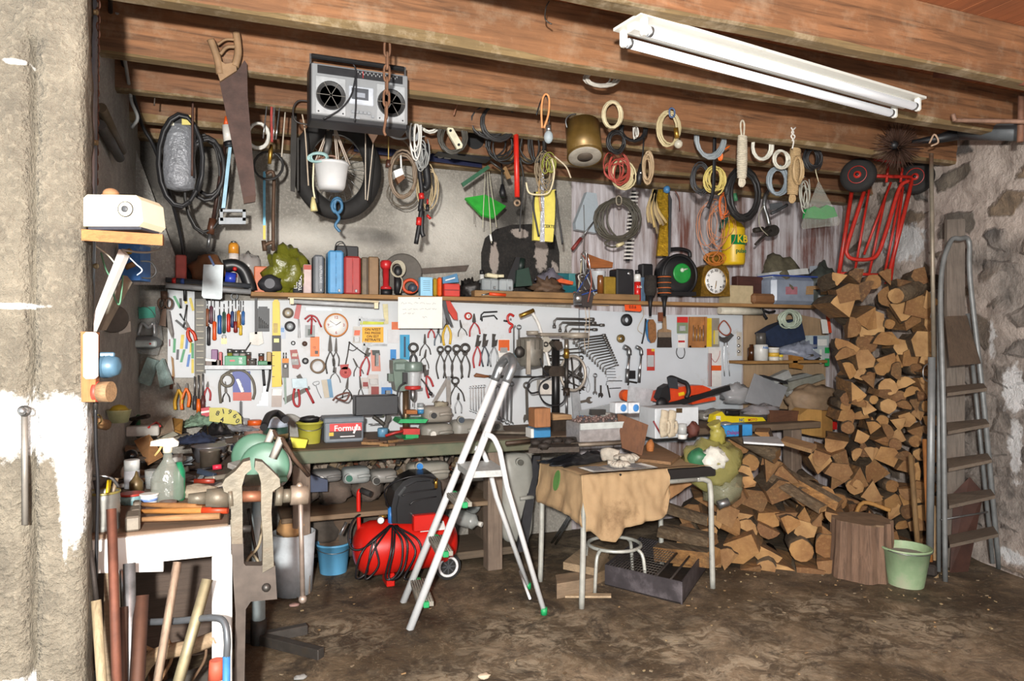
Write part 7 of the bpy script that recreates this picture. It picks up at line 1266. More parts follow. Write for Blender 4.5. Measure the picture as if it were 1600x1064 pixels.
m=t.p('column',mt('2b2a2a',.35,.6));m.pt([(868,686),(868,530)],Yp,.03,16);m=t.p('head',DK);m.pp([(858,578),(862,572),(880,572),(884,580),(882,588),(858,588)],Yp-.05,.12);m=t.p('belt_bracket',DK);m.pp([(864,536),(868,532),(878,534),(880,544),(872,548)],Yp-.06,.1)
m=t.p('flat_pulley',OW);cc=at(873,523,Yp);q4=Matrix.Translation(cc)@Matrix.Rotation(.03,4,'Y');m.box(cc,(at(916,523,Yp).x-at(828,523,Yp).x-.12,.12,.026),None,.01);m.cyl(at(898,524,Yp)-Vector((0,0,.02)),at(898,524,Yp)+Vector((0,0,.02)),.1,n=28);m.cyl(at(832,520,Yp)-Vector((0,0,.014)),at(832,520,Yp)+Vector((0,0,.014)),.045,n=20)
m=t.p('motor',mt('77736a',.45,.3,.25));cc=at(828,549,Yp+.02);m.lathe([(.03,-.12),(.085,-.105),(.095,-.09),(.095,.08),(.08,.1),(.02,.105)],24,Matrix.Translation(cc));k=t.p('motor_fin',mt('5a564e',.5,.3));
for i in range(16):
 a=2*pi*i/16;k.box(cc+Vector((.096*cos(a),.096*sin(a),.05)),(.008,.006,.07),Matrix.Rotation(a,3,'Z'))
t.p('motor_strap',OW).pp(rect(823,533,829,585),Yp-.1,.02);t.p('capacitor',mt('6f8a92',.4)).pt([(803,552),(803,566)],Yp,.02,10);t.p('terminal_box',DSTEEL).ball(at(812,550,Yp-.06),(.04,.03,.04),10,8,.3);t.p('mount',STEEL).pp([(806,566),(818,568),(817,574),(808,577)],Yp,.02)
m=t.p('spindle',mt('8d8478',.3,.7));m.pt([(885,530),(885,552)],Yp-.08,.016,12);m.use(BRASS).pt([(885,545),(885,560)],Yp-.08,.02,12);m.use(DSTEEL).pt([(885,560),(885,610)],Yp-.08,.014,12);m.use(DK).pt([(885,606),(885,618)],Yp-.08,.024,12);k=t.p('drill_bit',STEEL);k.pt([(885,618),(885,648)],Yp-.08,.009,8)
m=t.p('handwheel',mt('a79e92',.4,.3));cc=at(895,583,Yp-.06);ax=Vector((-.75,-.6,0)).normalized();u_=ax.cross(Vector((0,0,1)));m.tube([cc+u_*(.1*cos(a))+Vector((0,0,.125*sin(a)))for a in[2*pi*i/28 for i in range(28)]],.011,7,True);k=t.p('wheel_spoke',DSTEEL)
for i in range(3):a=i*pi/3+.4;k.tube([cc+u_*(.1*cos(a))+Vector((0,0,.125*sin(a))),cc-u_*(.1*cos(a))-Vector((0,0,.125*sin(a)))],.007,5)
m=t.p('switch_box',mt('b9b4ac',.45));m.pp(rect(844,594,862,616),Yp-.06,.06);k=t.p('socket',BLACK);disk_px(k,853,604,5,Yp-.064,.006);m=t.p('work_table',DK);m.pp([(857,657),(897,655),(902,664),(890,676),(860,678),(854,668)],Yp-.16,.24);m=t.p('foot_plate',DK);m.ph([(826,700),(905,698),(900,682),(836,684)],ZB_+.03,.03);k=t.p('cable',BLACK)
k.pt([(844,560),(850,580),(858,586),(845,588),(830,592),(824,604),(830,614),(842,612)],Yp-.1,.006,6,4);k.pt([(860,590),(846,598),(842,612),(850,628),(866,634),(880,628),(884,612)],Yp-.12,.006,6,4)
m=one('wood_block','pale wood block under the bit of the pillar drill','block',wood('a5815a',0,4));m.pp([(863,647),(893,648),(894,656),(864,657)],Yp-.16,.14)
t,m,Yf,c,sz=bbox('wooden_box','upright reddish wood box behind the pillar drill column','box',836,638,861,668,wood('8a5c38',2,3),z=1.0,dep=.1);
for v in m.v:v.z-=.0
t,m,Yf,c,sz=bbox('tin_box','bright blue flat tin in front of the pillar drill','tin',832,668,861,684,mt('3f86b8',.4,0,.12),dep=.09);m.use(WHITE).box((c[0]-sz[0]*.52,Yf+.04,c[1]),(.02,.09,sz[1]*.9))
m=one('steel_sheet','pale steel sheet leaning behind the pillar drill table','sheet',mt('a5a8ab',.4,.3));m.pp([(893,612),(904,606),(914,682),(898,684)],-.2,.012)
rg=random.Random(17)
for k,(x,y,w,c_,l)in enumerate(((800,676,60,'6f665a','grey flat strip lying on the bench behind the ladder'),(815,690,50,'4a3a2f','dark brown bar on the bench before the pillar drill'),(880,694,70,'5c5048','grimy steel bar across the bench by the drill foot'),(930,695,80,'7a6f62','grey board lying flat behind the table'),(770,655,40,'8a7d66','thin brass rod lying over the hidden jerrycan'))):
 p0,p1=atz(x-w/2,y+rg.uniform(-3,3),ZB_+.02),atz(x+w/2,y+rg.uniform(-4,2),ZB_+.02);one('metal_bar',l,'bar',mt(c_,.6,.2,.3)).tube([p0,p1],.014,4,flat=.5)
for k,(x,y)in enumerate(((855,690),(872,688),(838,692),(850,697),(890,690))):m=one('nut_bolt','greasy dark fitting at the drill foot, %s from the ladder'%ORD[(2,3,0,1,4)[k]],'fitting',IRON);m.ball(atz(x,y,ZB_+.04),(.035,.025,.02),10,6,.6,4,k)
t,m,Yf,c,sz=bbox('parts_tray','clear tray of small screws and parts behind the upright board','tray',906,660,974,690,mt('8f8b8a',.4,0,.3,30),dep=.2,part='tray');k=t.p('rim',mt('b5bbb8',.4));k.box((c[0],Yf-.004,c[1]+sz[1]*.5-.02),(sz[0],.01,.04));rg=random.Random(5);k=t.p('contents',mt('77625c',.5,.2,.5,60),kind='stuff')
for j in range(70):k.ball((c[0]+rg.uniform(-.5,.5)*sz[0]*.9,Yf+rg.uniform(.02,.18),c[1]+sz[1]*.5+rg.uniform(0,.025)),rg.uniform(.006,.014),6,4)
t=T('tray_lid','raised clear lid of the parts tray','lid');t.p(None,clear('aab0b2',.5)).pp([(905,642),(966,628),(972,640),(908,655)],-.22,.012)
for j,(x0,y0,x1,y1,c_,l)in enumerate(((908,650,921,660,'4a78a8','small blue packet in the parts tray corner'),(922,655,941,667,'c9cfc8','white packet with green dot in the parts tray'),(942,645,960,660,'a9a6a0','grey plastic packet in the parts tray'),(924,640,946,648,'3d3b38','black pen case across the parts tray'))):
 m=one('small_packet',l,'packet',mt(c_,.5,0,.2));m.pp(rect(x0,y0,x1,y1,1),-.3-.03*j,.04)
 if j==1:m.use(mt('5a8a3a')).pp(rect(929,658,934,663),-.332,.002)
t,c,r,h=can('pill_bottle','small white bottle at the corner of the parts tray','bottle',916,663,4.6,-.42,[('body',mt('cfcfca',.4),[(1,0),(1,.72),(.7,.78)]),('cap',WHITE,[(.8,.78),(.8,1)])],ZB_)
for l,x0,x1 in(('white carton with blue swirl over the parts tray, first of two',962,982),('white carton with blue swirl over the parts tray, second of two',983,1000)):
 t,m,Yf,c,sz=bbox('cardboard_box',l,'box',x0,629,x1,646,mt('c6cace',.5),z=1.04,dep=.08);m.use(mt('3a7ab8'));m.ball((c[0]+.01,Yf-.001,c[1]),(.022,.003,.024),12,6)
m=one('white_board','white panel standing on edge beside the chainsaw','panel',mt('cdd1d6',.4));Pq=[at(983,603,-.32),at(1022,609,-.22),at(1014,678,-.22),at(978,675,-.32)];m.hexa(Pq+[v+Vector((.0,.015,0))for v in Pq])
m=one('white_tub_lid','pale plastic lid on the bench before the parts tray','lid',mt('b9beb9',.4));m.pp(rect(928,683,970,690,3),-.55,.1)
t=T('chainsaw','orange chainsaw with a black bar cover lying on the white box','chainsaw');Yc=-.42;m=t.p('body',mt('c8401a',.4));m.pp([(1030,628),(1034,612),(1050,606),(1078,603),(1098,602),(1110,607),(1112,611),(1080,618),(1062,632)],Yc,.12);m=t.p('bar_cover',mt('161618',.5));m.pp([(1023,634),(1060,626),(1140,602),(1142,609),(1064,634),(1052,640),(1024,640)],Yc-.02,.04);m=t.p('rear_handle',mt('1f1f22',.5));m.pt([(1044,592),(1050,590),(1065,596),(1073,600),(1076,612),(1072,622)],Yc-.03,.018,8,4);m=t.p('hand_guard',mt('2f3338',.5));m.pp([(1044,590),(1058,591),(1060,608),(1046,606)],Yc-.05,.015);m=t.p('engine_cover',BLACK);m.pp([(1030,622),(1036,606),(1046,600),(1048,624),(1040,634)],Yc-.03,.08);m=t.p('label',mt('d8b01e',.4));m.pp([(1060,614),(1069,612),(1070,617),(1061,619)],Yc-.004,.006);t.p('lower_cover',mt('c8401a',.4)).pp([(1080,626),(1118,620),(1119,625),(1082,632)],Yc,.06);t.p('air_vent',BLACK).ball(at(1034,630,Yc-.04),(.05,.03,.045),12,8)
m=one('orange_disc','orange round cap standing behind the white panel','cap',mt('d9541c',.5));disk_px(m,981,618,9,-.2,.05)
t,m,Yf,c,sz=bbox('storage_box','white box with a small lock plate under the chainsaw','box',1024,637,1092,684,mt('bfc4c8',.45,0,.08),dep=.2,part='box');t.p('lock_plate',mt('55432a',.5,.4)).pp(rect(1057,638,1066,645),Yf-.004,.006)
for k,(x,l)in enumerate(((1038,'cream knitted work glove standing before the white box, first of the pair'),(1050,'cream knitted work glove standing before the white box, second of the pair'))):
 m=one('work_glove',l,'glove',mt('b3a791',.9,0,.25,30,.4));a=at(x,682,Yf-.04);m.tube(cr([a,a+Vector((-.01,0,.07)),a+Vector((.002,0,.13)),a+Vector((.012,.01,.165))],4),.03,10,flat=.5,rs=None);m.tube(cr([a+Vector((.02,-.01,.02)),a+Vector((.028,-.012,.07)),a+Vector((.018,-.01,.1))],3),.011,7)
t,c,r,h=can('glass_jar','small clear jar with white base beside the gloves','jar',1066,662,7,Yf-.05,[('glass',clear('c3c6c4',.5),[(1,.3),(1,1)]),('base',WHITE,[(1,0),(1,.3)])],ZB_);m=one('leather_rag','dark red-brown leather scrap beside the jar','leather',mt('5a2f26',.7));m.ball(at(1083,672,Yf-.04),(.045,.04,.05),12,8,.7,3,6)
m=one('red_tool_handle','thin red handled tool poking up beside the gloves','tool',mt('7a2428',.5));m.pt([(1021,658),(1032,678)],Yf-.02,.006,6)
m=one('square_board','square pale grey panel leaning on the clutter under the small shelf','panel',mt('8f9296',.6,0,.12,8));Pq=[at(1180,584,-.34),at(1231,605,-.3),at(1216,641,-.42),at(1165,628,-.46)];m.hexa(Pq+[v+Vector((0,.012,.004))for v in Pq])
for l,x0,y0,x1,z,Y,c_,a_ in(('clear crumpled plastic bag between chainsaw tip and grey panel',1130,598,1172,.98,-.3,'a5a6a8',.55),('clear plastic bag slumped under the grey panel',1165,632,1215,.9,-.5,'9a979a',.6),('dusty clear bag lying behind the yellow packet',1090,640,1135,ZB_,-.3,'8d8a82',.65)):lump('plastic_bag',l,'bag',x0,y0,x1,z,Y,clear(c_,a_),.5,3,x0,.1)
lump('dark_rags','dark heap of rags and tools under the clear bags','rags',1095,640,1225,ZB_,-.3,mt('4a4540',.7,0,.5,20),.6,3,3,.2,28,14)
m=one('yellow_packet','long yellow packet with blue and red print on the bench clutter','packet',mt('d8c41e',.4,0,.08));m.pp([(1116,648),(1128,643),(1134,650),(1192,652),(1197,658),(1180,661),(1120,664),(1113,660)],-.52,.06);m.use(mt('2a5a9a')).text('NC',front_at(1159,656.5,-.522),.035);m.use(mt('b03030')).text('STIHL'.replace('STIHL','MOTO'),front_at(1176,656,-.522),.03);m.use(WHITE).pp(rect(1119,650,1126,660),-.522,.002)
t=T('black_strap','black strap lying over the yellow packet','strap');t.p(None,BLACK).pt([(1134,644),(1146,646),(1155,645)],-.5,.02,6,3,flat=.5)
t,m,Yf,c,sz=bbox('plastic_crate','bright blue small crate with parts inside on the bench','crate',1129,664,1176,682,mt('2f7fb8',.4),z=ZB_+.01,dep=.12,part='crate');k=t.p('strap',BLACK);k.box((c[0]+.02,Yf-.003,c[1]),(.025,.006,sz[1]));t.p('print',mt('7a3f7a')).text('Dalapa',Matrix.Translation(Vector((c[0]-.04,Yf-.003,c[1]-.01)))@FRONT,.035);t.p('contents',mt('8d8f92',.3,.5)).ball((c[0]-.05,Yf+.06,c[1]+sz[1]/2),(.04,.04,.02),10,6,.5,4)
m=one('brown_board','dark brown board standing beside the wooden nest box','board',wood('5b3a26',0,3));m.pp([(1203,641),(1248,642),(1246,672),(1203,672)],-.6,.03)
t=T('nest_box','light wooden nest box with a round hole on the bench end','box');m=t.p('box',wood('b58a4c',2,3,.2));m.pp([(1247,676),(1250,648),(1262,639),(1284,641),(1284,682),(1268,681)],-.62,.14);k=t.p('side_board',wood('9a713a',2,3,.2));k.pp(rect(1284,642,1301,684),-.6,.12);k=t.p('entrance_hole',mt('3a2a1a',.9));disk_px(k,1264,665,4,-.623,.006);k=t.p('red_tag',RED);k.pp(rect(1302,659,1308,671),-.6,.02)
lump('paper_sack','crumpled brown paper sack behind the wooden nest box','sack',1236,600,1304,ZB_,-.4,mt('8a745c',.7,0,.3,8,.4),.3,2.5,7,.14,26,16)
m=one('pale_plank','pale plank end sticking out under the wooden nest box','plank',wood('b08c62',0,3));Pq=[atz(1218,688,.84),atz(1268,702,.84),atz(1276,694,.84),atz(1228,681,.84)];m.hexa(Pq+[v-Vector((0,0,.025))for v in Pq]);m=one('white_board_strip','white board strip lying along the bench edge by the crate','board',mt('b9bdc0',.5));m.ph([(1162,690),(1225,694),(1215,682),(1160,682)],ZB_+.012,.012)
for k,(q,c_,l)in enumerate((([(1226,590),(1260,583),(1276,588),(1240,600)],'7d7f7c','grey circuit box under the small shelf, upper'),([(1230,598),(1286,584),(1290,592),(1236,612)],'8a8a80','grey flat casing under the small shelf, middle'),([(1232,612),(1262,602),(1266,614),(1240,626)],'a9aaa6','white plastic cover under the small shelf, lower'),([(1206,590),(1232,578),(1238,590),(1212,600)],'9a9c9a','light grey round-edged casing behind the grey panel'),([(1194,586),(1230,596),(1232,600),(1196,590)],'1d1d1f','thin black frame over the grey casings'))):one('casing',l,'casing',mt(c_,.5,0,.2)).pp(q,-.2-.04*k,.06)
t=T('shop_bag','knotted yellow transparent refuse bag on the firewood behind the table','bag');c=atd(1112,725,4.4);m=t.p('film',clear('8a8550',.72));m.ball(c,(.19,.15,.16),26,18,.28,3,5);k=t.p('knot',clear('9c9448',.8));k.ball(c+Vector((.03,-.02,.18)),(.05,.04,.06),14,10,.5,4,2);k.tube([c+Vector((.03,-.02,.2)),c+Vector((.0,-.02,.26))],.03,8,rs=[.02,.045]);k=t.p('white_sack',mt('c6c6bc',.6,0,.25,12,.5));k.ball(c+Vector((-.06,-.1,.05)),(.09,.06,.07),16,10,.5,3.5,3);k=t.p('green_sack',mt('2f6a48',.5,0,.3));k.ball(c+Vector((-.13,-.05,.05)),(.07,.07,.06),14,8,.4,3,4);k=t.p('lower_film',clear('82826a',.6));k.ball(c+Vector((.06,-.02,-.14)),(.13,.11,.12),18,12,.35,3,8);t.p('drink_can',STEEL).cyl(c+Vector((-.06,-.14,-.22)),c+Vector((.0,-.16,-.2)),.025,n=14)
ZK=.456
for k,(x0,y0,x1,y1,col,cap,cc_,l)in enumerate(((486,735,535,757,'6b6a68',(501,749),'d9d6d0','clear-grey jerrycan with a white cap on the lower shelf'),(537,731,580,759,'8e9290',(545,747),'1f5a48','white jerrycan with a green cap on the lower shelf'),(582,735,622,758,'7d7b76',(588,751),'26241f','grey jerrycan with a black cap on the lower shelf'),(640,722,705,756,'8d8a80',(655,728),'2a78c0','pale jerrycan with a blue cap behind the motor cover'),(728,735,772,755,'7f7d78',(760,742),'2a2a2a','grey jerrycan lying past the ladder on the lower shelf'))):jug(l,x0,y0,x1,y1,-.6+.03*(k%2),col,cap,cc_)
rg=random.Random(41);m=one('scrap_metal','heap of rusty bolts, offcuts and rags behind the lower jerrycans','scrap',mt('4f4238',.7,.1,.5,40),kind='stuff')
for k in range(260):p=at(rg.uniform(450,740),715+rg.uniform(0,34),-rg.uniform(.15,.45));p.z=max(p.z,ZK+.01);m.use([mt('4f4238',.7,.1,.5,40),mt('6b5a44',.7),mt('85786a',.6),mt('33302c',.6,.3),mt('6a3f2c',.7)][k%5]);m.box(p,(rg.uniform(.02,.09),rg.uniform(.02,.05),rg.uniform(.015,.05)),Euler((rg.uniform(-1,1),rg.uniform(-1,1),rg.uniform(0,3))).to_matrix(),.004)
for k in range(5):p=at(470+52*k,742,-.4);p.z=ZK;one('stone_lump','rough brown lump at the back of the lower shelf, %s from the vice'%ORD[k],'stone',mt('5d5148',.9,0,.4,14,.5)).ball(p+Vector((0,0,.08)),(.11,.09,.09),14,10,.4,2.4,k)
m=one('blue_tarp','dark blue folded cover on the lower shelf by the vice','cover',mt('2f3a52',.6,0,.2));m.pp([(462,752),(470,738),(512,750),(512,768),(462,770)],-.66,.12)
for k,(x,y,h)in enumerate(((740,800,0),(752,790,1))):
 l=['clear plastic bottle lying under the bench with white neck','crumpled water bottle with a blue cap under the bench'][k];t=T('plastic_bottle',l,'bottle');a,b2=(at(712,806,-.5),at(748,818,-.62))if k==0 else(at(735,798,-.4),at(748,786,-.5));t.p('body',clear('a9aca8',.6)).tube(cr([a,a.lerp(b2,.7),b2],4),.05 if k==0 else .035,14,rs=[.05,.055,.055,.05,.05,.05,.03,.018,.015]if k==0 else[.04,.04,.04,.04,.035,.03,.02,.014,.012]);t.p('cap',mt('3a8ac8' if k else 'd2d0c8',.4)).cyl(b2,b2+(b2-a).normalized()*.025,.017,n=12)
t=jug('tall grey jerrycan leaning under the bench behind the ladder',787,708,836,852,-.74,'8f8f88',(812,722),'55544e',.14)
m=one('black_plank','black tarred plank leaning beside the tall grey jerrycan','plank',mt('26262a',.6,0,.4));Pq=[at(834,712,-.7),at(845,712,-.7),at(823,862,-.8),at(808,862,-.8)];m.hexa(Pq+[v+Vector((0,.03,0))for v in Pq])
for k in range(6):p=at(470+40*k,800,-.3);m=one('stone_block','rubble stone of the wall foot under the bench, %s from the vice'%ORD[k],'stone',mt('4f463e',.9,0,.4,10,.5));m.ball((p.x,-.2,.17+.08*(k%2)),(.14,.12,.13),14,10,.3,2.2,k+3)
# --------- strip light under the joists
t=T('strip_light','white twin tube strip light fixed under the front joists','light');e0,e1=atd(1003,24,2.72),atd(1432,95,3.62)
dx=(e1-e0).normalized();wdv=Vector((-dx.y,dx.x,0)).normalized();wdv=wdv if wdv.y<0 else-wdv;LW=mt('d6d4cc',.4,0,.05,8,dirt=.08,dcol='a59a84')
zt=ZB-.012;dx.z=0;dx.normalize();L0=(e1-e0).length;org=Vector((e0.x,e0.y,zt))+dx*.0-wdv*.0
def sl(u,v,z):return org+dx*(u*L0)-wdv*v+Vector((0,0,z))
m=t.p('tray',LW);m.hexa([sl(-.01,-.015,.012),sl(1.03,-.015,.012),sl(1.03,.155,.012),sl(-.01,.155,.012),sl(-.01,-.015,0),sl(1.03,-.015,0),sl(1.03,.155,0),sl(-.01,.155,0)]);m.hexa([sl(0,.045,0),sl(1.01,.045,0),sl(1.01,.09,0),sl(0,.09,0),sl(0,.045,-.03),sl(1.01,.045,-.03),sl(1.01,.09,-.03),sl(0,.09,-.03)])
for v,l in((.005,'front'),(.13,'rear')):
 b=t.p('tube',added_glow('f2f5f8',.45));b.tube([sl(.02,v,-.046),sl(.995,v,-.046)],.0195,16)  # unlit tubes: weak glow stands in for the flash reflected on them
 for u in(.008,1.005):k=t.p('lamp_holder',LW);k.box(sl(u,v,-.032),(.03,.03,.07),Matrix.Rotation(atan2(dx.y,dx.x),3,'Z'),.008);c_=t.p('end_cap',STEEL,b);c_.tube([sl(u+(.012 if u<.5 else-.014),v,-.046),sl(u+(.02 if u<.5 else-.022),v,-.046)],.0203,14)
t.p('wire_clip',STEEL).tube([sl(.32,.06,0),sl(.32,.06,-.03)],.005,5)
m=one('ceiling_wire','thin hook wire hanging under the joist beside the strip light','wire',DSTEEL);m.tube(cr([atd(858,2,2.9),atd(853,12,2.9),atd(852,30,2.95),atd(862,38,2.95)],4),.003,5)
# --------- beside the pillar
D=2.12
t=T('steel_conduit','grey steel conduit running up the inner edge of the pillar','pipe');t.p('pipe',mt('7f8a94',.35,.5,.25,12)).tube([atd(146,-6,2.3),atd(144,300,2.28),atd(139,520,2.26)],.014,12)
for y in(18,222,415):t.p('pipe_clip',mt('8a7a5a',.5,.4)).tube([atd(139,y,2.27),atd(152,y+1,2.27)],.009,6)
t=T('iron_chain','thin rusty chain hanging along the pillar conduit','chain');CHN=mt('5a3a2c',.8,.3,.35,30)
for k in range(26):
 y=-4+11.5*k;c=atd(153-.012*y,y,2.3);m=t.p('link',CHN);ax_=RIGHT if k%2 else VIEW;m.tube([c+ax_*(.007*cos(a))+UP*(.015*sin(a))for a in[2*pi*i/10 for i in range(10)]],.0028,5,True)
m=one('pillar_cable','black cable running from the ceiling down the grey wall corner','cable',BLACK);m.tube(cr([at(172,-6,-1.6),at(175,40,-1.4),at(190,90,-1.1),at(206,140,-.8),at(222,195,-.62),at(240,228,-.55),at(262,290,-.4),at(286,390,-.16),at(289,470,-.12)],6),.01,6)
m=one('pillar_cable','grey bent conduit beside the black cable in the wall corner','conduit',mt('8b8c8a',.5));m.tube(cr([at(183,20,-1.5),at(202,135,-1.0),at(206,160,-.95),at(215,184,-.95),at(205,200,-.95)],5),.009,6)
for k,(a,b2,c_)in enumerate((((158,168),(190,236),'5a5040'),((157,195),(187,247),'494846'))):
 m=one('wall_tube',['brownish tube slanting on the grey wall by the pillar, upper one','dark grey tube slanting on the grey wall by the pillar, lower one'][k],'tube',mt(c_,.5,.2));m.tube([atd(*a,3.0),atd(*b2,3.4)],.022,12)
m=one('side_shelf','small orange-brown wooden shelf sticking out beside the pillar','shelf',wood('a0683a',0,3));Pq=[atd(127,358,2.0),atd(254,366,2.0),atd(256,368,2.28),atd(150,362,2.3)];m.hexa(Pq+[v-Vector((0,0,.032))for v in Pq])
t=T('radio_set','cream plastic case with a round dial on the small side shelf','radio');q=Matrix.Translation(atd(194,361,2.1))@Matrix.Rotation(-PH-.05,4,'Z');m=t.p('case',mt('d8d0b4',.35,0,.04));s=2.1/F;m.xf(q)
m.prism([(-47*s,3*s),(-44*s,46*s),(-38*s,51*s),(38*s,49*s),(45*s,42*s),(49*s,9*s),(42*s,2*s)],-.06,.06);k=t.p('dial',mt('e2dcc6',.4));c=q@Vector((22*s,-.062,28*s));k.xf(q);
for r_,mm in((12,BLACK),(10.7,mt('e2dcc6',.4)),(5,DGREY)):k.use(mm).lathe([(.001,.0),(r_*s,0),(r_*s,.003+.0006*(12-r_)),(.001,.003+.0006*(12-r_))],26,Matrix.Translation((22*s,-.06,28*s))@FRONT)
k=t.p('base',mt('3a3c44',.4));k.xf(q);k.box((0,0,.002),(84*s,.1,.012),None,.003)
for l,px,py,r0,r1,an in(('round-headed wooden mushroom lying on top of the cream case',170,303,9,12,.35),('wooden mushroom sticking out behind the cream case',135,333,8,13,2.9)):
 m=one('darning_mushroom',l,'mushroom',wood('9c7450',0,5,.2));c=atd(px,py,2.1);m.ball(c+Vector((.006,0,.0)),(r1*s,r1*s,r0*s),14,10);m.tube([c,c+RIGHT*(-16*s*cos(an))-UP*(9*s)],.009,10,rs=[.011,.009])
lump_=one('dark_bracket','dark metal bracket behind the cream case','bracket',DGREY);lump_.hexa([atd(238,320,2.2),atd(250,322,2.2),atd(254,362,2.2),atd(232,362,2.2),atd(240,320,2.25),atd(252,322,2.25),atd(256,362,2.25),atd(234,362,2.25)])
t=T('switch_box','blue painted steel box on the grey wall under the small shelf','box');m=t.p('box',mt('3a6aa8',.5,0,.2,14,dirt=.15,dcol='9ab0b8'));Pq=[atd(185,381,3.5),atd(219,382,3.5),atd(219,438,3.5),atd(187,438,3.5)];m.hexa(Pq+[v+VIEW*.1 for v in Pq])
t.p('terminal',mt('a5822a',.4,.4)).ball(atd(202,393,3.46),.015,8,6);t.p('tool_stub',mt('7a5a34',.6)).tube([atd(196,418,3.45),atd(210,412,3.46)],.014,6)
m=one('white_batten','white painted batten slanting down to the orange block','batten',mt('d2d0cc',.5,0,.06));Pq=[atd(186,389,2.4),atd(195,398,2.4),atd(142,518,2.15),atd(138,514,2.15)];m.hexa(Pq+[v+VIEW*.03 for v in Pq])
m=one('grey_board_strip','grey board edge behind the white slanting batten','board',DUSTY);Pq=[atd(192,430,2.6),atd(200,440,2.6),atd(158,516,2.4),atd(152,514,2.4)];m.hexa(Pq+[v+VIEW*.03 for v in Pq])
for l,pts,c_,r_ in(('white wire sagging from the shelf to the batten',[(128,365),(150,385),(168,398),(180,412)],'c9c4b4',.003),('green wire looping down beside the white batten',[(158,395),(165,420),(176,440),(178,462),(186,476),(190,455),(192,430)],'5a8a6a',.003),('pale cable looping from shelf corner to the blue box',[(256,372),(252,388),(236,394),(214,394),(190,390)],'8a857c',.004),('dark cable arching below the blue box',[(220,408),(236,410),(244,424),(236,434),(222,434)],'2a2a2a',.003),('thin white wires dangling at the blue box',[(200,400),(212,412),(222,422),(214,430)],'b4c4d4',.0025)):one('wire',l,'wire',mt(c_)).tube(cr([atd(x,y,2.3+.004*abs(y-365)if y<400 else 2.45)for x,y in pts],6),r_,5)
t=T('electric_motor','small light blue electric motor bolted to the orange block','motor');c=atd(168,572,2.08);MBL=mt('47667a',.4,.1,.15);q=Matrix.Translation(c)@Matrix.Rotation(-PH,4,'Z')@Matrix.Rotation(pi/2,4,'Y');m=t.p('body',MBL);m.lathe([(.02,-.05),(.03,-.045),(.034,-.03),(.034,.012),(.03,.018),(.026,.03),(.01,.034)],18,q);t.p('band',mt('3a5668',.4)).lathe([(.0355,-.012),(.0355,.002)],18,q,cap=False);t.p('junction_box',MBL).box(c+UP*.034,(.04,.03,.014),None,.003)
m=one('mounting_block','orange-brown wooden block fixed to the pillar edge','block',wood('a8683c',2,4,.25));Pq=[atd(126,518,2.03),atd(150,519,2.03),atd(149,628,2.03),atd(127,628,2.03)];m.hexa(Pq+[v+VIEW*.035-RIGHT*.01 for v in Pq])
m=one('white_tag','white oblong plate with a hole on the orange block','plate',mt('e2e0dc',.4,0,.03));Pq=[atd(x,y,2.02)for x,y in((134,519),(147,519),(151,523),(151,588),(147,592),(134,592),(130,588),(130,523))];m.add(Pq+[v+VIEW*.008 for v in Pq],[list(range(8))[::-1],list(range(8,16))]+[(i,(i+1)%8,(i+1)%8+8,i+8)for i in range(8)])
t=T('wooden_pulley','turned wooden pulley under the blue motor','pulley');c=atd(162,612,2.05);t.p('wheel',wood('8a6c4c',0,5)).cyl(c-RIGHT*.01,c+RIGHT*.022,.03,n=20);t.p('red_cheek',mt('a53a2a',.5)).cyl(c-RIGHT*.022,c-RIGHT*.01,.03,n=20);t.p('hanger',DSTEEL).cyl(atd(150,615,2.1),atd(149,640,2.1),.007,n=8)
m=one('hanging_flex','black cord hanging straight down past the big tin can','cord',BLACK);m.tube(cr([atd(149,632,2.1),atd(150,700,2.12),atd(153,760,2.14),atd(151,850,2.16),atd(150,905,2.16)],5),.005,6)
t=T('wooden_dowel','short wooden roller sticking out beside the black cord','roller');t.p('roller',wood('8a6a44',0,4)).tube([atd(138,658,2.25),atd(166,664,2.35)],.018,12);k=t.p('ring',mt('7a6a40',.4,.5));c=atd(152,655,2.2);k.tube([c+RIGHT*(.014*cos(a))+UP*(.014*sin(a))for a in[2*pi*i/14 for i in range(14)]],.0025,5,True)
m=one('grinding_disc','grey grinding disc leaning on the wall behind the batten','disc',mt('55524d',.8));disc(m,atd(176,498,3.25),-VIEW+RIGHT*.7,.066,.02,26,.05)
m=one('paper_scrap','white card on the grey wall behind the grinding disc','card',PAPER);Pq=[atd(184,508,3.4),atd(203,502,3.4),atd(204,518,3.4),atd(186,522,3.4)];m.hexa(Pq+[v+VIEW*.004 for v in Pq])
t=T('tool_reel_bag','hanging clear bag with teal label holding clips on the grey wall','bag');De=4.36;k=t.p('bag',clear('a9aaa6',.45));Pq=[atd(x,y,De)for x,y in((212,480),(242,478),(248,530),(240,555),(212,552),(206,520))];k.add(Pq+[v+VIEW*.05 for v in Pq],[list(range(6))[::-1],list(range(6,12))]+[(i,(i+1)%6,(i+1)%6+6,i+6)for i in range(6)]);k=t.p('label',mt('4fa08c',.5));Pq=[atd(216,480,De-.01),atd(242,479,De-.01),atd(243,496,De-.01),atd(217,498,De-.01)];k.hexa(Pq+[v+VIEW*.004 for v in Pq]);k=t.p('clip',mt('bfc2c4',.25,.5));k.tube(cr([atd(216,524,De-.02),atd(222,505,De-.02),atd(232,512,De-.02),atd(240,505,De-.02),atd(241,526,De-.02)],4),.01,6);k=t.p('wire_loop',STEEL);c=atd(225,512,De-.03);k.tube([c+RIGHT*(.08*cos(a))+UP*(.13*sin(a))for a in[2*pi*i/24 for i in range(24)]],.002,4,True)
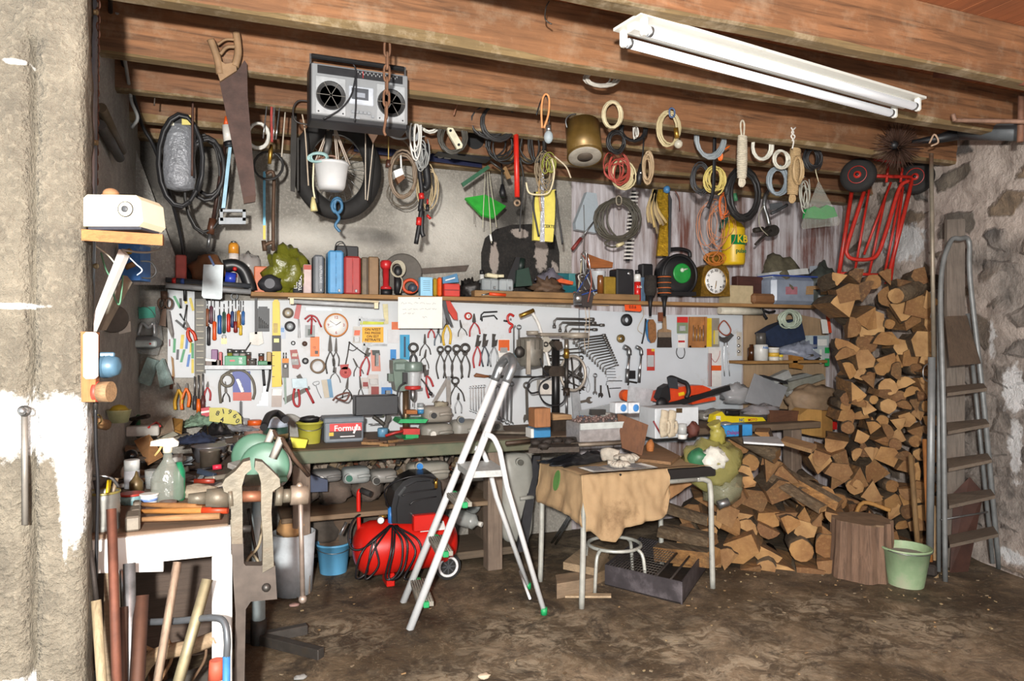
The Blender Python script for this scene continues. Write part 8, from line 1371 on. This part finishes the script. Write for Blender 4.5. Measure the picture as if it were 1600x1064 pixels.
t=T('torch_lamp','grey plastic bulkhead lamp under the clear bag on the wall','lamp');c=atd(228,535,4.33);t.p('body',mt('6a6e70',.45)).ball(c,(.09,.06,.045),16,10);t.p('lens',mt('a9b5b4',.2)).box(c+Vector((0,-.055,-.008)),(.13,.02,.042),None,.008);t.p('red_dot',RED).ball(c+Vector((.03,-.06,-.008)),.008,8,6)
for l,pl in(('clear blister shell hanging on the wall, tilted one',[(230,558),(245,563),(232,603),(214,597)]),('clear blister shell hanging on the wall, lower straight one',[(243,572),(253,560),(268,600),(250,606)])):
 m=one('blister_shell',l,'blister',mt('93a8a4',.15,.2,.3,20,.6));Pq=[atd(x,y,4.38)for x,y in pl];m.hexa([v+VIEW*.0 for v in Pq]+[v+VIEW*.03 for v in Pq])
t=T('garden_shears','old garden shears with looped grips hanging on the wall corner','shears');Yk=-.18;Rg=mt('5a4638',.6,.4,.3)
for x in(252,264):k=t.p('grip',Rg);k.pt([(x+5*cos(a),474+8*sin(a))for a in[2*pi*i/12 for i in range(12)]],Yk,.006,6,closed=True)
t.p('blade',Rg).pp([(254,482),(260,482),(259,510),(248,508),(251,495)],Yk,.01);t.p('blade',DSTEEL).pp([(260,484),(264,484),(270,520),(269,530),(262,512)],Yk,.01);t.p('cap',Rg).pt([(256,455),(257,468)],Yk,.02,8)
for lab,tip,piv,h1,h2,col in(('yellow-handled cutters hanging low by the wall corner',(276,598),(279,608),(274,640),(283,634),mt('d0a020',.4)),('orange-handled pliers hanging low by the wall corner',(292,598),(291,606),(284,640),(294,636),mt('d8671c',.4)),('black and red pliers hanging on the drawer rack',(290,500),(294,512),(298,534),(306,532),mt('c23a1c',.4))):plier('pliers',lab,'pliers',tip,piv,h1,h2,col,jw=2.6,hr=2.6,Y=-.1)
for k,(x,y0,y1,c_,l)in enumerate(((310,586,645,'d9631c','long orange-handled screwdriver hanging under the drawer rack'),(304,588,640,'3a3a3e','dark chisel hanging under the drawer rack'),(317,584,640,'5a3230','dark red file hanging under the drawer rack'))):
 t=T('screwdriver' if k==0 else 'hand_tool',l,'hand tool');t.p('handle',mt(c_,.4)).pt([(x,y1-22),(x,y1-10),(x,y1)],-.09,.013,8,rs=[.009,.014,.012]);t.p('shaft',STEEL).pt([(x,y0),(x,y1-22)],-.09,.005,6)
t=T('corner_tools','black and silver wire strippers pinned among the coloured strips','strippers');t.p('black_bar',BLACK).pp([(273,501),(276,499),(293,513),(290,516)],-.05,.01);t.p('jaw',STEEL).pt([(281,490),(288,502),(292,478)],-.05,.006,6);t.p('grip',STEEL).pt([(292,476),(290,500),(286,512)],-.05,.006,6)
t=T('billhook','narrow rusty knife blade hanging beside the narrow board','knife');t.p('blade',mt('6a5030',.5,.5)).pp([(267,556),(271,560),(273,588),(268,600),(269,575)],-.06,.006);t.p('handle',mt('5a3222',.5)).pt([(269,588),(267,608)],-.06,.01,7)
# --------- white bench corner
ZW=.861
t=T('tin_can','large ribbed tin can standing at the end of the white bench','tin');c=atz(162,826,ZW);s=(c-CAM).dot(VIEW)/F;r_=23*s;h_=58*s;m=t.p('wall',mt('8f8e88',.35,.6,.25,14));pr=[(r_,0)]
for i in range(14):pr+=[(r_*(.985 if i%2 else 1.01),h_*(.1+.06*i))]
m.lathe(pr+[(r_,h_)],28,Matrix.Translation(c),cap=False);m.lathe([(r_*.94,h_),(r_*.94,h_*.6),(.001,h_*.6)],24,Matrix.Translation(c),cap=False);t.p('rim',mt('a59a5a',.35,.6)).lathe([(r_*1.0,h_*.96),(r_*1.04,h_*.98),(r_*1.02,h_*1.03),(r_*.93,h_*1.0)],28,Matrix.Translation(c),cap=False)
for k,(dx_,c_,l)in enumerate(((.012,'d8b81e','yellow-handled tool standing in the large tin'),(-.02,'3a3a3c','black tool shaft standing in the large tin'),(.025,'7a6a54','brown stick standing in the large tin'))):one('tin_tool',l,'tool',mt(c_,.4)).tube([c+Vector((dx_*.6,.01*k,h_*.62)),c+Vector((dx_*1.4,.015*k,h_*1.3))],.007,7)
m=one('bent_hook','bent steel handle resting on the large tin','handle',STEEL);m.tube(cr([c+Vector((-.05,0,h_*1.05)),c+Vector((-.04,-.02,h_*1.45)),c+Vector((.02,-.02,h_*1.4)),c+Vector((.045,0,h_*1.1))],5),.005,6)
for k,(hy,x1,y1,x0,hc,gr,l)in enumerate(((788,318,792,213,'a07040',None,'hammer with plain handle, farthest of three on the white bench'),(799,355,797,211,'ad7436','c2401e','hammer with red-ended handle, middle of three on the white bench'),(812,344,806,207,'97704a',None,'hammer with the biggest head, closest of three on the white bench'))):
 t=T('hammer',l,'hammer','hammers on the white bench');zz=ZW+.026;h0,h1=atz(x0+4,hy,zz),atz(x1,y1,zz);m=t.p('handle',wood(hc,0,4,.25));m.tube([h0,h0.lerp(h1,.4),h0.lerp(h1,.75),h1],.011,10,rs=[.008,.0105,.0125,.0115])
 if gr:t.p('grip',mt(gr,.5)).tube([h0.lerp(h1,.72),h1+(h1-h0).normalized()*.002],.0132,10)
 sz=(.03,.036,.05)[k];t.p('head',mt('7f776b',.5,.4,.3,20,dirt=.2)).box(h0+Vector((-.005,-.012,-.0)),(sz*.9,.06+.02*k,sz),Matrix.Rotation(.1,3,'Z'),.006)
t=T('spray_bottle','clear trigger spray bottle with cream head on the white bench','spray bottle');c=atz(262,783,ZW);s=(c-CAM).dot(VIEW)/F;q=Matrix.Translation(c);t.p('bottle',clear('8a8f86',.55)).lathe([(20*s,0),(24*s,4*s),(24*s,34*s),(21*s,45*s),(12*s,58*s),(7*s,66*s),(6*s,76*s)],22,q,sy=.65);m=t.p('trigger_head',mt('d9d2bc',.4));m.lathe([(7*s,76*s),(7*s,86*s)],14,q);m.xf(q);m.prism([(-24*s,88*s),(-23*s,95*s),(-10*s,98*s),(8*s,99*s),(16*s,92*s),(15*s,86*s),(2*s,84*s),(-8*s,87*s)],-.013,.013);k=t.p('trigger',mt('c9a86a',.4));k.xf(q);k.tube([Vector((-8*s,0,88*s)),Vector((-12*s,0,80*s)),Vector((-18*s,0,72*s))],.005,6)
t=T('green_bottle','slim dark green bottle edge beside the spray bottle','bottle');t.p(None,mt('1f7a54',.3)).lathe([(8*s,0),(9*s,5*s),(9*s,44*s),(4*s,60*s)],14,Matrix.Translation(atz(280,781,ZW)),sy=1.2)
def wcan(name,label,cat,x,yb,r,h,prof,z=ZW,sy=1):
 t=T(name,label,cat);c=atz(x,yb,z);s=(c-CAM).dot(VIEW)/F
 for pn,mm,pr in prof:t.p(pn,mm).lathe([(max(.0008,a*r*s),b2*h*s)for a,b2 in pr],20,Matrix.Translation(c),sy=sy)
 return t,c,s
wcan('tin_box','flowered round tin with red rim behind the hammers','tin',206,786,17,16,[('body',mt('7aa0a4',.4,0,.5,60),[(1,0),(1,.8)]),('rim',mt('a53a30',.4),[(1.05,.8),(1.05,1),(.9,1)])]);wcan('plastic_cup','small white plastic cup with blue print by the hammers','cup',233,788,12.5,17,[('body',mt('d9dcdf',.4),[(.9,0),(1,.8)]),('print',mt('6f8ac0',.4),[(.96,.35),(.99,.6)]),('rim',WHITE,[(1.1,.82),(1.1,1),(.95,1)])]);wcan('shallow_tin','blue-red patterned shallow tin beside the white cup','tin',262,790,13,7,[('body',mt('7a5a50',.4,0,.5,70),[(1,0),(1,1)])])
wcan('oil_can','small brown oil can with a spout on the white bench','oil can',213,768,10,20,[('body',mt('6b5a3c',.4,.3),[(1,0),(1,.75),(.6,1),(.3,1.25),(.12,1.6)])]);wcan('spray_can','white spray can behind the brown oil can','spray can',206,762,11,44,[('body',mt('b9bcc2',.4,0,.25,20),[(1,0),(1,.62)]),('cap',mt('c9ccca',.35),[(1.02,.62),(1.02,.98),(.9,1)])]);wcan('glass_beaker','cloudy plastic beaker next to the spray bottle','beaker',238,762,11,28,[('body',clear('a0a4a2',.5),[(.85,0),(1,1)])])
m=one('lever_knob','shiny black ball knob on the cardboard on the cluttered bench','knob',mt('18191b',.2));c=atz(205,722,.9);m.ball(c+Vector((0,0,.03)),.032,16,12);m=one('white_bulb','small white round bottle by the spray can','bottle',WHITE);m.ball(atz(196,740,.88),(.02,.02,.04),12,8)
m=one('rag','off-white crumpled rag behind the vice screw','rag',mt('9a8f7c',.9,0,.3,20,.4));m.ball(atz(300,768,ZW+.02),(.09,.05,.025),16,8,.6,3,4)
def bent(label,name,pl,z,th,mat,cat):m=one(name,label,cat,mat);P=[atz(x,y,z+(dz or 0))for x,y,dz in pl];k=len(P);sh=max(0,-.5-min(v.x for v in P));P=[v+Vector((sh,0,0))for v in P];m.add(P+[v-Vector((0,0,th))for v in P],[list(range(k)),list(range(2*k-1,k-1,-1))]+[(i,i+k,(i+1)%k+k,(i+1)%k)for i in range(k)])
bent('brown cardboard flap with the black knob on the cluttered bench','cardboard_flap',[(178,690,.1),(202,680,.14),(222,714,.06),(196,728,.04)],ZB_,.004,CARD,'cardboard');bent('small white paper beside the cardboard flap','paper_scrap',[(204,690,.09),(222,678,.1),(225,692,.07),(212,700,.06)],ZB_,.003,PAPER,'paper');bent('crumpled grey paper near the pillar on the cluttered bench','paper_scrap',[(160,672,.1),(186,668,.14),(206,682,.1),(180,692,.06)],ZB_,.003,mt('a9a594',.8),'paper')
t,m,Yf,c,sz=bbox('carton','long white carton with red tools on the cluttered bench','box',196,666,248,682,mt('b0aca4',.6),z=.97,dep=.07);m=one('red_wire_tools','red wire tools lying on the long white carton','tool',RED);m.tube(cr([atz(232,668,1.02),atz(244,660,1.03),atz(250,666,1.02)],4),.006,6);bent('brown envelope leaning behind the long white carton','envelope',[(240,660,.16),(268,648,.2),(272,672,.12),(246,682,.1)],ZB_,.005,mt('8a7a68',.8),'envelope');bent('ochre cardboard piece beside the brown envelope','cardboard_flap',[(262,652,.17),(286,655,.17),(284,676,.1),(268,670,.12)],ZB_,.01,mt('9a7034',.8),'cardboard')
wcan('enamel_bowl','pale yellow-green bowl with fruit-like lumps by the wall','bowl',186,660,17,20,[('body',mt('b5b88a',.45),[(.75,0),(1,.9),(1.06,1),(.95,.97)]),('content',mt('b09a2a',.6),[(.9,.9),(.5,1.3),(.1,1.4)])],z=1.12)
t=T('bar_clamp','black metal clamp frame standing on the cluttered bench','clamp');t.p('bar',IRON).tube([atz(205,655,1.06),atz(232,650,1.1)],.012,6);t.p('jaw',IRON).tube([atz(216,652,1.08),atz(204,668,1.0)],.012,6);t.p('green_bar',mt('2a5a3a',.5)).tube([atz(216,650,1.08),atz(216,682,.95)],.012,6)
rag('checked_cloth','green and white checked cloth thrown on the cluttered bench','cloth',mt('7f9c86',.9,0,.45,60),atz(318,664,.96),.13,.12,.1,5,.6,.3);rag('cap','dark blue cloth cap on the cluttered bench','cap',mt('222c44',.85,0,.25),atz(306,692,.93),.1,.08,.07,6,.3);rag('black_bag','black crumpled bag beside the dark blue cap','bag',mt('1b1b1d',.4,0,.4),atz(338,680,.93),.1,.07,.09,7,.8);rag('plastic_sheet','grey shiny plastic sheet below the yellow number plate','plastic',mt('8a8d92',.25,0,.25),atz(368,674,.94),.13,.06,.05,9,.5)
t=T('number_plate','yellow plastic plate with black round digits on the bench','plate');k=t.p('plate',mt('b8b04c',.5,0,.15,12));k.pp([(327,637),(350,637),(369,642),(377,651),(378,665),(327,658)],-.3,.006);k=t.p('digit',mt('1d1c18',.6))
for tx,x,y,r_ in(('8',340,646,.3),('1',349,643,-.2),('9',359,644,.4),('6',367,650,.6),('0',371,658,.5),('4',347,656,.1)):k.text(tx,front_at(x,y,-.302,r_),.042)
wcan('steel_pan','wide grey metal pan with a stick on the cluttered bench','pan',327,720,26,24,[('body',mt('77767a',.35,.5,.25),[(.75,0),(1,.92),(1.05,1),(.95,.98)])]);wcan('metal_mug','dull metal mug in front of the wide grey pan','mug',328,730,15,27,[('body',mt('5f564c',.35,.5,.25),[(.92,0),(1,.95),(1.03,1),(.95,1)])]);m=one('twig','thin dry stick poking out of the wide grey pan','stick',wood('8a7248',2,4));m.tube([atz(328,705,.9),atz(324,668,.98)],.003,5)
t=T('screwdriver','screwdriver with bright pink-red grip lying on the cluttered bench','screwdriver');a,b2=atz(296,735,ZW+.012),atz(346,729,ZW+.02);t.p('shaft',BLACK).tube([a,a.lerp(b2,.75)],.006,6);t.p('grip',mt('cc2f48',.4)).tube([a.lerp(b2,.72),b2],.013,8)
t=T('cutter','red-brown utility knife lying before the pink-grip screwdriver','knife');a,b2=atz(284,752,ZW+.01),atz(335,752,ZW+.01);t.p('blade',STEEL).tube([a,a.lerp(b2,.4)],.006,4,flat=.4);t.p('handle',mt('8a3020',.4)).tube([a.lerp(b2,.38),b2],.012,6,flat=.5)
rg=random.Random(77);PCOL=['6a6a6c','8a8478','3b3b3e','a5a39e','55524a','77604a','2f3a4a','9a958a','4a4038','7c868c']
XY=[(rg.uniform(160,400),rg.uniform(672,764))for _ in range(90)];XY=[q for c_ in range(10)for q in sorted(XY[c_*9:c_*9+9])]
for k in range(90):
 x,y=XY[(k%10)*9+k//10];p=atz(x,y,ZB_);p.x=max(p.x,-.48+.1*rg.random());p.y=min(p.y,-.1-.3*rg.random());sz=(rg.uniform(.03,.13),rg.uniform(.02,.09),rg.uniform(.006,.035))
 one('bench_oddment','%s small oddment on the cluttered bench, %s of its colour from the pillar'%(['grey','beige','charcoal','pale grey','olive','tan','navy','off-white','brown','steel blue'][k%10],ORD[k//10]),'oddment',mt(PCOL[k%10],.5,.1,.25),'oddments on the cluttered bench').box(p+Vector((0,0,sz[2]/2+rg.uniform(0,.06)*(y<740))),sz,Euler((rg.uniform(-.25,.25),rg.uniform(-.25,.25),rg.uniform(0,3))).to_matrix(),.004)
wcan('paint_tin','dusty pink round tin with an orange lid at the bench back','tin',398,690,16,34,[('body',mt('a98478',.5),[(1,0),(1,.75),(1.04,.78)]),('lid',mt('cf5a20',.4),[(.66,.78),(.66,.98),(.6,1)])]);wcan('kettle','dark green tin with a pale domed lid at the bench back','tin',431,690,19,38,[('body',mt('2f4a40',.4),[(1,0),(1,.62)]),('band',mt('8f7a54',.5),[(1.02,.15),(1.02,.35)]),('lid',mt('b9c4d4',.35),[(1,.62),(.95,.8),(.6,.95),(.1,1)])])
m=one('helmet_visor','black curved visor over the pale domed lid','visor',BLACK);m.tube(cr([atz(412,668,1.06),atz(420,650,1.1),atz(434,646,1.1),atz(446,656,1.08)],5),.02,8);m=one('round_plate','mottled pale disc leaning behind the dark green tin','disc',mt('8d8c86',.6,0,.3));disc(m,at(452,668,-.2),Vector((-.2,-1,.2)),.09,.01,26,0)
wcan('glue_pot','little grey pot under the yellow number plate','pot',381,668,8,14,[('body',mt('9a9c9e',.4),[(1,0),(1,1)])],z=.93);m=one('striped_box','red and white striped carton by the hanging screwdriver','box',mt('c23040',.5));m.pp([(314,638),(327,636),(328,650),(315,652)],-.14,.05);m.use(WHITE).pp([(314,643),(327,641),(327,644),(314,646)],-.142,.003)
t=one('board_shelf','narrow white shelf on the tool board carrying small boxes','shelf',mt('c3c8cc',.5));t.pp(rect(320,571,424,577),-.14,.12);ZX=at(370,571,-.14).z
for nm,x0,y0,x1,c_,l in(('small_case',351,556,385,'1f8a5a','green plastic case with red print on the white shelf'),('small_case',403,564,424,'1f7a4a','low green tray at the end of the white shelf'),('small_carton',321,562,346,'5a4438','dark brown box with a white packet on the white shelf'),('small_carton',330,546,340,'6a2a6a','purple packet standing on the white shelf'),('small_carton',342,550,347,'b54048','thin red packet standing on the white shelf'),('small_carton',417,550,424,'9a7a3a','tan packet above the low green tray')):
 t,m,q=sbox(nm,l,'box',x0,y0,x1,-.13,.06,mt(c_,.45,0,.12),ZX,.003)
 if nm=='small_case' and x0<400:m.use(RED).box((q[0]-.02,q[1]-.001,(q[2]+q[3])/2),(.03,.002,.012));m.use(CLEAR).box((q[0]+.03,q[1]-.001,(q[2]+q[3])/2),(.02,.003,.04))
m=one('small_packet','white packet lying on the dark brown box on the white shelf','packet',WHITE);m.pp([(321,560),(338,562),(337,565),(321,564)],-.15,.04)
for k,(x,y0,r_,c_,l)in enumerate(((359,545,4,'8a8a3a','small jar with olive contents on the white shelf'),(369,546,4.4,'a5a8aa','small glass jar with grey lid behind the green case'),(379,546,4.4,'b0a8a0','small glass jar with pale lid behind the green case'),(388,550,4,'6a4a42','brown stoppered jar on the white shelf'),(394,560,6,'5f5c58','dark round tin on the white shelf'),(408,552,4,'7a4a3a','reddish jar over the low green tray'))):can('small_jar',l,'jar',x,y0,r_,-.08,[('jar',mt(c_,.3),[(1,0),(1,.75)]),('lid',STEEL,[(1.05,.75),(1.05,1)])],ZX)
def lean(label,name,cat,a,b2,r_,mat,n=6,flat=1,mid=None):one(name,label,cat,mat).tube([atd(*a)]+([atd(*mid)]if mid else[])+[atd(*b2)],r_,n,flat=flat)
RU=mt('6b4030',.75,.2,.35,16);lean('tall rusty square bar standing in front of the white bench','rusty_bar','bar',(174,795,2.15),(187,1200,2.0),.014,RU,4);lean('grey wooden tool handle leaning by the pillar foot','wooden_shaft','handle',(150,938,2.1),(168,1190,2.0),.014,wood('97876a',2,3),10);lean('dark rusty tool shank above the grey handle','tool_shank','shank',(142,860,2.12),(151,940,2.1),.007,IRON,8)
lean('galvanised angle bar standing under the white bench','angle_bar','bar',(202,880,2.25),(204,1190,2.15),.018,mt('8a8a8c',.4,.5,.4,20),4,.4);lean('dark brown flat bar standing beside the galvanised angle bar','rusty_bar','bar',(193,948,2.2),(192,1200,2.1),.012,mt('4f3a30',.7,.3),4);lean('rusty wide angle bar leaning beside the dark flat bar','angle_bar','bar',(221,930,2.25),(208,1190,2.1),.022,mt('55382a',.75,.2),4,.5)
lean('pale flaking square batten leaning under the white bench','batten','batten',(277,878,2.3),(240,1100,2.15),.013,wood('9a8470',2,3),4);lean('light angle iron leaning against the bench leg','angle_iron','bar',(324,905,2.3),(272,1090,2.15),.017,mt('a09678',.5,.3,.25),4,.6);lean('short grey pipe standing behind the angle bar','pipe','pipe',(190,890,2.3),(192,950,2.3),.008,STEEL,8)
m=one('bent_tube','bent grey tube frame with blue lower end under the white bench','frame',mt('5a5e62',.4,.4));m.tube(cr([atd(226,972,2.3),atd(280,970,2.28),atd(330,965,2.24),atd(350,972,2.22),atd(355,1000,2.2),atd(354,1030,2.2)],5),.011,10);m.use(mt('3a76b0',.4)).tube([atd(354,1025,2.2),atd(353,1180,2.15)],.0115,10)
for k,(pl,c_,l)in enumerate((([(214,1060),(240,1025),(300,1010),(340,995)],'9a8468','curved pale branch lying under the white bench, upper'),([(222,1010),(260,1020),(330,1000)],'8a6f50','thin brown stick lying under the white bench'),([(250,1064),(268,1030),(265,1005),(255,990)],'7a5a3c','bent thin root standing under the white bench'),([(300,1064),(320,1030),(322,1000)],'6b523c','dark thin branch behind the angle iron'))):one('branch',l,'branch',wood(c_,0,3)).tube(cr([atd(x,y,2.45)for x,y in pl],5),(.026,.008,.006,.005)[k],7)
m=one('red_pot','small terracotta red cap on the bench leg foot','cap',mt('b5523c',.6));m.lathe([(.026,0),(.021,.06),(.018,.06)],14,Matrix.Translation(atd(338,1060,2.28)))
m=one('dark_bundle','dark rounded bundle lying under the white bench','bundle',mt('4a4640',.8,0,.3));m.ball(atz(310,1100,.12),(.2,.14,.12),18,10,.3,2.5,4)
t=T('iron_latch','flat iron bar hanging from a ring bolt on the pillar','latch');t.p('bar',mt('8f8a82',.5,.4,.3,12,dirt=.3)).tube([atd(38,645,1.965),atd(39,820,1.965)],.0085,4,flat=.5);k=t.p('ring',DSTEEL);c=atd(38,642,1.96);k.tube([c+RIGHT*(.017*cos(a))+UP*(.013*sin(a))for a in[2*pi*i/16 for i in range(16)]],.003,6,True);t.p('bolt',STEEL).ball(c-VIEW*.008,.011,10,8)
rg=random.Random(9);m=one('wood_chips','scattered small wood chips and crumbs on the earth floor','debris',mt('8a6f4c',.9,0,.4),kind='stuff')
for k in range(170):
 x,y=(rg.uniform(430,1590),rg.uniform(880,1062))if k<90 else(rg.uniform(1040,1560),rg.uniform(885,950));p=atz(x,y,.004);m.use([mt('8a6f4c',.9,0,.4),mt('93805f',.9),mt('5a4832',.9),mt('7d6e58',.9)][k%4]);m.box(p,(rg.uniform(.005,.022),rg.uniform(.004,.011),.005),Euler((rg.uniform(-.2,.2),0,rg.uniform(0,3))).to_matrix())
for x,y,c_,l in((757,1056-0,'c9b8a0','pale leaf scrap on the floor near the bottom edge'),(460,945,'a08078','pinkish paper scrap on the floor under the tommy bar'),(470,1058,'8f8f8c','grey stone on the floor beside the grinder foot')):one('floor_scrap',l,'scrap',mt(c_,.8)).ball(atz(x,y,.01),(.03,.02,.01),10,6,.5,3,x)
for t in THINGS:t.build()
